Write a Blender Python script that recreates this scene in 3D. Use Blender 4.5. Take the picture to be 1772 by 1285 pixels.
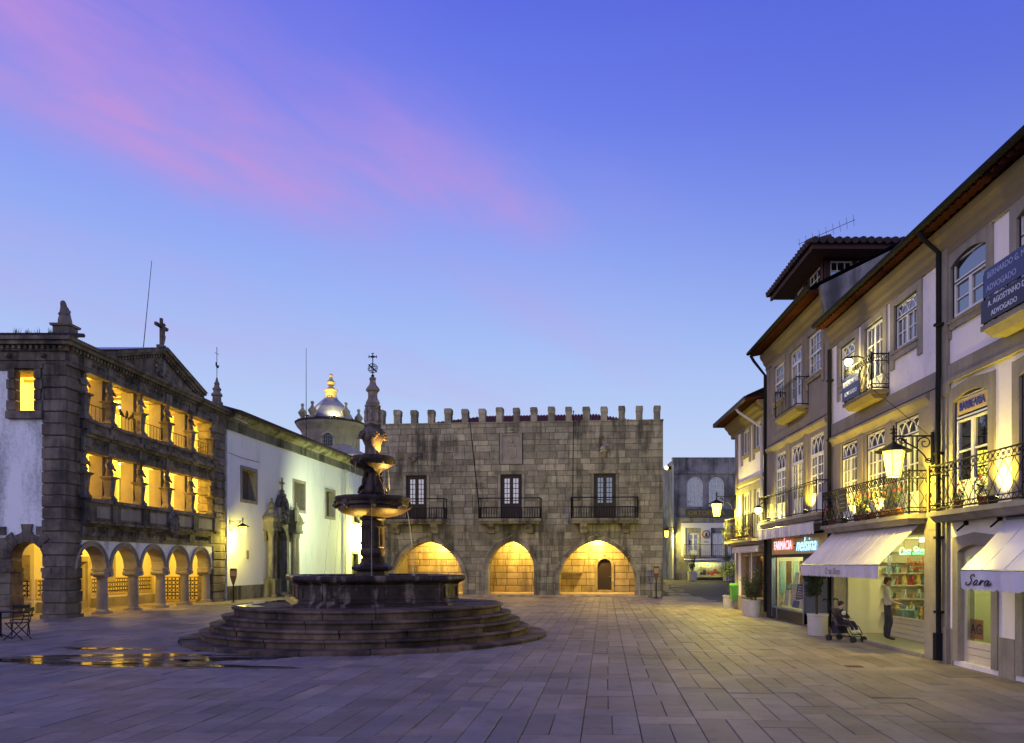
import bpy, math, random
from mathutils import Vector, Matrix
random.seed(11)
PI = math.pi
sc = bpy.context.scene
col = sc.collection
for o in list(bpy.data.objects):
    bpy.data.objects.remove(o)

# ------------------------------------------------------------------ camera
F = 1300.0 / 1772.0
cam_d = bpy.data.cameras.new('camera')
cam_d.sensor_width = 36.0
cam_d.lens = 36.0 * F
cam_d.shift_x = (886 - 968) / 1772.0
cam_d.shift_y = (975 - 642.5) / 1772.0
cam_d.clip_start = 0.1
cam_d.clip_end = 3000
cam = bpy.data.objects.new('camera', cam_d)
cam.location = (0, 0, 2.0)
cam.rotation_euler = (PI / 2, 0, 0)
col.objects.link(cam)
sc.camera = cam

# ------------------------------------------------------------------ sky (dusk): world shader
def lin(c):
    r = []
    for v in c:
        v /= 255.0
        r.append(v / 12.92 if v <= 0.04045 else ((v + 0.055) / 1.055) ** 2.4)
    return (r[0], r[1], r[2], 1.0)

world = bpy.data.worlds.new('World')
sc.world = world
world.use_nodes = True
wt = world.node_tree
wt.nodes.clear()

class NB:
    """small helper to write node graphs"""
    def __init__(self, tree):
        self.t = tree
    def n(self, typ, **kw):
        nd = self.t.nodes.new(typ)
        for k, v in kw.items():
            setattr(nd, k, v)
        return nd
    def link(self, a, b):
        self.t.links.new(a, b)
    def put(self, sock, v):
        if hasattr(v, 'is_linked') or hasattr(v, 'links'):
            self.link(v, sock)
        else:
            sock.default_value = v
    def m(self, op, a, b=0.0, c=None, clamp=False):
        nd = self.n('ShaderNodeMath', operation=op)
        nd.use_clamp = clamp
        self.put(nd.inputs[0], a)
        self.put(nd.inputs[1], b)
        if c is not None:
            self.put(nd.inputs[2], c)
        return nd.outputs[0]
    def sm(self, v, a, b):
        nd = self.n('ShaderNodeMapRange')
        nd.interpolation_type = 'SMOOTHSTEP'
        self.put(nd.inputs[0], v)
        nd.inputs[1].default_value = a
        nd.inputs[2].default_value = b
        nd.inputs[3].default_value = 0.0
        nd.inputs[4].default_value = 1.0
        return nd.outputs[0]
    def mix(self, f, a, b, mode='MIX'):
        nd = self.n('ShaderNodeMix', data_type='RGBA', blend_type=mode)
        self.put(nd.inputs[0], f)
        self.put(nd.inputs[6], a)
        self.put(nd.inputs[7], b)
        return nd.outputs[2]
    def noise(self, vec, scale, detail=4.0, rough=0.55, dist=0.0):
        nd = self.n('ShaderNodeTexNoise')
        if vec is not None:
            self.link(vec, nd.inputs['Vector'])
        nd.inputs['Scale'].default_value = scale
        nd.inputs['Detail'].default_value = detail
        nd.inputs['Roughness'].default_value = rough
        nd.inputs['Distortion'].default_value = dist
        return nd.outputs['Fac']
    def ramp(self, fac, stops):
        nd = self.n('ShaderNodeValToRGB')
        self.link(fac, nd.inputs[0])
        el = nd.color_ramp.elements
        while len(el) < len(stops):
            el.new(0.5)
        for e, (p, c) in zip(el, stops):
            e.position = p
            e.color = c
        return nd.outputs[0]
    def xyz(self, x, y, z):
        nd = self.n('ShaderNodeCombineXYZ')
        self.put(nd.inputs[0], x)
        self.put(nd.inputs[1], y)
        self.put(nd.inputs[2], z)
        return nd.outputs[0]

W = NB(wt)
tc = W.n('ShaderNodeTexCoord')
sep = W.n('ShaderNodeSeparateXYZ')
W.link(tc.outputs['Generated'], sep.inputs[0])
sx, sy, sz = sep.outputs
zc = W.m('MAXIMUM', sz, 0.0)
sky = W.ramp(zc, [(0.0, lin((234, 232, 250))), (0.16, lin((198, 218, 255))), (0.28, lin((172, 198, 255))),
                  (0.40, lin((146, 170, 252))), (0.51, lin((118, 137, 246))), (0.62, lin((96, 112, 236))), (1.0, lin((62, 74, 196)))])
# deeper blue away from the sunset side
away = W.m('MULTIPLY', W.sm(W.m('MULTIPLY_ADD', sx, 0.8, W.m('MULTIPLY', zc, 0.6)), 0.1, 0.85), W.sm(zc, 0.08, 0.5))
sky = W.mix(W.m('MULTIPLY', away, 0.6), sky, lin((76, 96, 212)))
# thin pink streaks of cloud on a plane overhead
zz = W.m('MAXIMUM', sz, 0.06)
u_ = W.m('DIVIDE', sx, zz)
v_ = W.m('DIVIDE', sy, zz)
t_ = W.m('SUBTRACT', W.m('MULTIPLY', u_, 0.88), W.m('MULTIPLY', v_, 0.46))
s_ = W.m('ADD', W.m('MULTIPLY', u_, 0.46), W.m('MULTIPLY', v_, 0.88))
nv = W.noise(W.xyz(W.m('MULTIPLY', s_, 0.9), W.m('MULTIPLY', t_, 1.6), 0.3), 1.0, 3.0)
tt = W.m('ADD', t_, W.m('MULTIPLY', W.m('SUBTRACT', nv, 0.5), 0.42))
def gauss(v, c, w):
    q = W.m('DIVIDE', W.m('SUBTRACT', v, c), w)
    return W.m('POWER', 2.71828, W.m('MULTIPLY', W.m('MULTIPLY', q, q), -1.0))
wid = W.m('MULTIPLY_ADD', W.sm(s_, 0.6, 1.8), -0.12, 0.32)
g1 = W.m('MULTIPLY', gauss(tt, -1.53, wid), W.sm(s_, 2.05, 1.25))
g2 = W.m('MULTIPLY', W.m('MULTIPLY', gauss(tt, -1.12, 0.17), W.sm(s_, 2.25, 1.75)), W.sm(s_, 1.0, 1.6))
fine = W.noise(W.xyz(W.m('MULTIPLY', s_, 1.9), W.m('MULTIPLY', t_, 5.0), 1.7), 1.0, 9.0, 0.62, 0.6)
soft = W.noise(W.xyz(W.m('MULTIPLY', s_, 1.2), W.m('MULTIPLY', t_, 2.2), 6.1), 1.0, 4.0, 0.55)
tex = W.m('MULTIPLY', W.sm(fine, 0.02, 0.85), W.sm(soft, 0.15, 0.66))
dens = W.m('MULTIPLY', W.m('ADD', g1, W.m('MULTIPLY', g2, 0.9)), W.m('MULTIPLY_ADD', tex, 1.45, 0.16), clamp=True)
far = W.m('MULTIPLY', W.m('MULTIPLY', W.sm(W.noise(W.xyz(W.m('MULTIPLY', s_, 0.35), W.m('MULTIPLY', t_, 0.9), 4.0), 1.0, 3.0), 0.42, 0.75), 0.36), W.sm(t_, -0.2, -1.1))
dens = W.m('MAXIMUM', dens, far)
sky = W.mix(W.m('MULTIPLY', dens, 0.66), sky, lin((212, 154, 224)))
bg = W.n('ShaderNodeBackground')
W.link(sky, bg.inputs[0])
bg.inputs[1].default_value = 0.92
wo = W.n('ShaderNodeOutputWorld')
W.link(bg.outputs[0], wo.inputs[0])

# ------------------------------------------------------------------ the last glow of the west, very soft
sun_d = bpy.data.lights.new('sun', 'SUN')
sun_d.energy = 0.80
sun_d.angle = math.radians(70)
sun_d.color = (1.0, 0.80, 0.86)
sun = bpy.data.objects.new('sun', sun_d)
sun.rotation_euler = Vector((0.62, 0.72, -0.42)).to_track_quat('-Z', 'Y').to_euler()
col.objects.link(sun)

sc.render.engine = 'CYCLES'
sc.view_settings.view_transform = 'Standard'
sc.view_settings.look = 'None'
sc.view_settings.exposure = 0.0
sc.view_settings.gamma = 1.0
sc.view_settings.use_curve_mapping = False
sc.cycles.use_denoising = True
sc.cycles.max_bounces = 6
sc.cycles.diffuse_bounces = 4
sc.cycles.glossy_bounces = 3
sc.cycles.transmission_bounces = 6
sc.cycles.transparent_max_bounces = 8
sc.cycles.sample_clamp_indirect = 6.0
sc.cycles.caustics_reflective = False
sc.cycles.caustics_refractive = False

# ------------------------------------------------------------------ materials
MATS = {}
def principled(name):
    m = bpy.data.materials.new(name)
    m.use_nodes = True
    nt = m.node_tree
    b = nt.nodes['Principled BSDF']
    return m, NB(nt), b

def c4(c):
    return (c[0], c[1], c[2], 1.0)

def stone(name, c1, c2, scale=2.2, rough=0.85, bump=0.35, streak=0.0, vary=0.3, grain=26.0, dark=0.35, lichen=None, tint=None, dirt=0.0, lime=None):
    """weathered mineral surface: two tones, speckle, stone-to-stone variation, rain streaks"""
    m, B, b = principled(name)
    g = B.n('ShaderNodeNewGeometry')
    oi = B.n('ShaderNodeObjectInfo')
    pos = g.outputs['Position']
    n1 = B.noise(pos, scale, 6.0, 0.62)
    n2 = B.noise(pos, grain, 3.0, 0.6)
    c = B.mix(B.sm(n1, 0.32, 0.68), c4(c1), c4(c2))
    rnd = B.m('FRACT', B.m('ADD', g.outputs['Random Per Island'], oi.outputs['Random']))
    val = B.m('MULTIPLY_ADD', rnd, vary, 1.0 - vary * 0.55)
    val = B.m('MULTIPLY', val, B.m('MULTIPLY_ADD', n2, 0.45, 0.78))
    if tint:
        rnd2 = B.m('FRACT', B.m('MULTIPLY', rnd, 7.31))
        c = B.mix(B.m('MULTIPLY', rnd2, 0.55), c, c4(tint))
    if streak > 0:
        mp = B.n('ShaderNodeMapping')
        mp.inputs['Scale'].default_value = (1.6, 1.6, 0.16)
        B.link(pos, mp.inputs[0])
        ns = B.noise(mp.outputs[0], 1.5, 5.0, 0.6)
        nb = B.noise(pos, 0.45, 3.0, 0.6)
        st = B.sm(B.m('ADD', ns, B.m('MULTIPLY', B.m('SUBTRACT', nb, 0.5), 0.7)), 0.44, 0.72)
        val = B.m('MULTIPLY', val, B.m('SUBTRACT', 1.0, B.m('MULTIPLY', st, streak)))
    if lichen:
        nl = B.sm(B.noise(pos, 1.3, 5.0, 0.7), 0.53, 0.72)
        c = B.mix(B.m('MULTIPLY', nl, 0.6), c, c4(lichen))
    if lime:
        mq = B.n('ShaderNodeMapping')
        mq.inputs['Scale'].default_value = (2.0, 2.0, 0.22)
        B.link(pos, mq.inputs[0])
        kl = B.sm(B.m('ADD', B.m('MULTIPLY', B.noise(mq.outputs[0], 1.8, 6.0, 0.65), 0.7), B.m('MULTIPLY', B.noise(pos, 5.0, 5.0, 0.65), 0.3)), 0.50, 0.62)
        c = B.mix(B.m('MULTIPLY', kl, 0.75), c, c4(lime))
    if dirt > 0:
        d1 = B.sm(B.noise(pos, 0.35, 6.0, 0.65), 0.42, 0.70)
        d2 = B.sm(B.noise(pos, 2.6, 8.0, 0.7), 0.50, 0.72)
        vo = B.n('ShaderNodeTexVoronoi')
        vo.inputs['Scale'].default_value = 1.7
        B.link(pos, vo.inputs['Vector'])
        spot = B.m('SUBTRACT', 1.0, B.sm(vo.outputs['Distance'], 0.025, 0.05))
        k = B.m('ADD', B.m('MULTIPLY', d1, 0.5), B.m('ADD', B.m('MULTIPLY', d2, 0.45), B.m('MULTIPLY', spot, 0.6)), clamp=True)
        val = B.m('MULTIPLY', val, B.m('SUBTRACT', 1.0, B.m('MULTIPLY', k, dirt)))
    hs = B.n('ShaderNodeHueSaturation')
    B.link(c, hs.inputs['Color'])
    B.link(val, hs.inputs['Value'])
    B.link(hs.outputs[0], b.inputs['Base Color'])
    b.inputs['Roughness'].default_value = rough
    b.inputs['Specular IOR Level'].default_value = 0.25
    bp = B.n('ShaderNodeBump')
    bp.inputs['Strength'].default_value = bump
    bp.inputs['Distance'].default_value = 0.02
    B.link(B.m('ADD', B.m('MULTIPLY', n1, 1.0), B.m('MULTIPLY', n2, 0.5)), bp.inputs['Height'])
    B.link(bp.outputs[0], b.inputs['Normal'])
    MATS[name] = m
    return m

def plain(name, c, rough=0.6, var=0.15, scale=6.0, metal=0.0, spec=0.4, bump=0.0):
    m, B, b = principled(name)
    g = B.n('ShaderNodeNewGeometry')
    n1 = B.noise(g.outputs['Position'], scale, 5.0, 0.6)
    val = B.m('MULTIPLY_ADD', n1, var * 2, 1.0 - var)
    hs = B.n('ShaderNodeHueSaturation')
    hs.inputs['Color'].default_value = c4(c)
    B.link(val, hs.inputs['Value'])
    B.link(hs.outputs[0], b.inputs['Base Color'])
    b.inputs['Roughness'].default_value = rough
    b.inputs['Metallic'].default_value = metal
    b.inputs['Specular IOR Level'].default_value = spec
    if bump:
        bp = B.n('ShaderNodeBump')
        bp.inputs['Strength'].default_value = bump
        bp.inputs['Distance'].default_value = 0.02
        B.link(n1, bp.inputs['Height'])
        B.link(bp.outputs[0], b.inputs['Normal'])
    MATS[name] = m
    return m

def plaster(name, c, stain=(0.33, 0.33, 0.33), amount=0.45, rough=0.9, lo=0.50, hi=0.74):
    """lime render with run-off stains and patches"""
    m, B, b = principled(name)
    g = B.n('ShaderNodeNewGeometry')
    pos = g.outputs['Position']
    mp = B.n('ShaderNodeMapping')
    mp.inputs['Scale'].default_value = (1.2, 1.2, 0.3)
    B.link(pos, mp.inputs[0])
    ns = B.noise(mp.outputs[0], 0.9, 8.0, 0.68)
    nf = B.noise(pos, 9.0, 6.0, 0.65)
    k = B.sm(B.m('ADD', B.m('MULTIPLY', ns, 0.75), B.m('MULTIPLY', nf, 0.25)), lo, hi)
    c_ = B.mix(B.m('MULTIPLY', k, amount), c4(c), c4(stain))
    B.link(c_, b.inputs['Base Color'])
    b.inputs['Roughness'].default_value = rough
    b.inputs['Specular IOR Level'].default_value = 0.15
    bp = B.n('ShaderNodeBump')
    bp.inputs['Strength'].default_value = 0.18
    bp.inputs['Distance'].default_value = 0.02
    B.link(nf, bp.inputs['Height'])
    B.link(bp.outputs[0], b.inputs['Normal'])
    MATS[name] = m
    return m

def emit(name, c, s, base=(0.8, 0.8, 0.8)):
    m, B, b = principled(name)
    b.inputs['Base Color'].default_value = c4(base)
    b.inputs['Emission Color'].default_value = c4(c)
    b.inputs['Emission Strength'].default_value = s
    b.inputs['Roughness'].default_value = 0.4
    MATS[name] = m
    return m

def glass(name, tint, rough=0.04, alpha=0.25):
    """window pane: mostly mirrors the sky, a little of the room shows through"""
    m, B, b = principled(name)
    nt = m.node_tree
    out = nt.nodes['Material Output']
    b.inputs['Base Color'].default_value = c4(tint)
    b.inputs['Roughness'].default_value = rough
    b.inputs['Specular IOR Level'].default_value = 1.0
    b.inputs['IOR'].default_value = 2.4
    tr = B.n('ShaderNodeBsdfTransparent')
    tr.inputs[0].default_value = (0.9, 0.92, 0.92, 1)
    mx = B.n('ShaderNodeMixShader')
    mx.inputs[0].default_value = alpha
    B.link(b.outputs[0], mx.inputs[1])
    B.link(tr.outputs[0], mx.inputs[2])
    B.link(mx.outputs[0], out.inputs[0])
    g = B.n('ShaderNodeNewGeometry')
    n1 = B.noise(g.outputs['Position'], 2.5, 2.0)
    bp = B.n('ShaderNodeBump')
    bp.inputs['Strength'].default_value = 0.05
    bp.inputs['Distance'].default_value = 0.02
    B.link(n1, bp.inputs['Height'])
    B.link(bp.outputs[0], b.inputs['Normal'])
    MATS[name] = m
    return m

stone('granite', (0.402, 0.373, 0.261), (0.223, 0.214, 0.161), 1.2, dirt=0.45, streak=0.72, vary=0.6, lichen=(0.19, 0.20, 0.13), tint=(0.30, 0.27, 0.19), bump=0.6)
stone('granite_inside', (0.46, 0.40, 0.29), (0.27, 0.235, 0.175), 1.6, streak=0.45, vary=0.40, tint=(0.45, 0.35, 0.2))
stone('mortar', (0.13, 0.12, 0.105), (0.09, 0.085, 0.075), 3.0, vary=0.0)
stone('granite_old', (0.237, 0.199, 0.151), (0.115, 0.095, 0.076), 1.7, dirt=0.4, streak=0.6, vary=0.4, bump=0.8, lichen=(0.17, 0.155, 0.10))
stone('granite_carved', (0.232, 0.203, 0.165), (0.090, 0.079, 0.068), 2.6, streak=0.6, vary=0.2, bump=1.0, grain=14.0)
stone('granite_trim', (0.333, 0.299, 0.239), (0.258, 0.233, 0.190), 2.0, streak=0.25, vary=0.12, grain=40.0)
stone('granite_house', (0.315, 0.266, 0.200), (0.248, 0.216, 0.166), 1.4, streak=0.25, vary=0.12, grain=40.0)
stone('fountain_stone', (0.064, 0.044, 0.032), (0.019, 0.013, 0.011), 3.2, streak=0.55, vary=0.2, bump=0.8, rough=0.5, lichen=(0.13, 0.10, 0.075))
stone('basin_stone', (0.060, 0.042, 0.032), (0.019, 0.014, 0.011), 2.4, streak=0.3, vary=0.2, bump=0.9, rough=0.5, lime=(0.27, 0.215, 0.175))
stone('fountain_half_lit', (0.17, 0.125, 0.09), (0.07, 0.052, 0.04), 3.2, streak=0.5, vary=0.1, bump=0.8, rough=0.6)  # half-lit copy of the fountain stone, amber glow put into its colour
stone('fountain_lit', (0.33, 0.275, 0.22), (0.18, 0.145, 0.11), 4.0, streak=0.4, vary=0.1, bump=0.7)  # lit copy of the fountain stone, floodlight on the spire put into its colour
stone('step_stone', (0.192, 0.134, 0.087), (0.047, 0.032, 0.022), 1.1, dirt=0.6, streak=0.5, vary=0.55, bump=0.9, rough=0.7)
stone('paving', (0.310, 0.247, 0.180), (0.211, 0.170, 0.130), 0.8, dirt=0.6, vary=0.36, bump=0.25, rough=0.68, grain=34.0, tint=(0.21, 0.195, 0.185))
stone('joint_sand', (0.115, 0.10, 0.08), (0.07, 0.062, 0.05), 4.0, vary=0.0)
stone('grey_render', (0.330, 0.319, 0.297), (0.198, 0.193, 0.182), 0.9, streak=0.6, vary=0.0)
plaster('white_plaster', (0.84, 0.84, 0.84), (0.22, 0.23, 0.235), 0.8, lo=0.43, hi=0.68)
plaster('church_plaster', (0.82, 0.83, 0.80), (0.46, 0.48, 0.46), 0.5, lo=0.46, hi=0.76)
plaster('house_plaster', (0.85, 0.80, 0.76), (0.44, 0.41, 0.40), 0.6, lo=0.45, hi=0.75)
plaster('cream_plaster', (0.74, 0.66, 0.48), (0.55, 0.45, 0.30), 0.35)
plaster('shop_plaster', (0.66, 0.62, 0.42), (0.40, 0.38, 0.26), 0.4)
plain('roof_tile', (0.17, 0.05, 0.032), 0.9, 0.4, 7.0, spec=0.1)
plain('eave_tile', (0.085, 0.030, 0.022), 0.95, 0.5, 9.0, spec=0.1)
plain('roof_tile_dark', (0.05, 0.034, 0.032), 0.9, 0.4, 7.0)
plain('soffit_cream', (0.19, 0.15, 0.085), 0.85, 0.12)
plain('wood_red', (0.055, 0.02, 0.02), 0.7, 0.25, 12.0)
plain('wood_dark', (0.022, 0.013, 0.012), 0.55, 0.25, 12.0)
plain('wood_brown', (0.085, 0.05, 0.028), 0.6, 0.25, 9.0)
plain('beam_wood', (0.36, 0.25, 0.12), 0.7, 0.2, 6.0)
plain('white_paint', (0.74, 0.73, 0.71), 0.5, 0.06, 5.0)
plain('cream_paint', (0.62, 0.55, 0.42), 0.5, 0.06, 5.0)
plain('iron', (0.010, 0.010, 0.011), 0.65, 0.3, 9.0, spec=0.2)
plain('pipe_black', (0.016, 0.016, 0.018), 0.85, 0.2, 5.0, spec=0.1)
plain('pipe_cream', (0.55, 0.52, 0.46), 0.5, 0.1, 5.0)
plain('zinc', (0.22, 0.25, 0.30), 0.4, 0.25, 3.0, metal=0.6)
plain('lead_dome', (0.20, 0.22, 0.27), 0.38, 0.35, 2.5, metal=0.35, spec=0.6)
plaster('awning', (0.66, 0.62, 0.64), (0.40, 0.36, 0.34), 0.7, lo=0.40, hi=0.75)
plain('awning_vinyl', (0.66, 0.64, 0.72), 0.32, 0.08, 2.0, bump=0.25)
plain('damp_stone', (0.045, 0.04, 0.04), 0.32, 0.4, 3.0, spec=0.5)
plain('planter', (0.50, 0.47, 0.42), 0.85, 0.18, 4.0)
plain('leaf_dark', (0.035, 0.055, 0.02), 0.6, 0.5, 5.0)
plain('leaf_mid', (0.07, 0.10, 0.03), 0.55, 0.5, 5.0)
plain('petal_red', (0.45, 0.03, 0.04), 0.6, 0.3, 9.0)
plain('petal_pink', (0.6, 0.25, 0.28), 0.6, 0.3, 9.0)
plain('terracotta', (0.28, 0.10, 0.05), 0.8, 0.2, 6.0)
plain('bark', (0.07, 0.05, 0.035), 0.9, 0.3, 9.0)
plain('soil', (0.04, 0.028, 0.02), 0.95, 0.3, 9.0)
plain('sign_blue', (0.035, 0.05, 0.16), 0.45, 0.05)
plain('sign_navy', (0.016, 0.018, 0.06), 0.45, 0.05)
plain('letter_white', (0.72, 0.75, 0.85), 0.5, 0.02)
plain('letter_pale', (0.38, 0.42, 0.62), 0.5, 0.02)
plain('letter_blue', (0.03, 0.04, 0.32), 0.5, 0.02)
plain('letter_dark', (0.03, 0.03, 0.045), 0.6, 0.02)
plain('letter_grey', (0.22, 0.23, 0.26), 0.6, 0.02)
plain('letter_gold', (0.45, 0.30, 0.05), 0.5, 0.05)
plain('letter_orange', (0.65, 0.20, 0.03), 0.5, 0.05)
plain('sign_amber', (0.55, 0.40, 0.16), 0.5, 0.1)
plain('sign_olive', (0.10, 0.10, 0.07), 0.5, 0.1)
plain('bin_green', (0.12, 0.42, 0.06), 0.45, 0.08)
plain('black_board', (0.02, 0.018, 0.02), 0.6, 0.1)
plain('paper_white', (0.75, 0.73, 0.66), 0.8, 0.1)
plain('paper_blue', (0.05, 0.07, 0.35), 0.6, 0.1)
plain('paper_orange', (0.6, 0.28, 0.08), 0.7, 0.25, 20)
plain('goods_red', (0.55, 0.04, 0.03), 0.5, 0.1)
plain('goods_blue', (0.12, 0.3, 0.5), 0.5, 0.1)
plain('goods_teal', (0.25, 0.45, 0.38), 0.5, 0.2)
plain('goods_yellow', (0.6, 0.45, 0.1), 0.5, 0.15)
plain('cardboard', (0.35, 0.24, 0.13), 0.8, 0.15)
plain('skin', (0.50, 0.30, 0.22), 0.55, 0.08)
plain('hair', (0.05, 0.03, 0.02), 0.6, 0.2)
plain('shirt', (0.50, 0.48, 0.40), 0.85, 0.08)
plain('trousers', (0.04, 0.04, 0.05), 0.85, 0.1)
plain('cloth_dark', (0.03, 0.025, 0.04), 0.9, 0.2)
plain('cloth_brown', (0.12, 0.09, 0.07), 0.9, 0.2)
plain('rubber', (0.02, 0.02, 0.02), 0.7, 0.1)
plain('curtain', (0.55, 0.55, 0.56), 0.9, 0.12, 12.0)
plain('room_dark', (0.05, 0.045, 0.04), 0.9, 0.2)
plain('room_brown', (0.10, 0.08, 0.065), 0.8, 0.2)
plain('rust_plate', (0.16, 0.07, 0.045), 0.7, 0.3, 9.0)
plain('tile_floor', (0.28, 0.27, 0.17), 0.45, 0.15, 3.0)
glass('pane', (0.012, 0.014, 0.02), 0.03, 0.12)
glass('pane_clear', (0.02, 0.02, 0.02), 0.03, 0.80)
YEL = (1.0, 0.80, 0.16)
emit('lantern_glow', (1.0, 0.80, 0.07), 5.5)
emit('bulb', (1.0, 0.72, 0.20), 12.0)
emit('flood', (1.0, 0.88, 0.30), 6.0)
emit('neon_red', (1.0, 0.30, 0.36), 2.8)
emit('neon_blue', (0.22, 0.55, 1.0), 2.6)
emit('neon_green', (0.16, 1.0, 0.36), 2.0)
emit('tube_light', (0.95, 1.0, 0.72), 9.0)

def tile_material():
    """blue-and-yellow glazed dado: printed pattern in the tile's own colours"""
    m, B, b = principled('glazed_tile')
    tcn = B.n('ShaderNodeTexCoord')
    sp = B.n('ShaderNodeSeparateXYZ')
    B.link(tcn.outputs['Object'], sp.inputs[0])
    def cell(v):
        return B.m('SUBTRACT', B.m('FRACT', B.m('MULTIPLY', v, 1 / 0.40)), 0.5)
    a = cell(B.m('ADD', sp.outputs[0], sp.outputs[1]))
    c = cell(sp.outputs[2])
    aa, cc = B.m('ABSOLUTE', a), B.m('ABSOLUTE', c)
    d1 = B.m('ABSOLUTE', B.m('SUBTRACT', B.m('ADD', aa, cc), 0.24))
    d2 = B.m('ABSOLUTE', B.m('SUBTRACT', B.m('ADD', aa, cc), 0.70))
    d3 = B.m('MINIMUM', B.m('ABSOLUTE', B.m('SUBTRACT', aa, 0.30)), B.m('ABSOLUTE', B.m('SUBTRACT', cc, 0.30)))
    d = B.m('MINIMUM', B.m('MINIMUM', d1, d2), d3)
    k = B.sm(d, 0.05, 0.08)
    B.link(B.mix(k, (0.02, 0.018, 0.02, 1), (0.72, 0.60, 0.33, 1)), b.inputs['Base Color'])
    b.inputs['Roughness'].default_value = 0.3
    MATS['glazed_tile'] = m
tile_material()

def water_material():
    m, B, b = principled('puddle_water')
    b.inputs['Base Color'].default_value = (0.012, 0.012, 0.014, 1)
    b.inputs['Roughness'].default_value = 0.06
    b.inputs['IOR'].default_value = 1.5
    b.inputs['Specular IOR Level'].default_value = 0.8
    g = B.n('ShaderNodeNewGeometry')
    bp = B.n('ShaderNodeBump')
    bp.inputs['Strength'].default_value = 0.10
    bp.inputs['Distance'].default_value = 0.02
    B.link(B.noise(g.outputs['Position'], 3.0, 3.0), bp.inputs['Height'])
    B.link(bp.outputs[0], b.inputs['Normal'])
    MATS['puddle_water'] = m
    m, B, b = principled('falling_water')
    b.inputs['Base Color'].default_value = (0.75, 0.78, 0.82, 1)
    b.inputs['Roughness'].default_value = 0.25
    b.inputs['Alpha'].default_value = 0.16
    MATS['falling_water'] = m
water_material()

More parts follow.
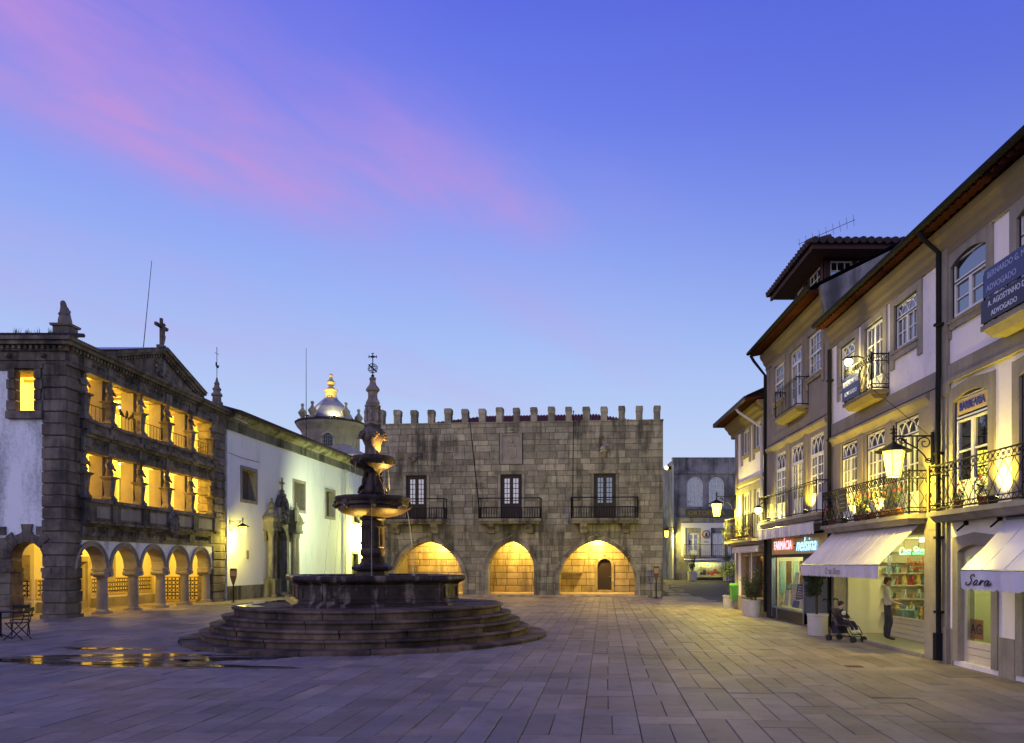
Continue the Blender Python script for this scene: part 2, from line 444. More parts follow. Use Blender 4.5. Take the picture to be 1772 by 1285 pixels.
# ------------------------------------------------------------------ mesh builder
CACHE = {}
class MB:
    def __init__(self):
        self.v = []
        self.f = []
        self.sm = False
    def add(self, vs, fs):
        k = len(self.v)
        self.v += [tuple(p) for p in vs]
        self.f += [tuple(i + k for i in q) for q in fs]
        return self
    def box(self, x0, x1, y0, y1, z0, z1):
        vs = [(x0, y0, z0), (x1, y0, z0), (x1, y1, z0), (x0, y1, z0), (x0, y0, z1), (x1, y0, z1), (x1, y1, z1), (x0, y1, z1)]
        return self.add(vs, [(0, 3, 2, 1), (4, 5, 6, 7), (0, 1, 5, 4), (1, 2, 6, 5), (2, 3, 7, 6), (3, 0, 4, 7)])
    def frustum(self, x0, x1, y0, y1, z0, z1, d):
        """box whose top is drawn in by d on every side (negative d: flares)"""
        vs = [(x0, y0, z0), (x1, y0, z0), (x1, y1, z0), (x0, y1, z0), (x0 + d, y0 + d, z1), (x1 - d, y0 + d, z1), (x1 - d, y1 - d, z1), (x0 + d, y1 - d, z1)]
        return self.add(vs, [(0, 3, 2, 1), (4, 5, 6, 7), (0, 1, 5, 4), (1, 2, 6, 5), (2, 3, 7, 6), (3, 0, 4, 7)])
    def prism(self, poly, y0, y1):
        """polygon in x,z extruded from y0 to y1 (counter-clockwise seen from -y)"""
        n = len(poly)
        vs = [(x, y0, z) for x, z in poly] + [(x, y1, z) for x, z in poly]
        fs = [tuple(range(n)), tuple(range(2 * n - 1, n - 1, -1))]
        fs += [(i, i + n, (i + 1) % n + n, (i + 1) % n) for i in range(n)]
        return self.add(vs, fs)
    def prism_x(self, poly, x0, x1):
        """polygon in y,z extruded along x"""
        n = len(poly)
        vs = [(x0, y, z) for y, z in poly] + [(x1, y, z) for y, z in poly]
        fs = [tuple(range(n - 1, -1, -1)), tuple(range(n, 2 * n))]
        fs += [(i, (i + 1) % n, (i + 1) % n + n, i + n) for i in range(n)]
        return self.add(vs, fs)
    def prism_z(self, poly, z0, z1, inset=0.0):
        n = len(poly)
        cx = sum(p[0] for p in poly) / n
        cy = sum(p[1] for p in poly) / n
        top = []
        for x, y in poly:
            d = math.hypot(x - cx, y - cy) or 1
            top.append((x - (x - cx) / d * inset, y - (y - cy) / d * inset))
        vs = [(x, y, z0) for x, y in poly] + [(x, y, z1) for x, y in top]
        fs = [tuple(range(n - 1, -1, -1)), tuple(range(n, 2 * n))]
        fs += [(i, (i + 1) % n, (i + 1) % n + n, i + n) for i in range(n)]
        return self.add(vs, fs)
    def tube(self, pts, r, n=6, closed=False, r2=None):
        pts = [Vector(p) for p in pts]
        m = len(pts)
        vs, fs = [], []
        for i, p in enumerate(pts):
            a = pts[i - 1] if (i > 0 or closed) else pts[i]
            b = pts[(i + 1) % m] if (i < m - 1 or closed) else pts[i]
            d = (b - a)
            if d.length < 1e-9:
                d = Vector((0, 0, 1))
            d.normalize()
            up = Vector((0, 0, 1)) if abs(d.z) < 0.92 else Vector((0, 1, 0))
            s = d.cross(up).normalized()
            q = s.cross(d).normalized()
            rr = r if r2 is None else r + (r2 - r) * i / max(1, m - 1)
            for k in range(n):
                an = 2 * PI * k / n
                vs.append(p + s * (rr * math.cos(an)) + q * (rr * math.sin(an)))
        rows = m if closed else m - 1
        for i in range(rows):
            for k in range(n):
                a, b = i * n + k, i * n + (k + 1) % n
                c, d2 = ((i + 1) % m) * n + (k + 1) % n, ((i + 1) % m) * n + k
                fs.append((a, b, c, d2))
        if not closed:
            fs.append(tuple(range(n - 1, -1, -1)))
            fs.append(tuple(range((m - 1) * n, m * n)))
        return self.add(vs, fs)
    def lathe(self, prof, n=24, cx=0, cy=0, rot=0.0, lobes=0, amp=0.0):
        vs, fs = [], []
        for r, z in prof:
            for k in range(n):
                a = rot + 2 * PI * k / n
                rr = r * (1 + amp * math.cos(lobes * a)) if lobes else r
                vs.append((cx + rr * math.cos(a), cy + rr * math.sin(a), z))
        for i in range(len(prof) - 1):
            for k in range(n):
                fs.append((i * n + k, i * n + (k + 1) % n, (i + 1) * n + (k + 1) % n, (i + 1) * n + k))
        fs.append(tuple(range(n - 1, -1, -1)))
        fs.append(tuple(range((len(prof) - 1) * n, len(prof) * n)))
        return self.add(vs, fs)
    def ball(self, c, r, n=10, m=7, sx=1, sy=1, sz=1):
        prof = []
        vs, fs = [], []
        for i in range(m + 1):
            th = PI * i / m
            for k in range(n):
                a = 2 * PI * k / n
                vs.append((c[0] + sx * r * math.sin(th) * math.cos(a), c[1] + sy * r * math.sin(th) * math.sin(a), c[2] - sz * r * math.cos(th)))
        for i in range(m):
            for k in range(n):
                fs.append((i * n + k, i * n + (k + 1) % n, (i + 1) * n + (k + 1) % n, (i + 1) * n + k))
        return self.add(vs, fs)
    def ring(self, cx, cz, r0, r1, y0, y1, a0=0.0, a1=PI, n=24):
        """arch ring in the x,z plane"""
        for i in range(n):
            t0, t1 = a0 + (a1 - a0) * i / n, a0 + (a1 - a0) * (i + 1) / n
            p = [(cx + r0 * math.cos(t0), cz + r0 * math.sin(t0)), (cx + r1 * math.cos(t0), cz + r1 * math.sin(t0)),
                 (cx + r1 * math.cos(t1), cz + r1 * math.sin(t1)), (cx + r0 * math.cos(t1), cz + r0 * math.sin(t1))]
            self.prism(p, y0, y1)
        return self
    def build(self, name, mat, parent=None, loc=(0, 0, 0), rot=(0, 0, 0), smooth=False, key=None):
        if key is not None and key in CACHE:
            me = CACHE[key]
        else:
            me = bpy.data.meshes.new(name)
            me.from_pydata(self.v, [], self.f)
            me.materials.append(MATS[mat])
            me.update()
            if smooth or self.sm:
                me.polygons.foreach_set('use_smooth', [True] * len(me.polygons))
                try:
                    me.set_sharp_from_angle(angle=math.radians(40))
                except Exception:
                    pass
            if key is not None:
                CACHE[key] = me
        o = bpy.data.objects.new(name, me)
        o.location = loc
        o.rotation_euler = rot
        o.parent = parent
        col.objects.link(o)
        return o

def tag(o, label=None, cat=None, group=None, kind=None):
    if label: o['label'] = label
    if cat: o['category'] = cat
    if group: o['group'] = group
    if kind: o['kind'] = kind
    return o

def thing(name, label, cat, loc=(0, 0, 0), rz=0.0, group=None):
    o = bpy.data.objects.new(name, None)
    o.empty_display_size = 0.2
    o.location = loc
    o.rotation_euler = (0, 0, rz)
    col.objects.link(o)
    return tag(o, label, cat, group)

def copy_tree(o, parent=None):
    c = o.copy()
    col.objects.link(c)
    c.parent = parent
    for ch in o.children:
        copy_tree(ch, c)
    return c

def text(name, body, size, mat, parent, loc, rot=(PI / 2, 0, 0), extrude=0.008, shear=0.0, xs=1.0, space=1.0, offset=0.0):
    cu = bpy.data.curves.new(name, 'FONT')
    cu.body = body
    cu.size = size
    cu.extrude = extrude
    cu.shear = shear
    cu.offset = offset
    cu.align_x = 'CENTER'
    cu.align_y = 'CENTER'
    cu.space_character = space
    cu.resolution_u = 3
    tmp = bpy.data.objects.new(name, cu)
    col.objects.link(tmp)
    bpy.context.view_layer.update()
    dg = bpy.context.evaluated_depsgraph_get()
    me = bpy.data.meshes.new_from_object(tmp.evaluated_get(dg))
    bpy.data.objects.remove(tmp)
    me.materials.clear()
    me.materials.append(MATS[mat])
    o = bpy.data.objects.new(name, me)
    o.location = loc
    o.rotation_euler = rot
    o.scale = (xs, 1, 1)
    o.parent = parent
    col.objects.link(o)
    return o

def lamp(name, kind, parent, loc, energy, color, size=0.1, target=None, angle=80, blend=0.6):
    d = bpy.data.lights.new(name, kind)
    d.energy = energy
    d.color = color
    if kind in ('POINT', 'SPOT'):
        d.shadow_soft_size = size
    else:
        d.size = size
    if kind == 'SPOT':
        d.spot_size = math.radians(angle)
        d.spot_blend = blend
    o = bpy.data.objects.new(name, d)
    o.location = loc
    if target is not None:
        o.rotation_euler = (Vector(target) - Vector(loc)).to_track_quat('-Z', 'Y').to_euler()
    o.parent = parent
    col.objects.link(o)
    return o

def rnd(a, b):
    return random.uniform(a, b)
# ================================================================== GROUND
def ground_z(x, y):
    t = max(0.0, min(1.0, (y - 46.5) / 15.5))
    k = max(0.0, min(1.0, (x - 2.0) / 4.0))
    return 0.67 * t * k

gx = [-500, -200, -80, -40, -24, -12, -4, 0, 2, 3, 4, 5, 6, 7, 8, 10, 14, 20, 40, 100, 250, 500]
gy = [-300, -80, -20, 0, 10, 20, 30, 40, 46.5, 50, 54, 58, 62, 70, 90, 150, 400, 1200]
b = MB()
vs = [(x, y, ground_z(x, y) - 0.03) for y in gy for x in gx]
nx = len(gx)
fs = [(j * nx + i, j * nx + i + 1, (j + 1) * nx + i + 1, (j + 1) * nx + i) for j in range(len(gy) - 1) for i in range(nx - 1)]
b.add(vs, fs)
ground = tag(b.build('ground', 'joint_sand'), 'worn granite paving of the square', 'paving', kind='structure')

FX, FY = -5.235, 21.07
e2 = Vector((0.061, 1.0)).normalized()
e1 = Vector((e2.y, -e2.x))
slabs = []
R2 = random.Random(5)
def ok_slab(c):
    if math.hypot(c.x - FX, c.y - FY) < 4.35: return False
    if c.x > 8.3 or c.x < -24 or c.y > 61.5 or c.y < 4.2: return False
    if c.x < 7 and c.y > 46.8 and c.x > -11.2: return False
    if c.x < -18.5 and c.y < 27.0: return c.x > -23
    return True
a0 = -24.0
while a0 < 12.5:
    wcol = R2.choice((0.66, 0.70, 0.74, 0.70))
    s0 = 3.0 - R2.random() * 2.3
    lcol = R2.choice((1.1, 1.15, 1.25, 1.5, 1.75))
    while s0 < 62:
        lp = lcol * R2.uniform(0.88, 1.12)
        ls = R2.uniform(0.38, 0.55)
        h = wcol / 2 + R2.uniform(-0.03, 0.03)
        for (au, bu, cu_, du) in ((0, h, 0, lp), (h, wcol, 0, lp), (0, wcol, lp, lp + ls)):
            ca, cs = a0 + (au + bu) / 2, s0 + (cu_ + du) / 2
            c = e1 * ca + e2 * cs
            if ok_slab(c):
                slabs.append((c, bu - au, du - cu_))
        s0 += lp + ls
    a0 += wcol
def slab_score(s):
    c, w, l = s
    if c.y < 8.2: return 0
    if abs(c.x / c.y + 0.063) > 0.70: return 0
    return w * l / c.y ** 3
slabs.sort(key=slab_score, reverse=True)
rzs = math.atan2(e1.y, e1.x)
rest = MB()
for i, (c, w, l) in enumerate(slabs):
    g = 0.009 if c.y < 26 else 0.014
    hw, hl = w / 2 - g / 2, l / 2 - g / 2
    z1 = R2.uniform(-0.006, 0.004)
    tl = R2.uniform(-0.004, 0.004)
    q = [(-hw, -hl), (hw, -hl), (hw, hl), (-hw, hl)]
    ch = 0.007
    vs = [(x, y, -0.04) for x, y in q] + [(x, y, z1 - 0.008) for x, y in q] + \
         [(x - math.copysign(ch, x), y - math.copysign(ch, y), z1 + tl * (1 if y > 0 else -1)) for x, y in q]
    fs = [(8, 9, 10, 11)] + [(k, (k + 1) % 4, (k + 1) % 4 + 4, k + 4) for k in range(4)] + [(k + 4, (k + 1) % 4 + 4, (k + 1) % 4 + 8, k + 8) for k in range(4)]
    gz = ground_z(c.x, c.y)
    if i < 300:
        MB().add(vs, fs).build('paving_slab', 'paving', ground, (c.x, c.y, gz), (0, 0, rzs))
    else:
        cr, sr = math.cos(rzs), math.sin(rzs)
        rest.add([(c.x + x * cr - y * sr, c.y + x * sr + y * cr, gz + z) for x, y, z in vs], fs)
tag(rest.build('distant_paving', 'paving', ground), kind='stuff')

# small rusty cover plate set in the paving
b = MB()
b.box(-0.16, 0.16, -0.12, 0.12, 0.004, 0.012)
for k in range(4):
    b.box(-0.13 + k * 0.075, -0.09 + k * 0.075, -0.1, 0.1, 0.012, 0.018)
tag(b.build('drain_cover', 'rust_plate', None, (5.72, 14.6, 0), (0, 0, -0.06)), 'small rusty drain cover set in the paving before the stationery shop', 'drain cover')

# puddles running off the fountain
def puddle(cx, cy, rx, ry, rot, seed, name, label):
    r = random.Random(seed)
    ph = [r.uniform(0, 6.28) for _ in range(6)]
    n = 72
    pts = []
    for k in range(n):
        a = 2 * PI * k / n
        m = 1 + 0.22 * math.sin(2 * a + ph[0]) + 0.2 * math.sin(3 * a + ph[1]) + 0.16 * math.sin(5 * a + ph[2]) + 0.12 * math.sin(8 * a + ph[3]) + 0.08 * math.sin(13 * a + ph[4]) + 0.06 * math.sin(21 * a + ph[5])
        x, y = rx * m * math.cos(a), ry * m * math.sin(a)
        pts.append((x * math.cos(rot) - y * math.sin(rot), x * math.sin(rot) + y * math.cos(rot)))
    o = MB().prism_z(pts, 0.0065, 0.0085).build(name, 'puddle_water', None, (cx, cy, 0))
    MB().prism_z([(x * 1.12 + 0.10 * math.sin(9 * y + x * 3), y * 1.5 + 0.05 * math.sin(7 * x)) for x, y in pts], 0.003, 0.0055).build('damp_margin', 'damp_stone', o)
    tag(o, label, 'puddle', 'wet patches beside the fountain')
puddle(-9.3, 16.35, 1.6, 0.26, 0.03, 3, 'puddle', 'long puddle running away from the fountain foot')
puddle(-9.5, 15.05, 1.25, 0.26, -0.05, 8, 'puddle', 'wide thin puddle in front of the fountain steps')
puddle(-11.9, 15.5, 1.5, 0.24, 0.05, 21, 'puddle', 'narrow puddle farthest from the fountain')
puddle(-7.4, 14.7, 1.6, 0.22, -0.12, 32, 'puddle', 'thin wet streak by the lowest fountain step')
puddle(-10.6, 17.6, 0.9, 0.16, -0.1, 41, 'puddle', 'small puddle lapping the outer fountain kerb')

puddle(-7.0, 15.75, 1.1, 0.30, 0.1, 52, 'puddle', 'dark wet patch against the lowest fountain step')
puddle(-8.4, 15.55, 0.9, 0.16, 0.0, 63, 'puddle', 'sliver of water between two larger puddles')

# ================================================================== FOUNTAIN
fountain = thing('fountain', 'tall tiered granite fountain with two bowls on round steps', 'fountain', (FX, FY, 0))
steps = [(4.86, 0.0, 0.088, 4.15), (4.40, 0.082, 0.290, 3.95), (4.15, 0.285, 0.485, 3.7), (3.89, 0.48, 0.675, 3.5), (3.64, 0.67, 0.90, 1.2)]
for si, (R_, z0, z1, ri) in enumerate(steps):
    st = MB().lathe([(R_ - 0.16, z0 - 0.02), (R_ - 0.16, z1 - 0.03), (ri, z1 - 0.03)], 64).build('step', 'mortar', fountain)
    rr = random.Random(si + 3)
    a = rr.random()
    end = a + 2 * PI
    while a < end - 0.05:
        da = min(rr.uniform(0.95, 1.6) / R_, end - a)
        if end - a - da < 0.1:
            da = end - a
        n = 4
        gap = 0.011 / R_
        dz = rr.uniform(-0.014, 0.008)
        dr = rr.uniform(-0.022, 0.016)
        prof = [(ri, z0), (R_ - 0.06 + dr, z0), (R_ - 0.06 + dr, z1 - 0.085), (R_ - 0.012 + dr, z1 - 0.07), (R_ + dr, z1 - 0.04), (R_ - 0.012 + dr, z1 - 0.012 + dz), (R_ - 0.05 + dr, z1 + dz), (ri, z1 + dz)]
        if si == 0:
            prof = [(ri, z0), (R_ + dr, z0), (R_ + dr, z1 - 0.02), (R_ - 0.02 + dr, z1 + dz), (ri, z1 + dz)]
        vs, fs = [], []
        m = len(prof)
        for k in range(n + 1):
            an = a + gap + (da - 2 * gap) * k / n
            vs += [(p * math.cos(an), p * math.sin(an), z) for p, z in prof]
        for k in range(n):
            for j in range(m):
                fs.append((k * m + j, (k + 1) * m + j, (k + 1) * m + (j + 1) % m, k * m + (j + 1) % m))
        fs += [tuple(range(m)), tuple(range((n + 1) * m - 1, n * m - 1, -1))]
        MB().add(vs, fs).build('step_stone', 'step_stone', st)
        a += da

def octo(a, c, rot):
    p = [(a, -c), (a, c), (c, a), (-c, a), (-a, c), (-a, -c), (-c, -a), (c, -a)]
    return [(x * math.cos(rot) - y * math.sin(rot), x * math.sin(rot) + y * math.cos(rot)) for x, y in p]
BR = math.radians(23)
def octo_shell(b, levels):
    """stack of octagon outlines joined into one skin: (half width, corner, z)"""
    n = 8
    vs, fs = [], []
    for a, c, z in levels:
        vs += [(x, y, z) for x, y in octo(a, c, BR)]
    for i in range(len(levels) - 1):
        for k in range(n):
            fs.append((i * n + k, i * n + (k + 1) % n, (i + 1) * n + (k + 1) % n, (i + 1) * n + k))
    b.add(vs, fs)
b = MB()
octo_shell(b, [(2.22, 1.60, 0.88), (2.22, 1.60, 0.95), (2.12, 1.53, 1.0), (2.06, 1.50, 1.07), (2.06, 1.50, 1.45), (2.09, 1.51, 1.49), (2.2, 1.58, 1.55),
               (2.22, 1.60, 1.60), (2.22, 1.60, 1.66), (2.19, 1.58, 1.69), (1.9, 1.4, 1.69), (1.87, 1.38, 1.66), (1.87, 1.38, 1.1)])
basin = b.build('basin', 'basin_stone', fountain)
for k in range(8):
    an = BR + k * PI / 4
    longside = (k % 2 == 0)
    dist = 2.06 if longside else (2.06 + 1.50) / math.sqrt(2)
    hw = 1.42 if longside else 0.33
    b = MB()
    for (x0, x1, z0, z1) in ((-hw, hw, 1.09, 1.125), (-hw, hw, 1.395, 1.43), (-hw, -hw + 0.06, 1.125, 1.395), (hw - 0.06, hw, 1.125, 1.395)):
        b.box(x0, x1, -0.022, 0.01, z0, z1)
    if longside:
        b.box(-0.03, 0.03, -0.02, 0.01, 1.125, 1.395)
    b.build('basin_panel', 'basin_stone', basin, (dist * math.cos(an), dist * math.sin(an), 0), (0, 0, an + PI / 2))
MB().prism_z(octo(1.88, 1.385, BR), 1.56, 1.565).build('basin_water', 'puddle_water', fountain)

b = MB()
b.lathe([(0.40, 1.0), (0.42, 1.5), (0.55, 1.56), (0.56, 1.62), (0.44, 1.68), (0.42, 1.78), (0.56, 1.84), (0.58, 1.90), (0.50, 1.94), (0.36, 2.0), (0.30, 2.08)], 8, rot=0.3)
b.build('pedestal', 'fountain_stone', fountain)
b = MB()
b.lathe([(0.32, 2.06), (0.33, 2.12), (0.27, 2.17), (0.29, 2.2), (0.335, 2.26), (0.345, 2.36), (0.31, 2.44), (0.325, 2.47)], 24, lobes=8, amp=0.035)
b.build('carved_collar', 'fountain_stone', fountain, smooth=True)
b = MB()
b.lathe([(0.30, 2.45), (0.315, 2.55), (0.30, 3.0), (0.315, 3.02)], 64, lobes=16, amp=0.05)
b.lathe([(0.335, 3.0), (0.345, 3.04), (0.30, 3.07), (0.30, 3.2), (0.35, 3.24), (0.36, 3.32)], 24)
b.build('fluted_shaft', 'fountain_stone', fountain, smooth=True)
b = MB()
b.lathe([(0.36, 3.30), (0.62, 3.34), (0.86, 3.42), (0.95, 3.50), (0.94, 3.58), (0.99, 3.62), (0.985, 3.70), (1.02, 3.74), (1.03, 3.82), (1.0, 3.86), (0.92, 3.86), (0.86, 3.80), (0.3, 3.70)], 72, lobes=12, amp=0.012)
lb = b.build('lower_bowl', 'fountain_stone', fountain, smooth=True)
for k in range(8):
    an = 0.25 + k * PI / 4
    b = MB()
    b.ball((0, 0, 0), 0.1, 8, 6, 0.8, 1.0, 1.15)
    b.ball((0.06, 0, -0.02), 0.05, 6, 5)
    b.box(-0.02, 0.07, -0.09, 0.09, 0.06, 0.1)
    b.build('mask', 'fountain_stone', lb, (0.98 * math.cos(an), 0.98 * math.sin(an), 3.63), (0, 0, an), key='fmask')
b = MB()
b.lathe([(0.30, 3.72), (0.31, 3.88), (0.26, 3.92), (0.30, 3.97), (0.315, 4.05), (0.25, 4.22), (0.185, 4.4), (0.18, 4.52), (0.24, 4.60), (0.28, 4.66)], 32, lobes=4, amp=0.10)
up = b.build('vase_shaft', 'fountain_stone', fountain, smooth=True)
for k in range(4):
    an = 0.5 + k * PI / 2
    b = MB()
    b.tube([(0.20, 0, 4.5), (0.26, 0, 4.35), (0.27, 0, 4.2), (0.36, 0, 4.08), (0.40, 0, 3.98), (0.34, 0, 3.93), (0.31, 0, 3.98)], 0.045, 6)
    b.ball((0.2, 0, 4.5), 0.07, 7, 5)
    b.build('carved_scroll', 'fountain_stone', up, rot=(0, 0, an), key='fscroll', smooth=True)
b = MB()
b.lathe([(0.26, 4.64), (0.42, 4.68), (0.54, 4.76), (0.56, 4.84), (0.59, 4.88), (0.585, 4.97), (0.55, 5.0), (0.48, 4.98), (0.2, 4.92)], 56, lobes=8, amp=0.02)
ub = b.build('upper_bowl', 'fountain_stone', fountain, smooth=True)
for k in range(6):
    an = 0.2 + k * PI / 3
    MB().build('mask', 'fountain_stone', ub, (0.56 * math.cos(an), 0.56 * math.sin(an), 4.85), (0, 0, an), key='fmask').scale = (0.7, 0.7, 0.7)
b = MB()
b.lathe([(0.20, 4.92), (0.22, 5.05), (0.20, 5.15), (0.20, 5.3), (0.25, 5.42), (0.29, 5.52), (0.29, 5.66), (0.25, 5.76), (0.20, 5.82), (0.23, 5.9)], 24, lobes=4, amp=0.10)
mb_ = b.build('mask_block', 'fountain_half_lit', fountain, smooth=True)
for k in range(4):
    an = -1.2 + k * PI / 2
    b = MB()
    b.ball((0.27, 0, 5.60), 0.12, 10, 8, 0.8, 0.95, 1.15)
    b.ball((0.37, 0, 5.58), 0.04, 6, 5)
    b.ball((0.34, 0.06, 5.66), 0.035, 6, 5)
    b.ball((0.34, -0.06, 5.66), 0.035, 6, 5)
    b.ball((0.26, 0.12, 5.63), 0.05, 6, 5)
    b.ball((0.26, -0.12, 5.63), 0.05, 6, 5)
    b.tube([(0.28, 0, 5.50), (0.42, 0, 5.50)], 0.035, 7)
    b.build('mask', 'fountain_half_lit', mb_, rot=(0, 0, an), key='fmask2', smooth=True)
b = MB()
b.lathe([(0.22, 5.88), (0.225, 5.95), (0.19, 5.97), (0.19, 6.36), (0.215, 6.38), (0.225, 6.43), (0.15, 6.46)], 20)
dr = b.build('figure_drum', 'fountain_lit', fountain)
for k in range(8):
    an = k * PI / 4
    b = MB()
    b.lathe([(0.04, 5.97), (0.052, 6.05), (0.035, 6.17), (0.05, 6.25), (0.045, 6.29), (0.02, 6.30)], 8)
    b.ball((0, 0, 6.335), 0.032, 7, 5)
    b.build('figurine', 'fountain_lit', dr, (0.20 * math.cos(an), 0.20 * math.sin(an), 0), smooth=True, key='figurine')
b = MB()
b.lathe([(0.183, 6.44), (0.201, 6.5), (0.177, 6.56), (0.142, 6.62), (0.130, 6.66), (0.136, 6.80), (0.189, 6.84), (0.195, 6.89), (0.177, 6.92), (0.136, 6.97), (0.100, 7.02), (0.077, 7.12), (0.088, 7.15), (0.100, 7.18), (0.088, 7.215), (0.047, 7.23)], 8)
b.build('spire', 'fountain_lit', fountain)
b = MB()
b.lathe([(0.03, 7.22), (0.05, 7.27), (0.015, 7.31)], 8)
b.tube([(0, 0, 7.28), (0, 0, 7.72)], 0.013, 6)
for k in range(3):
    an = k * PI / 3
    b.tube([(0.13 * math.cos(t) * math.cos(an), 0.13 * math.cos(t) * math.sin(an), 7.48 + 0.13 * math.sin(t)) for t in [2 * PI * j / 20 for j in range(20)]], 0.008, 4, True)
b.tube([(0.13 * math.cos(t), 0.13 * math.sin(t), 7.48 + 0.05 * math.cos(t)) for t in [2 * PI * j / 20 for j in range(20)]], 0.010, 4, True)
b.tube([(0.11 * math.cos(t), 0.05 * math.sin(t), 7.48 - 0.10 * math.cos(t)) for t in [2 * PI * j / 20 for j in range(20)]], 0.018, 4, True)
b.build('armillary_sphere', 'iron', fountain)
b = MB()
b.box(-0.012, 0.012, -0.008, 0.008, 7.70, 7.90)
b.box(-0.10, 0.10, -0.008, 0.008, 7.79, 7.815)
for (x0, x1, z0, z1) in ((-0.115, -0.095, 7.765, 7.84), (0.095, 0.115, 7.765, 7.84), (-0.035, 0.035, 7.89, 7.905), (-0.05, 0.05, 7.775, 7.79), (-0.05, 0.05, 7.815, 7.83)):
    b.box(x0, x1, -0.009, 0.009, z0, z1)
b.build('cross', 'iron', fountain)
# jets
def jet(r0, z0, v, zend, an, r):
    pts = []
    vz = 0.0
    x, z, k = r0, z0, 0
    while z > zend:
        pts.append((x * math.cos(an), x * math.sin(an), z))
        k += 1
        t = k * 0.03
        x, z = r0 + v * t, z0 - 4.9 * t * t
    b = MB()
    b.tube(pts, r * 0.7, 5, r2=r * 1.3)
    b.build('water_jet', 'falling_water', fountain, smooth=True)
for k in range(4):
    jet(0.42, 5.50, 0.28, 4.9, -1.2 + k * PI / 2, 0.013)
for an in (-1.35, -0.35, 0.7, 2.6, 3.6, 4.1):
    jet(1.02, 3.62, 0.45, 1.57, an, 0.010)
for an in (-2.9, -2.2, -0.8, 1.0):
    jet(0.56, 4.84, 0.2, 3.82, an, 0.008)

rp = random.Random(77)
n_ = 60
pts = []
for k in range(n_):
    a = PI * 0.62 + PI * 0.62 * k / (n_ - 1)
    pts.append((3.36 + 0.14 * math.sin(9 * a) + rp.uniform(-0.05, 0.05), a))
for k in range(n_):
    a = PI * 1.24 - PI * 0.62 * k / (n_ - 1)
    pts.append((3.04 + 0.14 * math.sin(13 * a) + rp.uniform(-0.06, 0.06), a))
MB().prism_z([(r_ * math.cos(a), r_ * math.sin(a)) for r_, a in pts], 0.906, 0.912).build('step_water', 'puddle_water', fountain)

# ================================================================== MASONRY
def pointed(a, h, zs):
    """half width of a pointed arch at height z"""
    R_ = (a * a + h * h) / (2 * a)
    def w(z):
        if z <= zs: return a
        if z >= zs + h: return 0.0
        return max(0.0, -(R_ - a) + math.sqrt(max(0.0, R_ * R_ - (z - zs) ** 2)))
    return w

def masonry(courses, x0, x1, openings, slen, rr, gap=0.03):
    """list of polygons (x, z), one per stone, laid round the openings (cx, wfun, z0, z1)"""
    out, segs = [], []
    for za, zb in zip(courses[:-1], courses[1:]):
        act = sorted([o for o in openings if o[2] < zb - 1e-4 and o[3] > za + 1e-4], key=lambda o: o[0])
        curved = bool(act)
        n = 6 if curved else 2
        lo, hi = za + gap / 2, zb - gap / 2
        zs = [lo + (hi - lo) * k / (n - 1) for k in range(n)]
        edges = [lambda z: x0] + [None] * 0
        lefts = [lambda z, v=x0: v] + [(lambda z, o=o: o[0] + (o[1](z) if o[2] <= z <= o[3] else 0.0)) for o in act]
        rights = [(lambda z, o=o: o[0] - (o[1](z) if o[2] <= z <= o[3] else 0.0)) for o in act] + [lambda z, v=x1: v]
        for L, Rr in zip(lefts, rights):
            la = [L(z) for z in zs]
            ra = [Rr(z) for z in zs]
            mx, mn = max(la), min(ra)
            segs.append((za, zb, L, Rr))
            if max(r - l for l, r in zip(la, ra)) < 0.05:
                continue
            cuts = []
            if mn - mx > slen * 0.7:
                k = max(1, int(round((mn - mx) / slen)))
                step = (mn - mx) / k
                cuts = [mx + step * (i + rr.uniform(-0.33, 0.33)) for i in range(1, k)]
                if curved and len(lefts) > 1:
                    if mn - mx > slen * 1.2 and not cuts:
                        cuts = [(mx + mn) / 2]
            bl = la
            for c in cuts + [None]:
                br = [c] * n if c is not None else ra
                pl = [(x + gap / 2, z) for x, z in zip(bl, zs)]
                pr = [(x - gap / 2, z) for x, z in zip(br, zs)]
                poly = pr + pl[::-1]
                if not curved:
                    poly = [pl[0], pr[0], pr[1], pl[1]]
                else:
                    poly = [pl[0]] + pr + pl[:0:-1]
                wmax = max(r[0] - l[0] for l, r in zip(pl, pr))
                if wmax > 0.04:
                    out.append(poly)
                bl = br
    return out, segs

def wall_core(b, segs, y0, y1):
    for za, zb, L, Rr in segs:
        n = 6
        zs = [za + (zb - za) * k / (n - 1) for k in range(n)]
        pl = [(L(z), z) for z in zs]
        pr = [(max(Rr(z), L(z) + 0.002), z) for z in zs]
        b.prism([pl[0]] + pr + pl[:0:-1], y0, y1)

def lay_stones(polys, parent, mat, y0, y1, limit, rr, name='stone', restname='stonework', jit=0.012):
    def area(p):
        return abs(sum(p[i][0] * p[(i + 1) % len(p)][1] - p[(i + 1) % len(p)][0] * p[i][1] for i in range(len(p))) / 2)
    polys = sorted(polys, key=area, reverse=True)
    rest = MB()
    nrest = 0
    for i, p in enumerate(polys):
        j = rr.uniform(-jit, jit)
        if i < limit:
            cx = sum(q[0] for q in p) / len(p)
            cz = sum(q[1] for q in p) / len(p)
            MB().prism([(x - cx, z - cz) for x, z in p], y0 + j, y1).build(name, mat, parent, (cx, 0, cz))
        else:
            rest.prism(p, y0 + j, y1)
            nrest += 1
    if nrest:
        tag(rest.build(restname, mat, parent), kind='stuff')

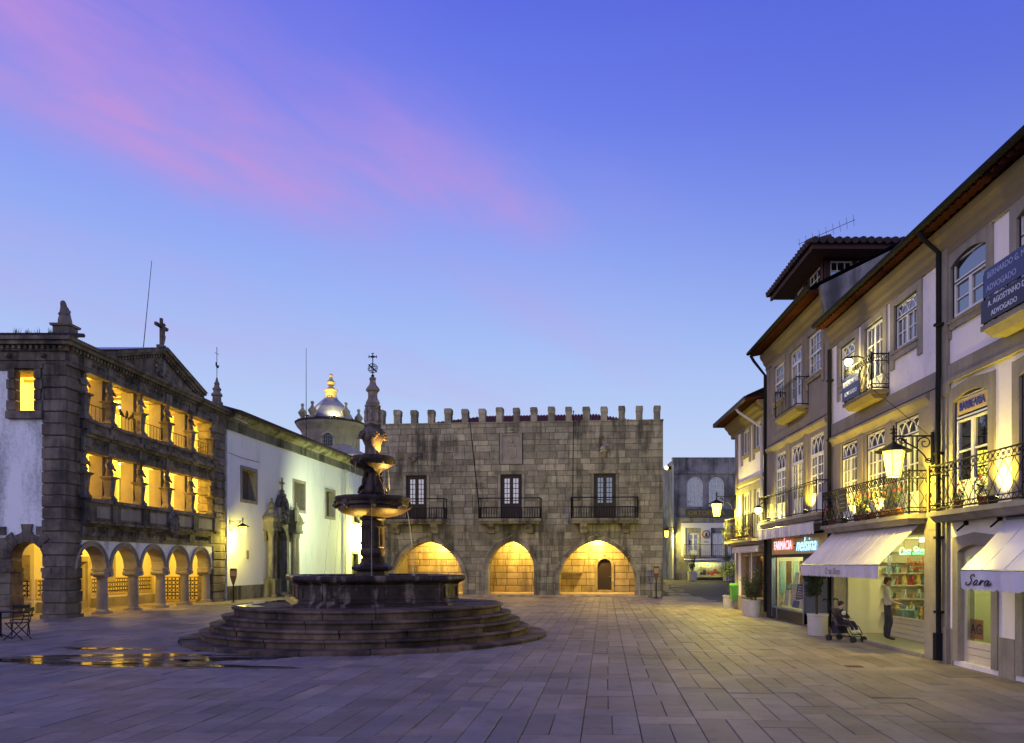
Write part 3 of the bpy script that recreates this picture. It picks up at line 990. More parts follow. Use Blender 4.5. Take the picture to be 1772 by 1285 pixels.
def iron_rail(b, pts, z0, z1, pitch=0.12, r=0.010, style='bars', mid=None):
    """railing along a polyline of (x, y) points"""
    for (xa, ya), (xb, yb) in zip(pts[:-1], pts[1:]):
        L = math.hypot(xb - xa, yb - ya)
        if L < 0.02: continue
        dx, dy = (xb - xa) / L, (yb - ya) / L
        def P(s, z):
            return (xa + dx * s, ya + dy * s, z)
        for z in (z0 + 0.05, z1):
            b.tube([P(0, z), P(L, z)], r * 1.6, 4)
        if mid:
            b.tube([P(0, mid), P(L, mid)], r * 1.2, 4)
        b.tube([P(0, z0 - 0.02), P(0, z1 + 0.04)], r * 1.8, 5)
        b.tube([P(L, z0 - 0.02), P(L, z1 + 0.04)], r * 1.8, 5)
        n = max(1, int(L / pitch))
        if style == 'bars':
            top = mid or z1
            for k in range(1, n):
                b.tube([P(L * k / n, z0 + 0.05), P(L * k / n, top)], r, 4)
        elif style == 'hoops':
            for k in range(n):
                s0, s1 = L * k / n, L * (k + 1) / n
                h = z1 - 0.04
                b.tube([P(s0, z0 + 0.05), P(s0, h - 0.09), P((s0 + s1) / 2 - (s1 - s0) * 0.18, h), P((s0 + s1) / 2 + (s1 - s0) * 0.18, h), P(s1, h - 0.09)], r * 0.85, 4)
        else:
            zt = z1 - 0.16
            b.tube([P(0, zt), P(L, zt)], r, 4)
            m = 10
            zb = z0 + 0.14
            b.tube([P(0, zb), P(L, zb)], r, 4)
            for k in range(n + 1):
                s = L * k / n
                sg = 1 if k % 2 else -1
                A = pitch * 0.42
                b.tube([P(min(L, max(0, s + sg * A * math.cos(2 * PI * 1.5 * i / m))), zb + (zt - zb) * i / m) for i in range(m + 1)], r * 0.8, 4)
            for k in range(n):
                s0, s1 = L * k / n, L * (k + 1) / n
                b.tube([P(s0, zt), P((s0 + s1) / 2, (zt + z1) / 2 + 0.03), P(s1, zt)], r * 0.7, 4)
                b.tube([P(s0, z1), P((s0 + s1) / 2, (zt + z1) / 2 - 0.03), P(s1, z1)], r * 0.7, 4)
                b.tube([P(s0, z0 + 0.05), P((s0 + s1) / 2, zb), P(s1, z0 + 0.05)], r * 0.7, 4)

# ================================================================== TOWN HALL
TH_ANG = math.atan2(-1.55, 17.6)
hall = thing('town_hall', 'medieval granite town hall with battlements and three lit pointed arches', 'building', (-11.4, 46.35, 0), TH_ANG)
TL = 17.65
HT = 10.6
rr = random.Random(17)
A1, A2, A3 = (3.33, 2.2, 2.52, 0.86), (8.50, 1.40, 1.72, 1.66), (13.70, 2.28, 2.62, 0.80)   # centre, half span, rise, springing
RING = 0.30
ops = []
for c, a, h, zs in (A1, A2, A3):
    w = pointed(a + RING, h + RING, zs)
    ops.append((c, w, 0.0, zs + h + RING))
WZ0, WZ1 = 4.72, 7.42
WINS = (2.62, 8.50, 14.18)
for c in WINS:
    ops.append((c, (lambda z: 0.83), WZ0, WZ1 + 0.2))
ops.append((8.50, (lambda z: 0.72), 8.02, 9.92))
cz = [0.0]
marks = [4.72, 7.62, 8.02, 9.92, HT]
for m in marks:
    k = max(1, int(round((m - cz[-1]) / 0.385)))
    st0 = cz[-1]
    for i in range(1, k + 1):
        j = rr.uniform(-0.05, 0.05) if i < k else 0
        cz.append(st0 + (m - st0) * i / k + j)
polys, segs = masonry(cz, 0.0, TL, ops, 0.70, rr)
b = MB()
wall_core(b, segs, 0.022, 0.95)
b.box(0.02, TL - 0.02, 0.95, 14.0, 4.0, HT - 0.05)
b.box(0.0, 0.9, 0.951, 14.0, 0.0, 4.0)
b.box(TL - 0.9, TL - 0.02, 0.951, 14.0, 0.0, 4.0)
b.build('wall', 'mortar', hall)
lay_stones(polys, hall, 'granite', 0.0, 0.06, 300, rr, jit=0.016)
# right-hand flank courses (seen at a slant from the street)
b = MB()
for za, zb in zip(cz[:-1], cz[1:]):
    y = rr.uniform(0.0, 0.5)
    while y < 13.8:
        l = rr.uniform(0.6, 1.1)
        b.box(TL - 0.03, TL + rr.uniform(-0.008, 0.008), y + 0.012, min(13.9, y + l) - 0.012, za + 0.012, zb - 0.012)
        y += l
tag(b.build('flank_stonework', 'granite', hall), kind='stuff')
# arches
def voussoirs(parent, c, a, h, zs, ring, y0, y1, n, mat, name='voussoir', jambs=3, z0=0.0):
    R_ = (a * a + h * h) / (2 * a)
    ox = R_ - a
    amax = math.acos(max(-1, min(1, ox / R_)))
    ro = R_ + ring
    aout = math.acos(max(-1, min(1, ox / ro)))
    for s in (1, -1):
        for k in range(n):
            pts = []
            for (rad, am) in ((R_, amax), (ro, aout)):
                t0, t1 = am * k / n, am * (k + 1) / n
                seq = [t0 + 0.004, (t0 + t1) / 2, t1 - 0.004]
                if rad == ro:
                    seq = seq[::-1]
                pts += [(c + s * (-ox + rad * math.cos(t)), zs + rad * math.sin(t)) for t in seq]
            if s > 0:
                pts = pts[::-1]
            MB().prism(pts, y0, y1).build(name, mat, parent)
        for k in range(jambs):
            za, zb = z0 + (zs - z0) * k / jambs, z0 + (zs - z0) * (k + 1) / jambs
            xa, xb = c + s * a, c + s * (a + ring)
            MB().box(min(xa, xb), max(xa, xb), y0, y1, za + 0.006, zb - 0.006).build('jamb_stone', mat, parent)
for c, a, h, zs in (A1, A2, A3):
    voussoirs(hall, c, a, h, zs, 0.22, -0.03, 0.94, 7, 'granite', jambs=2)
    voussoirs(hall, c, a + 0.22, h + 0.22, zs, 0.085, -0.09, 0.05, 9, 'granite', 'hood_mould', jambs=2)
# battlements
nm = 17
for k in range(nm):
    x = 0.35 + (TL - 0.7) * k / (nm - 1)
    b = MB()
    b.box(-0.21, 0.21, -0.02, 0.45, 0.0, 0.52)
    b.frustum(-0.215, 0.215, -0.03, 0.46, 0.52, 0.60, -0.02)
    b.box(-0.235, 0.235, -0.05, 0.48, 0.60, 0.84)
    b.frustum(-0.235, 0.235, -0.05, 0.48, 0.84, 0.90, 0.035)
    o = b.build('merlon', 'granite', hall, (x, 0.0, HT + rr.uniform(-0.03, 0.01)), (rr.uniform(-0.015, 0.015), rr.uniform(-0.015, 0.015), rr.uniform(-0.05, 0.05)), key='merlon')
    o.scale = (rr.uniform(0.84, 0.95), 1, rr.uniform(0.94, 1.0))
b = MB()
b.box(-0.03, TL + 0.03, -0.05, 0.7, HT - 0.05, HT + 0.012)
b.build('parapet_coping', 'granite', hall)
# tiled roof
b = MB()
rx0, rx1, ry0, ry1, rz0, rz1 = 1.3, 16.9, 0.75, 6.6, HT - 0.1, 12.25
ra, rb = 5.6, 13.4
n = 78
for k in range(n):
    x = rx0 + (rx1 - rx0) * (k + 0.5) / n
    t = 1.0
    if x < ra: t = (x - rx0) / (ra - rx0)
    if x > rb: t = (rx1 - x) / (rx1 - rb)
    y1, z1 = ry0 + (ry1 - ry0) * t, rz0 + (rz1 - rz0) * t
    hw = (rx1 - rx0) / n / 2
    vs = []
    for (yy, zz) in ((ry0, rz0), (y1, z1)):
        vs += [(x - hw, yy, zz - 0.03), (x - hw * 0.6, yy, zz + 0.05), (x, yy, zz + 0.085), (x + hw * 0.6, yy, zz + 0.05), (x + hw, yy, zz - 0.03)]
    b.add(vs, [(i, i + 1, i + 6, i + 5) for i in range(4)])
b.build('roof', 'roof_tile', hall)
# windows, balconies
def pane_obj(w, h, mat, parent, loc):
    key = 'pane%.3f_%.3f_%s' % (w, h, mat)
    MB().box(-w / 2, w / 2, -0.004, 0.004, -h / 2, h / 2).build('pane', mat, parent, loc, (rnd(-0.006, 0.006), 0, rnd(-0.008, 0.008)), key=key)

def leaf_window(parent, cx, z0, w, h, y, frame_mat, cols=2, rows=4, fr=0.05, mun=0.022, panel=0.0, transom=0.0, fan=None, split=True, pane_mat='pane', depth=0.07, name='window', outer=None):
    """pair of glazed leaves (cols x rows panes each), optional solid panel at the foot and fanlight over"""
    key = 'win%s' % str((w, h, frame_mat, cols, rows, fr, mun, panel, transom, fan, split))
    panes = []
    b = MB()
    x0, x1 = -w / 2, w / 2
    b.box(x0, x0 + fr, 0, depth, 0, h)
    b.box(x1 - fr, x1, 0, depth, 0, h)
    b.box(x0 + fr, x1 - fr, 0, depth, h - fr, h)
    b.box(x0 + fr, x1 - fr, 0, depth, 0, fr)
    top = h - fr
    if transom > 0:
        zt = h - transom
        b.box(x0 + fr, x1 - fr, -0.015, depth, zt - 0.05, zt)
        top = zt - 0.05
        tw, th = w - 2 * fr, transom - fr
        if fan:
            m = 3 if fan == 'arcs' else 2
            step = tw / m
            for k in range(-1, m + 1):
                cxx = x0 + fr + step * (k + 0.5)
                pts = []
                for i in range(13):
                    a = PI * i / 12
                    px = cxx + step * 0.98 * math.cos(a)
                    pz = zt + th * 0.98 * math.sin(a)
                    if x0 + fr - 0.001 <= px <= x1 - fr + 0.001:
                        pts.append((px, 0.02, pz))
                if len(pts) > 1:
                    b.tube(pts, 0.017, 4)
        panes.append((tw, th, 0.0, zt + th / 2))
    leaves = [(x0 + fr, 0.0), (0.0, x1 - fr)] if split else [(x0 + fr, x1 - fr)]
    for xa, xb in leaves:
        s = fr * 0.8
        b.box(xa, xa + s, -0.012, depth - 0.01, fr, top)
        b.box(xb - s, xb, -0.012, depth - 0.01, fr, top)
        zb = fr
        if panel > 0:
            b.box(xa + s, xb - s, 0.005, depth - 0.02, fr, panel)
            b.box(xa + s + 0.05, xb - s - 0.05, -0.006, 0.006, fr + 0.06, panel - 0.05)
            zb = panel
        b.box(xa + s, xb - s, -0.012, depth - 0.01, zb, zb + s)
        b.box(xa + s, xb - s, -0.012, depth - 0.01, top - s, top)
        ax, bx_, az, bz = xa + s, xb - s, zb + s, top - s
        for i in range(1, cols):
            x = ax + (bx_ - ax) * i / cols
            b.box(x - mun / 2, x + mun / 2, 0, depth - 0.02, az, bz)
        for j in range(1, rows):
            z = az + (bz - az) * j / rows
            b.box(ax, bx_, 0.002, depth - 0.022, z - mun / 2, z + mun / 2)
        pw, ph = (bx_ - ax) / cols, (bz - az) / rows
        for i in range(cols):
            for j in range(rows):
                panes.append((pw, ph, ax + pw * (i + 0.5), az + ph * (j + 0.5)))
    win = b.build(name, frame_mat, parent, (cx, y, z0), key=key)
    if outer:
        g = MB()
        t = 0.03
        g.box(x0, x0 + t, -0.02, 0.03, 0, h); g.box(x1 - t, x1, -0.02, 0.03, 0, h); g.box(x0 + t, x1 - t, -0.021, 0.029, h - t, h); g.box(x0 + t, x1 - t, -0.021, 0.029, 0, t)
        if transom > 0:
            g.box(x0 + t, x1 - t, -0.024, 0.02, h - transom - 0.062, h - transom - 0.038)
        g.build('outer_frame', outer, win, key='outer%s' % str((w, h, transom)))
    for pw, ph, px, pz in panes:
        pane_obj(round(pw, 3), round(ph, 3), pane_mat, win, (px, 0.03, pz))
    return win

for i, c in enumerate(WINS):
    b = MB()
    b.box(c - 0.82, c - 0.66, -0.02, 0.3, WZ0, WZ1)
    b.box(c + 0.66, c + 0.82, -0.02, 0.3, WZ0, WZ1)
    b.box(c - 1.0, c + 1.0, -0.05, 0.3, WZ1, WZ1 + 0.19)
    b.build('window_surround', 'granite', hall)
    MB().box(c - 0.70, c + 0.70, 0.36, 0.45, WZ0, WZ1).build('curtain', 'curtain', hall)
    leaf_window(hall, c, WZ0, 1.32, WZ1 - WZ0, 0.14, 'wood_dark', 2, 5, 0.13, 0.035, panel=0.85)
    bw = (1.95, 1.9, 2.02)[i]
    b = MB()
    b.box(c - bw, c + bw, -0.75, 0.0, 4.54, 4.70)
    b.box(c - bw + 0.1, c + bw - 0.1, -0.65, 0.0, 4.40, 4.54)
    bal = b.build('balcony', 'granite', hall)
    for s in (-1, 1):
        b = MB()
        b.prism_x([(-0.6, 4.40), (-0.5, 4.22), (-0.25, 4.05), (-0.2, 3.85), (0, 3.8), (0, 4.40)], c + s * bw * 0.62 - 0.2, c + s * bw * 0.62 + 0.2)
        b.build('corbel', 'granite', bal)
    b = MB()
    iron_rail(b, [(c - bw + 0.05, 0), (c - bw + 0.05, -0.70), (c + bw - 0.05, -0.70), (c + bw - 0.05, 0)], 4.70, 5.92, 0.15, 0.018, 'bars', mid=5.35)
    b.build('railing', 'iron', bal)
# arms over the middle window
b = MB()
for (x0, x1, z0, z1) in ((-0.68, 0.68, 8.04, 8.16), (-0.68, 0.68, 9.78, 9.90), (-0.68, -0.56, 8.16, 9.78), (0.56, 0.68, 8.16, 9.78)):
    b.box(8.5 + x0, 8.5 + x1, -0.07, 0.05, z0, z1)
b.box(7.94, 9.06, 0.0, 0.05, 8.16, 9.78)
arms = b.build('coat_of_arms_panel', 'granite_trim', hall)
b = MB()
b.prism([(8.16, 8.75), (8.2, 8.5), (8.5, 8.32), (8.8, 8.5), (8.84, 8.75), (8.84, 9.05), (8.16, 9.05)], -0.06, 0.02)
b.prism([(8.26, 8.72), (8.5, 8.44), (8.74, 8.72), (8.74, 8.95), (8.26, 8.95)], -0.085, 0.0)
for k in range(5):
    b.ball((8.26 + 0.12 * k, -0.03, 9.12), 0.055, 7, 5)
b.box(8.2, 8.8, -0.05, 0.0, 9.05, 9.12)
b.ball((8.5, -0.02, 9.45), 0.13, 9, 6, 1, 0.5, 1.3)
b.tube([(8.3, -0.02, 9.3), (8.4, -0.03, 9.5), (8.5, -0.03, 9.62), (8.62, -0.03, 9.5), (8.7, -0.02, 9.3)], 0.03, 5)
b.build('carved_shield', 'granite_trim', arms)
b = MB()
b.box(8.2, 8.8, -0.06, 0.02, 9.95, 10.05)
b.ball((8.5, -0.03, 10.2), 0.14, 9, 6, 1.4, 0.5, 0.8)
b.build('carved_crest', 'granite', hall)
b = MB()
b.ball((14.15, -0.1, 8.83), 0.26, 14, 10, 1, 0.7, 1)
for t in (0.0, 0.9, 1.8):
    b.tube([(14.15 + 0.27 * math.cos(a) * math.cos(t), -0.1 + 0.19 * math.sin(a), 8.83 + 0.27 * math.cos(a) * math.sin(t)) for a in [2 * PI * j / 16 for j in range(16)]], 0.028, 5, True)
b.prism([(14.0, 8.4), (14.3, 8.4), (14.25, 8.6), (14.05, 8.6)], -0.12, 0.02)
b.build('carved_sphere', 'granite', hall)
b = MB()
b.ball((2.5, -0.08, 8.4), 0.15, 9, 7, 1, 0.8, 1.3)
b.tube([(2.5, -0.06, 8.45), (2.25, -0.05, 8.55), (2.12, -0.04, 8.5)], 0.05, 5)
b.tube([(2.5, -0.06, 8.45), (2.75, -0.05, 8.62), (2.95, -0.04, 8.6)], 0.05, 5)
b.build('carved_figure', 'granite_old', hall)
# leaning flag poles
for (xa, ya, za, xb, yb, zb, lbl) in ((6.75, -0.80, 4.8, 6.15, -1.15, 10.9, 'black flagpole leaning from the middle town hall balcony'), (12.3, -0.80, 4.8, 12.38, -1.15, 10.9, 'black flagpole upright at the right town hall balcony'), (0.75, -0.80, 4.8, 0.2, -1.15, 9.6, 'black flagpole of the town hall balcony behind the fountain')):
    M = Matrix.Translation(hall.location) @ Matrix.Rotation(TH_ANG, 4, 'Z')
    b = MB()
    b.tube([M @ Vector((xa, ya, za)), M @ Vector((xb, yb, zb))], 0.035, 6, r2=0.022)
    b.ball(M @ Vector((xb, yb, zb + 0.04)), 0.05, 6, 5)
    b.tube([M @ Vector((xa, ya + 0.1, za + 1.1)), M @ Vector((xa - 0.05 * (xa - xb), ya - 0.06, za + 1.1))], 0.03, 5)
    tag(b.build('flagpole', 'iron'), lbl, 'flagpole', 'flagpoles on the town hall')
# arcade interior
b = MB()
b.box(0.9, TL - 0.9, 0.3, 5.0, 0.02, 0.14)
b.box(0.9, TL - 0.9, -0.12, 0.3, 0.0, 0.10)
b.build('arcade_floor', 'granite_inside', hall)
bz = [0.14 + 0.43 * i for i in range(10)]
bz[-1] = 4.0
op_in = [(14.05, (lambda z: (0.62 if z < 1.86 else math.sqrt(max(0, 0.62 ** 2 - (z - 1.86) ** 2)))), 0.14, 2.48)]
polys, segs = masonry(bz, 0.9, TL - 0.9, op_in, 0.85, rr, gap=0.04)
b = MB()
wall_core(b, segs, 4.12, 4.5)
b.build('arcade_back_wall', 'mortar', hall)
st = MB()
for p in polys:
    st.prism(p, 4.10 + rr.uniform(-0.01, 0.01), 4.16)
tag(st.build('arcade_stonework', 'granite_inside', hall), kind='stuff')
voussoirs(hall, 14.05, 0.46, 0.47, 1.86, 0.16, 4.05, 4.3, 4, 'granite_inside', jambs=3, z0=0.3)
b = MB()
b.prism([(13.6, 0.3), (14.5, 0.3), (14.5, 1.86)] + [(14.05 + 0.45 * math.cos(a), 1.86 + 0.45 * math.sin(a)) for a in [PI * j / 10 for j in range(1, 10)]] + [(13.6, 1.86)], 4.22, 4.28)
dd = b.build('door', 'wood_dark', hall)
MB().ball((14.4, 4.19, 1.15), 0.04, 7, 5).build('handle', 'zinc', dd)
for k in range(4):
    MB().box(13.68 + 0.21 * k, 13.69 + 0.21 * k, 4.205, 4.221, 0.35, 2.1).build('door_plank', 'wood_dark', dd)
b = MB()
b.box(13.45, 14.65, 3.6, 4.1, 0.14, 0.28)
b.build('door_step', 'granite_inside', hall)
b = MB()
b.box(10.9, 12.6, 3.85, 4.1, 1.38, 1.48)
b.box(11.0, 12.5, 3.95, 4.1, 1.2, 1.38)
b.build('wall_shelf', 'granite_inside', hall)
for x in (5.55, 6.9, 10.35, 16.3):
    pass
for (xa, xb) in ((5.85, 6.5), (10.3, 10.7)):
    b = MB()
    b.box(xa, xb, 0.96, 4.1, 0.14, 4.0)
    b.build('cross_wall', 'granite_inside', hall)
b = MB()
b.box(0.9, TL - 0.9, 0.95, 4.5, 3.95, 3.99)
b.build('arcade_ceiling', 'beam_wood', hall)
for k in range(12):
    MB().box(1.5 + 1.25 * k, 1.68 + 1.25 * k, 0.96, 4.1, 3.78, 3.95).build('ceiling_beam', 'beam_wood', hall)
WARM = (1.0, 0.63, 0.12)
for i, (x, wd) in enumerate(((3.3, 'left'), (8.5, 'middle'), (13.6, 'right'))):
    M = Matrix.Translation(hall.location) @ Matrix.Rotation(TH_ANG, 4, 'Z')
    p = M @ Vector((x, 3.3, 3.68))
    lt = thing('ceiling_lamp', 'round lamp under the ceiling behind the %s town hall arch' % wd, 'lamp', p, TH_ANG, 'lamps in the town hall arcade')
    MB().lathe([(0.05, 0.28), (0.16, 0.06), (0.17, 0.02), (0.15, 0.0)], 16).build('lamp_shade', 'iron', lt)
    MB().ball((0, 0, -0.01), 0.09, 10, 7).build('bulb', 'bulb', lt)
    lamp('arcade_light', 'POINT', lt, (0, 0, -0.16), (900, 650, 980)[i], WARM, 0.12)
# ================================================================== LOGGIA BUILDING (left)
HP = PI / 2
log = thing('loggia_building', 'old granite palace with two lit loggias over an arcade and a pediment', 'building', (-18, 27.4, 0), HP)
COLS = (2.62, 4.80, 7.00, 9.20)
SIDE = (0, 0, -HP)     # the flank that faces the camera: (a, depth, z), a runs from -9 (left) to 0 (corner)
rl = random.Random(4)

def rblock(b, x0, x1, y0, y1, z0, z1, ch=0.03):
    lv = [(z0, ch), (z0 + ch, 0), (z1 - ch, 0), (z1, ch)]
    vs, fs = [], []
    for z, d in lv:
        vs += [(x0 + d, y0 + d, z), (x1 - d, y0 + d, z), (x1 - d, y1 - d, z), (x0 + d, y1 - d, z)]
    for i in range(3):
        for k in range(4):
            fs.append((i * 4 + k, i * 4 + (k + 1) % 4, (i + 1) * 4 + (k + 1) % 4, (i + 1) * 4 + k))
    fs += [(3, 2, 1, 0), (12, 13, 14, 15)]
    b.add(vs, fs)

def rusticated_pier(parent, x0, x1, y0, y1, z0, z1, n, mat='granite_old'):
    MB().box(x0 + 0.05, x1 - 0.05, y0 + 0.05, y1 - 0.05, z0, z1).build('pier_core', 'mortar', parent)
    z = z0
    for k in range(n):
        h = (z1 - z0) / n
        e = 0.02 if k % 2 else -0.01
        j = rl.uniform(-0.012, 0.012)
        sx = x0 + (x1 - x0) * (0.55 if k % 2 else 0.40) + rl.uniform(-0.05, 0.05)
        if k % 2:
            for a, c in ((x0 - e, sx - 0.004), (sx + 0.004, x1 + e * 0.2)):
                b = MB(); rblock(b, a, c, y0 - e + j, y1, z + 0.014, z + h - 0.014, 0.026); b.build('quoin_stone', mat, parent)
        else:
            sy = y0 + (y1 - y0) * 0.5 + rl.uniform(-0.08, 0.08)
            for a, c in ((y0 - e, sy - 0.004), (sy + 0.004, y1)):
                b = MB(); rblock(b, x0 - e + j, x1 + e * 0.2, a, c, z + 0.014, z + h - 0.014, 0.026); b.build('quoin_stone', mat, parent)
        z += h

rusticated_pier(log, 0.0, 0.92, 0.0, 0.87, 0.12, 9.30, 21)
MB().box(-0.05, 0.97, -0.05, 0.92, 0.0, 0.13).build('pier_plinth', 'granite_old', log)
rusticated_pier(log, 11.62, 13.0, -0.03, 0.8, 0.12, 9.30, 22)
MB().box(11.58, 13.04, -0.07, 0.85, 0.0, 0.13).build('pier_plinth', 'granite_old', log)

def holes_wall(b, x0, x1, z0, z1, y0, y1, holes):
    xs = sorted(set([x0, x1] + [v for h in holes for v in h[:2] if x0 < v < x1]))
    zs = sorted(set([z0, z1] + [v for h in holes for v in h[2:] if z0 < v < z1]))
    for xa, xb in zip(xs[:-1], xs[1:]):
        run = None
        for za, zb in zip(zs[:-1], zs[1:]):
            mx, mz = (xa + xb) / 2, (za + zb) / 2
            if any(h[0] < mx < h[1] and h[2] < mz < h[3] for h in holes):
                if run: b.box(xa, xb, y0, y1, run[0], run[1])
                run = None
            else:
                run = (run[0], zb) if run else (za, zb)
        if run: b.box(xa, xb, y0, y1, run[0], run[1])
    return b

# --- ground arcade
SP = 1.80
cent = [1.53] + [(a + c) / 2 for a, c in zip(COLS[:-1], COLS[1:])] + [10.32]
def semi(r):
    return lambda z: (r if z < SP else math.sqrt(max(0.0, r * r - (z - SP) ** 2)))
ops = [(c, semi(1.03), SP - 0.1, SP + 1.03) for c in cent]
_, segs = masonry([SP, 2.02, 2.24, 2.46, 2.68, 2.9], 0.9, 11.65, ops, 5, rl)
b = MB()
wall_core(b, segs, 0.03, 0.5)
b.build('arcade_wall', 'white_plaster', log)
for c in cent:
    for k in range(9):
        a0, a1 = PI * k / 9 + 0.006, PI * (k + 1) / 9 - 0.006
        b = MB(); b.ring(c, SP, 0.88, 1.00, -0.01, 0.55, a0, a1, 2); b.ring(c, SP, 0.995, 1.075, -0.05, 0.1, a0, a1, 2)
        b.build('voussoir', 'granite_trim', log)
def arcade_column(x):
    b = MB()
    b.box(-0.27, 0.27, -0.27, 0.27, 0, 0.07)
    b.lathe([(0.26, 0.07), (0.27, 0.11), (0.23, 0.15), (0.21, 0.17), (0.215, 0.5), (0.19, 1.42), (0.215, 1.44), (0.2, 1.47)], 20)
    col_ = b.build('column', 'granite_trim', log, (x, 0.27, 0), key='arcol', smooth=True)
    b = MB()
    b.box(-0.3, 0.3, -0.26, 0.26, 1.70, 1.80)
    b.box(-0.23, 0.23, -0.22, 0.22, 1.46, 1.70)
    for s in (-1, 1):
        b.tube([(s * 0.24, -0.27, 1.59), (s * 0.24, 0.27, 1.59)], 0.10, 10)
    b.build('capital', 'granite_trim', col_, key='arcap')
for x in COLS:
    arcade_column(x)
arcade_column(11.42)
# --- entablatures, parapet, cornices (front, with breaks over every column)
def band(z0, z1, y0, mat, name, breaks=0.0, x0=0.92, x1=11.62, bw=0.26):
    b = MB().box(x0, x1, y0, 0.4, z0, z1)
    o = b.build(name, mat, log)
    if breaks:
        for x in (1.05,) + COLS + (11.4,):
            MB().box(x - bw, x + bw, y0 - breaks, y0 + 0.05, z0 + 0.004, z1 - 0.004).build('ressaut', mat, o)
    return o
band(2.90, 3.06, -0.02, 'granite_old', 'architrave')
band(3.06, 3.42, -0.06, 'granite_carved', 'frieze', 0.05)
band(3.42, 3.52, -0.2, 'granite_old', 'cornice')
band(3.52, 3.62, -0.36, 'granite_old', 'cornice', 0.04)
band(3.62, 4.34, -0.24, 'granite_old', 'parapet', 0.08)
band(4.34, 4.47, -0.36, 'granite_old', 'parapet_rail', 0.05)
xs = (1.05,) + COLS + (11.4,)
for xa, xb in zip(xs[:-1], xs[1:]):
    b = MB()
    b.box(xa + 0.36, xb - 0.36, -0.262, -0.23, 3.76, 4.22)
    b.build('parapet_panel', 'granite_trim', log)
    b = MB()
    for (p, q, r, s) in ((xa + 0.30, xb - 0.30, 3.70, 3.75), (xa + 0.30, xb - 0.30, 4.23, 4.28), (xa + 0.30, xa + 0.35, 3.75, 4.23), (xb - 0.35, xb - 0.30, 3.75, 4.23)):
        b.box(p, q, -0.28, -0.23, r, s)
    b.build('panel_frame', 'granite_old', log)
# carved arms on the parapet
b = MB()
b.prism([(6.55, 3.55), (6.9, 3.2), (7.25, 3.55), (7.32, 4.1), (7.15, 4.4), (6.65, 4.4), (6.48, 4.1)], -0.42, -0.2)
b.ball((6.9, -0.42, 3.85), 0.26, 10, 8, 0.9, 0.5, 1.2)
for a in range(12):
    t = a * PI / 6
    b.ball((6.9 + 0.36 * math.cos(t), -0.42, 3.83 + 0.46 * math.sin(t)), 0.085, 6, 5)
b.build('carved_arms', 'granite_carved', log, smooth=True)

band(6.27, 6.42, -0.08, 'granite_old', 'architrave', 0.04)
fz = band(6.42, 6.80, -0.10, 'granite_carved', 'frieze', 0.06)
band(6.80, 6.92, -0.22, 'granite_old', 'cornice', 0.05)
band(6.92, 7.08, -0.34, 'granite_old', 'cornice', 0.06)
band(7.08, 7.34, -0.16, 'granite_old', 'plinth', 0.10)
band(7.34, 7.46, -0.26, 'granite_old', 'plinth_rail', 0.08)
band(9.26, 9.42, -0.08, 'granite_old', 'architrave', 0.04, 0.003, 13.0)
fz2 = band(9.42, 9.74, -0.10, 'granite_carved', 'frieze', 0.05, 0.003, 13.0)
band(9.93, 10.06, -0.34, 'granite_old', 'cornice', 0.0, -0.34, 13.3)
band(10.06, 10.20, -0.44, 'granite_old', 'cornice', 0.0, -0.44, 13.4)
b = MB()
b.box(0.0, 13.0, -0.14, 0.4, 9.74, 9.93)
b.build('dentil_band', 'granite_old', log)
for k in range(62):
    MB().box(-0.05, 0.05, -0.11, 0.0, -0.06, 0.06).build('dentil', 'granite_old', log, (0.06 + k * 0.2105, -0.14, 9.84), key='dentil')
# relief on the friezes: scrolls
for zc, z_, parent_, yy in ((6.61, 0.15, fz, -0.11), (9.58, 0.12, fz2, -0.11), (3.24, 0.14, log, -0.07)):
    x = 1.45
    while x < 11.3:
        if min(abs(x - q) for q in xs) > 0.34:
            sg = rl.choice((-1, 1))
            b = MB()
            pts = []
            for i in range(11):
                t = i / 10 * 2.6 * PI
                r_ = z_ * (1 - i / 13)
                pts.append((sg * r_ * math.cos(t), 0, r_ * math.sin(t)))
            b.tube(pts, 0.026, 4)
            b.build('carved_scroll', 'granite_carved', parent_, (x, yy - 0.012, zc), key='scr%d%.2f' % (sg, z_))
        x += 0.33
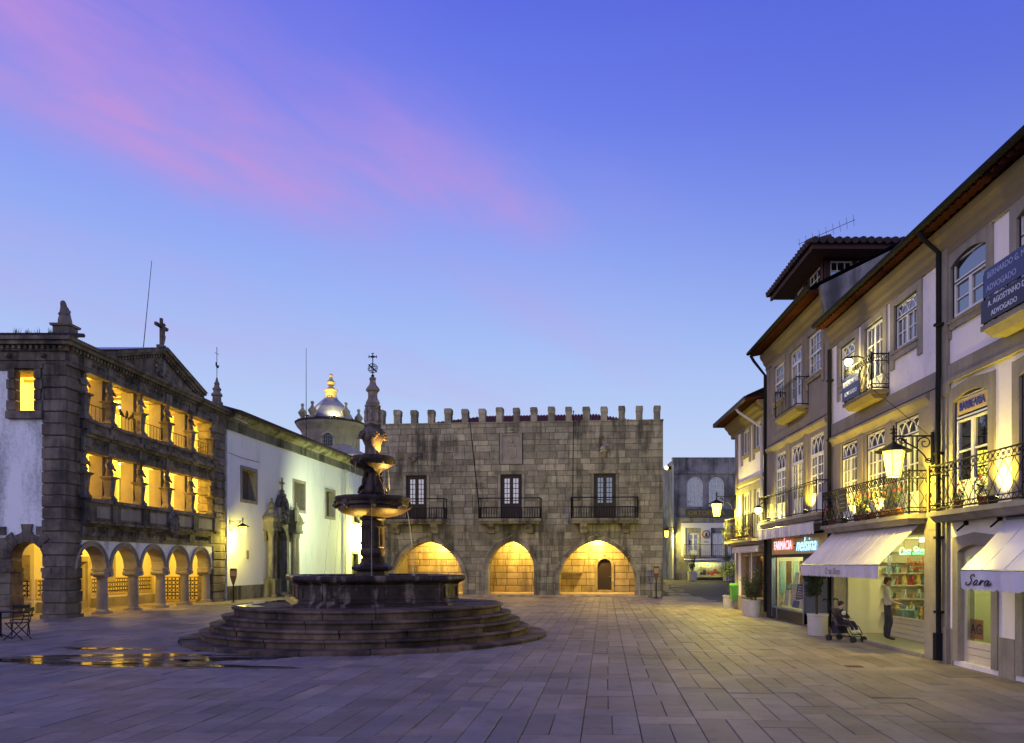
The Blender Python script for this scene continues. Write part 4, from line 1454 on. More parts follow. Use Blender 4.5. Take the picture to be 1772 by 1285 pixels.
# herm figures on both loggia floors
def herm(x, z0, h, y=-0.02, big=1.0):
    b = MB()
    # tapering pillar with ledge, widening upward
    def sq(levels):
        vs, fs = [], []
        for w, d, z in levels:
            vs += [(-w, y - d, z), (w, y - d, z), (w, y + d, z), (-w, y + d, z)]
        for i in range(len(levels) - 1):
            for k in range(4):
                fs.append((i * 4 + k, i * 4 + (k + 1) % 4, (i + 1) * 4 + (k + 1) % 4, (i + 1) * 4 + k))
        fs += [(3, 2, 1, 0), tuple(range(len(vs) - 4, len(vs)))]
        b.add(vs, fs)
    sq([(0.25, 0.2, 0), (0.25, 0.2, 0.07 * h), (0.19, 0.15, 0.10 * h), (0.16, 0.13, 0.14 * h), (0.15, 0.12, 0.16 * h), (0.20, 0.16, 0.44 * h), (0.22, 0.17, 0.46 * h),
        (0.19, 0.15, 0.48 * h), (0.24, 0.19, 0.50 * h), (0.31, 0.24, 0.52 * h), (0.32, 0.25, 0.545 * h), (0.22, 0.18, 0.56 * h)])
    b.ball((0, y - 0.15, 0.38 * h), 0.10, 7, 5, 0.9, 0.7, 1.4)
    o = b.build('pillar_statue', 'granite_old', log, (x, 0, z0), key='hermbase%.2f' % h)
    o.scale = (0.86, 1, 1)
    b = MB()
    ring_ = [(0.17, 0.13, 0.55), (0.19, 0.15, 0.62), (0.14, 0.11, 0.70), (0.19, 0.14, 0.78), (0.20, 0.13, 0.84), (0.09, 0.09, 0.87), (0.10, 0.10, 0.885), (0.105, 0.115, 0.93), (0.08, 0.09, 0.965), (0.17, 0.15, 0.98), (0.2, 0.18, 1.0)]
    n = 12
    vs, fs = [], []
    for w, d, t in ring_:
        for k in range(n):
            a = 2 * PI * k / n
            vs.append((w * math.cos(a), y + d * math.sin(a), t * h))
    for i in range(len(ring_) - 1):
        for k in range(n):
            fs.append((i * n + k, i * n + (k + 1) % n, (i + 1) * n + (k + 1) % n, (i + 1) * n + k))
    b.add(vs, fs)
    for s in (-1, 1):
        b.tube([(s * 0.19, y, 0.83 * h), (s * 0.27, y - 0.05, 0.74 * h), (s * 0.13, y - 0.17, 0.70 * h)], 0.05, 6)
    b.build('statue_torso', 'granite_old', o, smooth=True, key='hermtop%.2f' % h)
for x in COLS + (11.40,):
    herm(x, 4.47, 1.80)
    herm(x, 7.46, 1.80)
for z in (4.47, 7.46):
    herm(0.98, z, 1.80)
for x in COLS:
    for z0, z1 in ((4.44, 6.30), (7.44, 9.28)):
        MB().box(x - 0.15, x + 0.15, 0.18, 0.72, z0, z1).build('loggia_pier', 'granite_house', log)  # darker stone stands in for the shade on the pier sides
# railings of the top loggia
b = MB()
for xa, xb in zip(xs[:-1], xs[1:]):
    iron_rail(b, [(xa + 0.24, 0.05), (xb - 0.24, 0.05)], 7.46, 8.12, 0.24, 0.010)
b.build('loggia_railing', 'iron', log)
# --- inside
b = MB()
b.box(0.3, 12.9, 0.45, 3.5, 3.55, 3.90)
b.box(0.3, 12.9, 0.40, 3.5, 4.40, 4.43)
b.build('loggia_floor', 'cream_plaster', log)
b = MB().box(0.3, 12.9, 0.4, 3.5, 6.75, 6.98)
b.build('loggia_floor', 'cream_plaster', log)
MB().box(0.3, 12.9, 0.4, 8.0, 9.36, 9.44).build('loggia_ceiling', 'cream_plaster', log)
for k in range(14):
    MB().box(0.9 + k * 0.85, 1.02 + k * 0.85, 0.4, 3.4, 9.24, 9.36).build('ceiling_beam', 'beam_wood', log)
b = MB()
holes_wall(b, 3.2, 12.9, 0.0, 9.4, 3.4, 3.7, [(6.0, 6.6, 0.0, 2.1), (7.8, 8.5, 1.35, 2.2), (5.2, 6.2, 7.2, 9.1), (9.0, 10.0, 4.4, 6.2)])
b.box(0.3, 3.2, 3.4, 3.7, 3.6, 9.4)
b.box(3.2, 3.5, 3.7, 7.5, 0, 3.6)
b.box(12.3, 12.9, 0.75, 3.4, 0, 9.4)
b.box(0.3, 3.5, 3.7, 7.5, 3.5, 3.6)
b.build('loggia_back_wall', 'cream_plaster', log)
MB().box(5.0, 10.4, 3.72, 3.76, 0.0, 9.3).build('door_recess', 'room_dark', log)
MB().box(1.4, 12.8, 3.78, 9.0, 3.62, 9.34).build('rooms', 'room_dark', log)
# stone surrounds on back wall
for (x0, x1, z0, z1) in ((6.0, 6.6, 0.0, 2.1), (7.8, 8.5, 1.35, 2.2), (5.2, 6.2, 7.2, 9.1), (9.0, 10.0, 4.4, 6.2)):
    b = MB()
    b.box(x0 - 0.22, x0 + 0.005, 3.33, 3.45, z0, z1 + 0.22)
    b.box(x1 - 0.005, x1 + 0.22, 3.33, 3.45, z0, z1 + 0.22)
    b.box(x0 + 0.005, x1 - 0.005, 3.335, 3.45, z1 - 0.005, z1 + 0.22)
    if z0 > 0.5 and z0 < 4: b.box(x0 - 0.22, x1 + 0.22, 3.33, 3.45, z0 - 0.22, z0)
    b.build('door_surround', 'granite_inside', log)
# niche window seen through the flank arch
b = MB()
b.box(-0.5, 0.5, 0, 0.1, 1.35, 1.6); b.box(-0.5, 0.5, 0, 0.1, 2.05, 2.35); b.box(-0.5, -0.18, 0, 0.1, 1.6, 2.05); b.box(0.18, 0.5, 0, 0.1, 1.6, 2.05)
b.build('niche_surround', 'granite_inside', log, (3.1, 4.05, 0), SIDE)
MB().box(-0.18, 0.18, 0.06, 0.09, 1.6, 2.05).build('niche_recess', 'room_dark', log, (3.1, 4.05, 0), SIDE)
# glazed tile dado and benches
def dado(x0, x1, y, z0, z1, loc=(0, 0, 0), rot=(0, 0, 0)):
    MB().box(x0, x1, y - 0.03, y, z0, z1).build('tile_dado', 'glazed_tile', log, loc, rot)
    b = MB()
    b.box(x0, x1, y - 0.05, y, z1, z1 + 0.06); b.box(x0, x1, y - 0.05, y, z0 - 0.06, z0)
    b.box(x0 - 0.06, x0, y - 0.05, y, z0 - 0.06, z1 + 0.06); b.box(x1, x1 + 0.06, y - 0.05, y, z0 - 0.06, z1 + 0.06)
    b.build('dado_border', 'sign_amber', log, loc, rot)
dado(3.35, 5.7, 3.4, 0.62, 1.30)
dado(6.9, 11.9, 3.4, 0.62, 1.30)
dado(-6.5, -3.55, 0.0, 0.62, 1.30, (3.2, 0, 0), SIDE)
dado(-3.2, -0.95, 0.0, 0.10, 1.28, (12.3, 0, 0), SIDE)
b = MB()
b.box(3.3, 5.75, 2.9, 3.36, 0, 0.42); b.box(6.85, 11.9, 2.9, 3.36, 0, 0.42); b.box(2.7, 3.18, 3.5, 6.5, 0, 0.42)
b.build('stone_bench', 'granite_house', log)
# --- flank facing the camera
_, segs = masonry([0, 0.6, 1.2, 1.8, 2.1, 2.24, 2.38, 2.52, 2.66, 2.8, 2.95], -9.0, -0.85, [(-1.43, (lambda z: 0.60 if z < 2.2 else 0.60 * math.sqrt(max(0, 1 - ((z - 2.2) / 0.6) ** 2))), 0, 2.8), (-3.6, (lambda z: 0.60 if z < 2.2 else 0.60 * math.sqrt(max(0, 1 - ((z - 2.2) / 0.6) ** 2))), 0, 2.8)], 5, rl)
b = MB(); wall_core(b, segs, 0.06, 0.6); b.build('flank_wall', 'granite_old', log, rot=SIDE)
b = MB()
holes_wall(b, -9.0, -0.85, 2.95, 9.05, 0.06, 0.28, [(-1.86, -1.12, 7.58, 9.05), (-4.36, -3.62, 7.58, 9.05)])
b.build('flank_plaster', 'white_plaster', log, rot=SIDE)
b = MB(); b.box(-9.0, -0.004, 0.018, 0.5, 9.304, 9.416); b.box(-9.0, -0.85, 0.02, 0.5, 9.05, 9.3); b.box(-9.0, -0.006, -0.03, 0.5, 9.42, 9.738); b.build('flank_frieze', 'granite_old', log, rot=SIDE)
b = MB(); b.box(-9.0, 0.142, -0.143, 0.5, 9.743, 9.927); b.build('dentil_band', 'granite_old', log, rot=SIDE)
b = MB(); b.box(-9.0, 0.336, -0.346, 0.5, 9.926, 10.064); b.box(-9, 0.436, -0.446, 0.5, 10.066, 10.196); b.build('flank_cornice', 'granite_old', log, rot=SIDE)
for k in range(24):
    MB().build('dentil', 'granite_old', log, (-0.14, 0.06 + k * 0.2105, 9.84), SIDE, key='dentil')
for (cx, wd) in ((-1.43, 0.60), (-3.6, 0.60)):
    for k in range(9):
        t0, t1 = PI * k / 9 + 0.01, PI * (k + 1) / 9 - 0.01
        rise = 0.60
        ext = (0.42, 0.34, 0.5, 0.30, 0.66, 0.34, 0.5, 0.30, 0.42)[k] if (k > 1 or cx < -2) else (0.006, 0.05)[k]
        p = [(cx + 0.6 * math.cos(t0), 2.2 + 0.6 * math.sin(t0)), (cx + (0.6 + ext) * math.cos(t0), 2.2 + (0.6 + ext) * math.sin(t0)),
             (cx + (0.6 + ext) * math.cos(t1), 2.2 + (0.6 + ext) * math.sin(t1)), (cx + 0.6 * math.cos(t1), 2.2 + 0.6 * math.sin(t1))]
        MB().prism(p, -0.02, 0.58).build('voussoir', 'granite_old', log, rot=SIDE)
    for s in (-1, 1):
        b = MB(); b.box(cx + s * 0.6 - (0.06 if s > 0 else 0.3), cx + s * 0.6 + (0.3 if s > 0 else 0.06), -0.05, 0.6, 1.7, 1.84); b.build('impost', 'granite_old', log, rot=SIDE)
rusticated_pier(log, 0.02, 0.7, 2.05, 2.98, 0.0, 1.7, 4)
for (a, z0, z1, w) in ((-2.35, 3.05, 3.35, 0.28), (-1.43, 2.95, 3.16, 0.42), (-0.98, 3.05, 3.36, 0.24), (-3.1, 3.0, 3.3, 0.3)):
    MB().box(a - w / 2, a + w / 2, 0.0, 0.4, z0, z1).build('stepped_stone', 'granite_old', log, rot=SIDE)
for wx in (-1.49, -3.99):
    for s in (-1, 1):
        for k in range(4):
            z0 = 7.58 + 0.385 * k
            w = 0.24 if k % 2 else 0.29
            xa = wx + s * 0.36
            b = MB(); rblock(b, min(xa, xa + s * w), max(xa, xa + s * w), -0.06, 0.26, z0 + 0.008, z0 + 0.377, 0.02); b.build('quoin_stone', 'granite_old', log, rot=SIDE)
    MB().box(wx - 0.66, wx + 0.66, -0.05, 0.5, 9.12, 9.30).build('window_lintel', 'granite_old', log, rot=SIDE)
    b = MB(); rblock(b, wx - 0.66, wx + 0.66, -0.1, 0.5, 7.28, 7.57, 0.02); b.build('window_sill', 'granite_old', log, rot=SIDE)
b = MB(); b.box(-0.98, -0.80, -0.028, 0.3, 7.86, 8.22); b.build('string_stone', 'granite_old', log, rot=SIDE)
for a in (-0.78, -2.06, -2.6):
    b = MB(); b.ball((a, -0.1, 9.58), 0.1, 8, 6); b.tube([(a, 0, 9.58), (a, -0.2, 9.56)], 0.06, 8); b.build('water_spout', 'granite_old', log, rot=SIDE)
# --- roof, pediment
b = MB()
b.add([(-0.4, -0.4, 10.2), (13.4, -0.4, 10.2), (13.4, 9, 10.2), (-0.4, 9, 10.2), (3.4, 4.2, 11.3), (9.6, 4.2, 11.3)], [(0, 1, 5, 4), (1, 2, 5), (2, 3, 4, 5), (3, 0, 4)])
b.build('roof', 'roof_tile_dark', log)
b = MB()
n = 40
for k in range(n):
    y = -0.38 + 0.2 * k
    b.tube([(-0.42, y, 10.22), (0.4, y, 10.44)], 0.085, 6)
b.build('eave_tiles', 'roof_tile_dark', log)
PX0, PX1, PZ0, PZ1, PXC = 2.35, 9.85, 10.20, 11.38, 6.1
b = MB(); b.prism([(PX0 + 0.3, PZ0), (PX1 - 0.3, PZ0), (PXC, PZ1 - 0.05)], -0.22, 0.2)
ped = b.build('pediment', 'granite_old', log)
b = MB()
for s, xe in ((1, PX0), (-1, PX1)):
    for (dz, y0, th) in ((0.0, -0.40, 0.12), (0.12, -0.52, 0.13)):
        b.prism([(xe, PZ0 + dz), (PXC, PZ1 + dz), (PXC, PZ1 + dz + th), (xe, PZ0 + dz + th)][::(1 if s > 0 else -1)], y0, 0.3)
b.build('raking_cornice', 'granite_old', ped)
for s, xe in ((1, PX0), (-1, PX1)):
    for k in range(1, 18):
        t = k / 18
        MB().build('dentil', 'granite_old', ped, (xe + (PXC - xe) * t, -0.26, PZ0 + (PZ1 - PZ0) * t - 0.09), key='dentil')
b = MB()
b.add([(PX0 - 0.1, -0.55, PZ0 + 0.26), (PXC, -0.55, PZ1 + 0.27), (PX1 + 0.1, -0.55, PZ0 + 0.26), (PX0 - 0.1, 4.0, PZ0 + 0.26), (PXC, 4.0, PZ1 + 0.27), (PX1 + 0.1, 4.0, PZ0 + 0.26)], [(0, 1, 4, 3), (1, 2, 5, 4)])
b.build('pediment_roof', 'zinc', ped)
b = MB()
b.prism([(5.72, 10.6), (6.1, 10.35), (6.48, 10.6), (6.45, 11.0), (5.75, 11.0)], -0.30, -0.2)
for t in range(10):
    a = t * PI / 5
    b.ball((6.1 + 0.50 * math.cos(a), -0.26, 10.72 + 0.36 * math.sin(a)), 0.09, 6, 5)
b.ball((6.1, -0.3, 10.72), 0.17, 8, 6, 1, 0.5, 1.2)
b.build('carved_arms', 'granite_carved', ped, smooth=True)

# seated statue on the corner
st = thing('stone_statue', 'seated stone statue on a block pedestal at the palace corner', 'statue', (-18.25, 27.75, 10.2))
b = MB(); b.frustum(-0.36, 0.36, -0.32, 0.32, 0, 0.12, 0.04); b.box(-0.3, 0.3, -0.26, 0.26, 0.12, 0.52); b.frustum(-0.36, 0.36, -0.32, 0.32, 0.52, 0.60, -0.02); b.build('pedestal', 'granite_old', st)
def loft(b, rings, n=12):
    vs, fs = [], []
    for cx, cy, cz_, rx, ry in rings:
        for k in range(n):
            a = 2 * PI * k / n
            vs.append((cx + rx * math.cos(a), cy + ry * math.sin(a), cz_))
    for i in range(len(rings) - 1):
        for k in range(n):
            fs.append((i * n + k, i * n + (k + 1) % n, (i + 1) * n + (k + 1) % n, (i + 1) * n + k))
    fs += [tuple(range(n - 1, -1, -1)), tuple(range((len(rings) - 1) * n, len(rings) * n))]
    b.add(vs, fs)
b = MB()
loft(b, [(0.02, -0.04, 0.60, 0.24, 0.22), (0.02, -0.05, 0.78, 0.22, 0.23), (0.0, -0.02, 0.92, 0.19, 0.19), (-0.02, 0.03, 1.02, 0.17, 0.15), (-0.05, 0.05, 1.16, 0.17, 0.14), (-0.07, 0.06, 1.26, 0.14, 0.12), (-0.09, 0.05, 1.32, 0.11, 0.11), (-0.10, 0.04, 1.40, 0.10, 0.11), (-0.11, 0.04, 1.48, 0.08, 0.09), (-0.11, 0.05, 1.53, 0.04, 0.05)])
b.tube([(0.13, 0.04, 1.12), (0.16, -0.06, 1.0), (0.06, -0.16, 0.94)], 0.05, 6)
b.tube([(-0.17, 0.04, 1.12), (-0.17, -0.08, 1.0), (-0.06, -0.16, 0.94)], 0.05, 6)
b.build('figure', 'granite_old', st, smooth=True)
# crucifix on the pediment
cr = thing('stone_crucifix', 'stone crucifix with carved figure on top of the pediment', 'statue', (-17.75, 33.5, 11.62), HP)
b = MB(); b.box(-0.16, 0.16, -0.14, 0.14, 0, 0.12); b.box(-0.065, 0.065, -0.05, 0.05, 0.12, 1.32); b.box(-0.50, 0.50, -0.05, 0.05, 0.88, 1.02); b.build('cross', 'granite_old', cr)
b = MB()
loft(b, [(0, -0.08, 0.16, 0.05, 0.05), (0.02, -0.1, 0.36, 0.06, 0.06), (0.03, -0.1, 0.5, 0.09, 0.07), (0, -0.09, 0.6, 0.085, 0.06), (0, -0.09, 0.78, 0.11, 0.07), (0, -0.09, 0.90, 0.10, 0.06), (0.01, -0.1, 0.94, 0.04, 0.04), (0.02, -0.12, 1.02, 0.065, 0.07), (0.02, -0.11, 1.1, 0.03, 0.03)])
for s in (-1, 1):
    b.tube([(s * 0.08, -0.09, 0.88), (s * 0.28, -0.09, 0.94), (s * 0.46, -0.07, 0.98)], 0.04, 6, r2=0.028)
b.build('figure', 'granite_old', cr, smooth=True)
# pinnacle with weathercock
pn = thing('roof_pinnacle', 'stone pinnacle with iron weathercock at the palace far corner', 'pinnacle', (-18.1, 39.7, 10.2))
b = MB()
b.lathe([(0.30, 0), (0.32, 0.3), (0.24, 0.36), (0.22, 0.62), (0.30, 0.68), (0.28, 0.76), (0.18, 0.84), (0.2, 0.96), (0.24, 1.02), (0.16, 1.1), (0.12, 1.25), (0.15, 1.3), (0.08, 1.42), (0.04, 1.62)], 8)
b.build('finial', 'granite_old', pn)
b = MB()
b.tube([(0, 0, 1.55), (0, 0, 3.25)], 0.016, 5)
b.tube([(0, -0.22, 2.9), (0, 0.22, 2.9)], 0.014, 4)
b.prism_x([(-0.14, 2.25), (0.02, 2.12), (0.2, 2.2), (0.26, 2.36), (0.14, 2.3), (0.02, 2.3), (-0.06, 2.42), (-0.13, 2.42)], -0.012, 0.012)
b.build('weathercock', 'iron', pn)
b = MB(); b.tube([(-19.6, 35.2, 11.0), (-19.1, 35.2, 16.2)], 0.022, 5, r2=0.012); b.ball((-19.6, 35.2, 11.0), 0.07, 6, 5)
tag(b.build('lightning_rod', 'iron'), 'tall leaning lightning rod behind the palace pediment', 'rod')
# lamps inside
for (x, y, z, e, wh) in ((1.4, 1.9, 3.35, 46, 'ground arcade by the corner pier'), (5.8, 1.7, 3.35, 60, 'middle of the ground arcade'), (10.2, 1.6, 3.35, 55, 'far end of the ground arcade'),
                         (2.4, 1.9, 6.55, 70, 'lower loggia by the corner pier'), (6.6, 1.9, 6.55, 105, 'middle of the lower loggia'), (10.4, 1.9, 6.55, 105, 'far end of the lower loggia'),
                         (2.4, 1.9, 9.1, 85, 'top loggia by the corner pier'), (6.6, 1.9, 9.1, 75, 'middle of the top loggia'), (10.0, 1.9, 9.1, 60, 'far end of the top loggia')):
    p = Matrix.Translation(log.location) @ Matrix.Rotation(HP, 4, 'Z') @ Vector((x, y, z))
    lt = thing('ceiling_lamp', 'small lamp under the ceiling, ' + wh, 'lamp', p, 0, 'lamps in the palace loggias')
    MB().lathe([(0.03, 0.16), (0.10, 0.05), (0.11, 0.02), (0.09, 0.0)], 12).build('lamp_shade', 'iron', lt, key='clshade')
    MB().ball((0, 0, -0.01), 0.055, 8, 6).build('bulb', 'bulb', lt, key='clbulb')
    lamp('loggia_light', 'POINT', lt, (0, 0, -0.16), e * (4.6 if z < 4 else 5.4), (1.0, 0.63, 0.075), 0.1)
# pigeons on the loggia rail
for i, (y, zz, lb_) in enumerate(((3.55, 8.16, 'dark pigeon on the top loggia rail nearest the corner'), (3.95, 8.16, 'second dark pigeon on the top loggia rail'), (4.3, 8.16, 'dark pigeon beside the second statue of the top loggia'))):
    b = MB()
    loft(b, [(0, 0, 0.0, 0.03, 0.03), (0, 0.0, 0.05, 0.06, 0.09), (0, -0.02, 0.12, 0.055, 0.08), (0, -0.07, 0.17, 0.035, 0.04), (0, -0.08, 0.22, 0.03, 0.035), (0, -0.08, 0.25, 0.01, 0.01)], 8)
    b.prism_x([(0.05, 0.02), (0.2, -0.06), (0.2, -0.03), (0.06, 0.1)], -0.03, 0.03)
    tag(b.build('pigeon', 'cloth_dark', None, (-18.05, 27.4 + y, zz - 0.03), (0, 0, 0.6 * i), smooth=True), lb_, 'bird', 'pigeons on the loggia rail')
# weeds on the eaves
b = MB()
for k in range(60):
    y = rl.choice((0.3, 0.8, 1.1, 1.5)) + rl.uniform(-0.12, 0.12)
    h = rl.uniform(0.08, 0.28)
    b.add([(-0.35, y, 10.25), (-0.35 + rl.uniform(-0.05, 0.05), y + rl.uniform(-0.1, 0.1), 10.28 + h), (-0.33, y + 0.04, 10.25)], [(0, 1, 2)])
tag(b.build('weeds', 'leaf_dark', None, (-18, 27.4, 0), (0, 0, HP)), 'dry weeds growing along the palace eaves', 'weeds', kind='stuff')

# ================================================================== CHURCH
CA = math.atan2(1, 0.072)
ch = thing('church', 'long white rendered church with carved granite portal and square windows', 'church', (-17.9, 40.5, 0), CA)
CH = [(1.58, 3.20, 5.62, 7.32), (8.42, 10.1, 5.55, 7.35), (13.9, 15.55, 5.42, 7.30), (19.7, 21.4, 5.30, 7.2), (19.5, 20.7, 0.95, 2.8), (5.42, 7.08, 0.0, 4.35)]
b = MB(); holes_wall(b, 0, 28, 0.0, 9.25, 0, 0.7, CH); b.build('wall', 'church_plaster', ch)
b = MB(); b.box(0, 4.2, -0.06, 0.0, 0, 0.78); b.box(8.4, 28, -0.06, 0.0, 0, 0.78); b.build('stone_plinth', 'granite', ch)
for i in range(5):
    b = MB()
    for x0, x1 in ((0.0, 4.2), (8.4, 24)):
        pass
for (x0, x1, z0, z1) in CH[:5]:
    b = MB()
    t = 0.18
    b.box(x0 - t, x0 + 0.005, -0.04, 0.45, z0 - t, z1 + t); b.box(x1 - 0.005, x1 + t, -0.04, 0.45, z0 - t, z1 + t)
    b.box(x0 + 0.005, x1 - 0.005, -0.042, 0.45, z1 - 0.005, z1 + t); b.box(x0 + 0.005, x1 - 0.005, -0.05, 0.45, z0 - t, z0 + 0.005)
    w = b.build('window', 'granite_trim', ch)
    MB().box(x0, x1, 0.42, 0.46, z0, z1).build('shutter', 'room_brown' if z0 > 3 else 'wood_dark', w)
    if z0 < 3:
        b = MB()
        for k in range(5):
            x = x0 + (x1 - x0) * (k + 0.5) / 5
            b.tube([(x, 0.1, z0), (x, 0.1, z1)], 0.02, 4)
        for k in range(4):
            z = z0 + (z1 - z0) * (k + 0.5) / 4
            b.tube([(x0, 0.1, z), (x1, 0.1, z)], 0.02, 4)
        b.build('grille', 'iron', w)
b = MB(); b.box(-0.05, 28, -0.10, 0.6, 9.25, 9.75); b.build('cornice', 'granite', ch)
b = MB(); b.prism_x([(-0.1, 9.75), (-0.5, 9.98), (-0.55, 10.12), (0.6, 10.12), (0.6, 9.75)], -0.1, 28); b.build('cornice', 'granite', ch)
b = MB(); b.add([(-0.2, -0.75, 10.13), (28, -0.75, 10.13), (28, 6, 12.0), (-0.2, 6, 12.0), (-0.2, 14, 10.1), (28, 14, 10.1)], [(0, 1, 2, 3), (3, 2, 5, 4)]); b.box(-0.2, 28, -0.78, -0.3, 10.10, 10.16)
b.build('roof', 'roof_tile_dark', ch)
b = MB()
for k in range(110):
    x = 0.1 + k * 0.25
    b.tube([(x, -0.8, 10.18), (x, 0.4, 10.52)], 0.085, 5)
b.build('eave_tiles', 'roof_tile_dark', ch)
b = MB(); b.tube([(17.6, -0.08, 9.2), (17.6, -0.08, 0.2)], 0.06, 6); b.box(17.45, 17.75, -0.2, 0, 9.0, 9.25); b.build('downpipe', 'pipe_cream', ch)
b = MB(); b.tube([(0.1, -0.2, 9.95), (0.3, -0.95, 9.6)], 0.05, 6); b.build('rain_spout', 'pipe_cream', ch)
b = MB(); b.box(2.05, 2.3, -0.05, 0, 2.35, 2.75); b.prism([(2.05, 2.35), (2.175, 2.25), (2.3, 2.35)], -0.05, 0); b.build('wall_plaque', 'granite_trim', ch)
b = MB(); b.tube([(0.1, -0.03, 8.0), (1.5, -0.04, 7.92), (3.6, -0.04, 7.95)], 0.012, 4); b.build('wall_cable', 'iron', ch)
# portal
por = MB()
PC = 6.25
por.box(PC - 0.83 - 0.35, PC - 0.83, -0.15, 0.3, 0, 3.45); por.box(PC + 0.83, PC + 0.83 + 0.35, -0.15, 0.3, 0, 3.45)
por.ring(PC, 3.45, 0.83, 1.2, -0.15, 0.3, 0, PI, 16)
por.prism([(PC - 1.95, 3.4), (PC - 1.19, 3.4), (PC - 1.19, 3.5), (PC - 0.9, 4.3), (PC, 4.66), (PC + 0.9, 4.3), (PC + 1.19, 3.5), (PC + 1.19, 3.4), (PC + 1.95, 3.4), (PC + 1.95, 4.75), (PC - 1.95, 4.75)], -0.12, 0.1)
portal = por.build('portal', 'granite', ch)
b = MB(); b.box(PC - 0.83, PC + 0.83, 0.32, 0.4, 0.1, 4.3)
dr_ = b.build('portal_door', 'wood_dark', portal)
for s in (-1, 1):
    for k in range(4):
        b = MB(); rblock(b, PC + (0.06 if s > 0 else -0.76), PC + (0.76 if s > 0 else -0.06), 0.26, 0.34, 0.25 + k * 0.95, 1.05 + k * 0.95, 0.03); b.build('door_panel', 'wood_dark', portal)
for s in (-1, 1):
    xx = PC + s * 1.62
    b = MB()
    b.box(xx - 0.48, xx + 0.48, -0.75, 0.0, 0, 0.18); b.box(xx - 0.42, xx + 0.42, -0.68, 0.0, 0.18, 0.95); b.frustum(xx - 0.42, xx + 0.42, -0.68, 0.0, 0.95, 1.08, -0.06)
    b.build('column_pedestal', 'granite', portal)
    for dx in (-0.22, 0.22):
        b = MB()
        b.lathe([(0.2, 1.08), (0.21, 1.16), (0.16, 1.2), (0.165, 1.8), (0.14, 3.55), (0.16, 3.6), (0.2, 3.82), (0.22, 3.95)], 14, xx + dx, -0.35)
        b.build('column', 'granite', portal, smooth=True)
    b = MB(); b.box(xx - 0.5, xx + 0.5, -0.66, 0, 3.95, 4.12); b.box(xx - 0.46, xx + 0.46, -0.6, 0, 4.12, 4.5); b.frustum(xx - 0.48, xx + 0.48, -0.62, 0.0, 4.5, 4.7, -0.12)
    b.build('entablature', 'granite', portal)
    # curved half of the broken pediment
    b = MB()
    for k in range(8):
        t0, t1 = k / 8, (k + 1) / 8
        def cp(t): return (PC + s * (2.2 - 1.25 * t), 4.7 + 0.62 * math.sin(t * PI / 2))
        (xa, za), (xb, zb) = cp(t0), cp(t1)
        p = [(xa, 4.68), (xb, 4.68), (xb, zb + 0.1), (xa, za + 0.1)]
        b.prism(p if s < 0 else p[::-1], -0.62, 0)
    b.build('curved_pediment', 'granite', portal)
    b = MB(); b.lathe([(0.16, 5.0), (0.18, 5.25), (0.1, 5.3), (0.16, 5.45), (0.17, 5.6), (0.08, 5.7), (0.05, 5.8), (0.08, 5.86), (0.03, 5.95)], 10, PC + s * 1.75, -0.35)
    b.build('urn', 'granite', portal, smooth=True)
b = MB()
b.prism([(PC - 0.85, 4.6), (PC + 0.85, 4.6), (PC + 0.7, 5.4), (PC + 0.45, 5.9), (PC + 0.25, 6.25), (PC - 0.25, 6.25), (PC - 0.45, 5.9), (PC - 0.7, 5.4)], -0.25, 0)
rq = random.Random(6)
for k in range(70):
    z = rq.uniform(4.55, 6.3)
    w = 0.85 - (z - 4.55) * 0.33
    b.ball((PC + rq.uniform(-w, w), -0.28 + rq.uniform(-0.12, 0.04), z), rq.uniform(0.06, 0.13), 6, 5, 1, 0.8, 1.2)
for s in (-1, 1):
    b.tube([(PC + s * 0.5, -0.3, 5.0), (PC + s * 0.7, -0.3, 5.4), (PC + s * 0.55, -0.3, 5.9), (PC + s * 0.3, -0.3, 6.1), (PC + s * 0.35, -0.3, 5.8)], 0.07, 6)
b.build('carved_crest', 'granite_carved', portal, smooth=True)
b = MB(); b.lathe([(0.2, 6.2), (0.12, 6.4), (0.18, 6.5), (0.06, 6.65)], 8, PC, -0.2); b.box(PC - 0.055, PC + 0.055, -0.25, -0.15, 6.6, 7.35); b.box(PC - 0.25, PC + 0.25, -0.25, -0.15, 6.95, 7.07)
b.build('cross', 'granite', portal)
b = MB(); b.box(PC - 1.5, PC + 1.5, -1.3, 0.3, 0, 0.12); b.box(PC - 1.1, PC + 1.1, -0.9, 0.3, 0.12, 0.24); b.build('door_step', 'granite', portal)
# ------------------------------------------------------------------ domed tower behind
dm = thing('domed_tower', 'round tower with lit lead dome and gilded finial behind the church', 'tower', (-22.8, 75, 0))
b = MB(); b.box(-4.2, 4.2, -4.2, 6, 0, 12.4); b.build('base', 'church_plaster', dm)
b = MB(); b.add([(-4.4, -4.4, 12.4), (4.4, -4.4, 12.4), (4.4, 6, 12.4), (-4.4, 6, 12.4), (-2.2, -2.2, 13.6), (2.2, -2.2, 13.6), (2.2, 2.2, 13.6), (-2.2, 2.2, 13.6)], [(0, 1, 5, 4), (1, 2, 6, 5), (2, 3, 7, 6), (3, 0, 4, 7), (4, 5, 6, 7)]); b.build('base_roof', 'granite_trim', dm)
b = MB(); b.lathe([(2.78, 12.0), (2.78, 14.9), (2.86, 15.0), (2.95, 15.2), (3.2, 15.45), (3.34, 15.7), (3.38, 15.85), (2.9, 16.05), (2.6, 16.1)], 48); b.build('drum', 'granite_house', dm, smooth=True)
b = MB()
for k in range(80):
    a = 2 * PI * k / 80
    b.tube([(3.42 * math.cos(a), 3.42 * math.sin(a), 15.86), (2.7 * math.cos(a), 2.7 * math.sin(a), 16.14)], 0.11, 5)
b.build('eave_tiles', 'roof_tile_dark', dm)
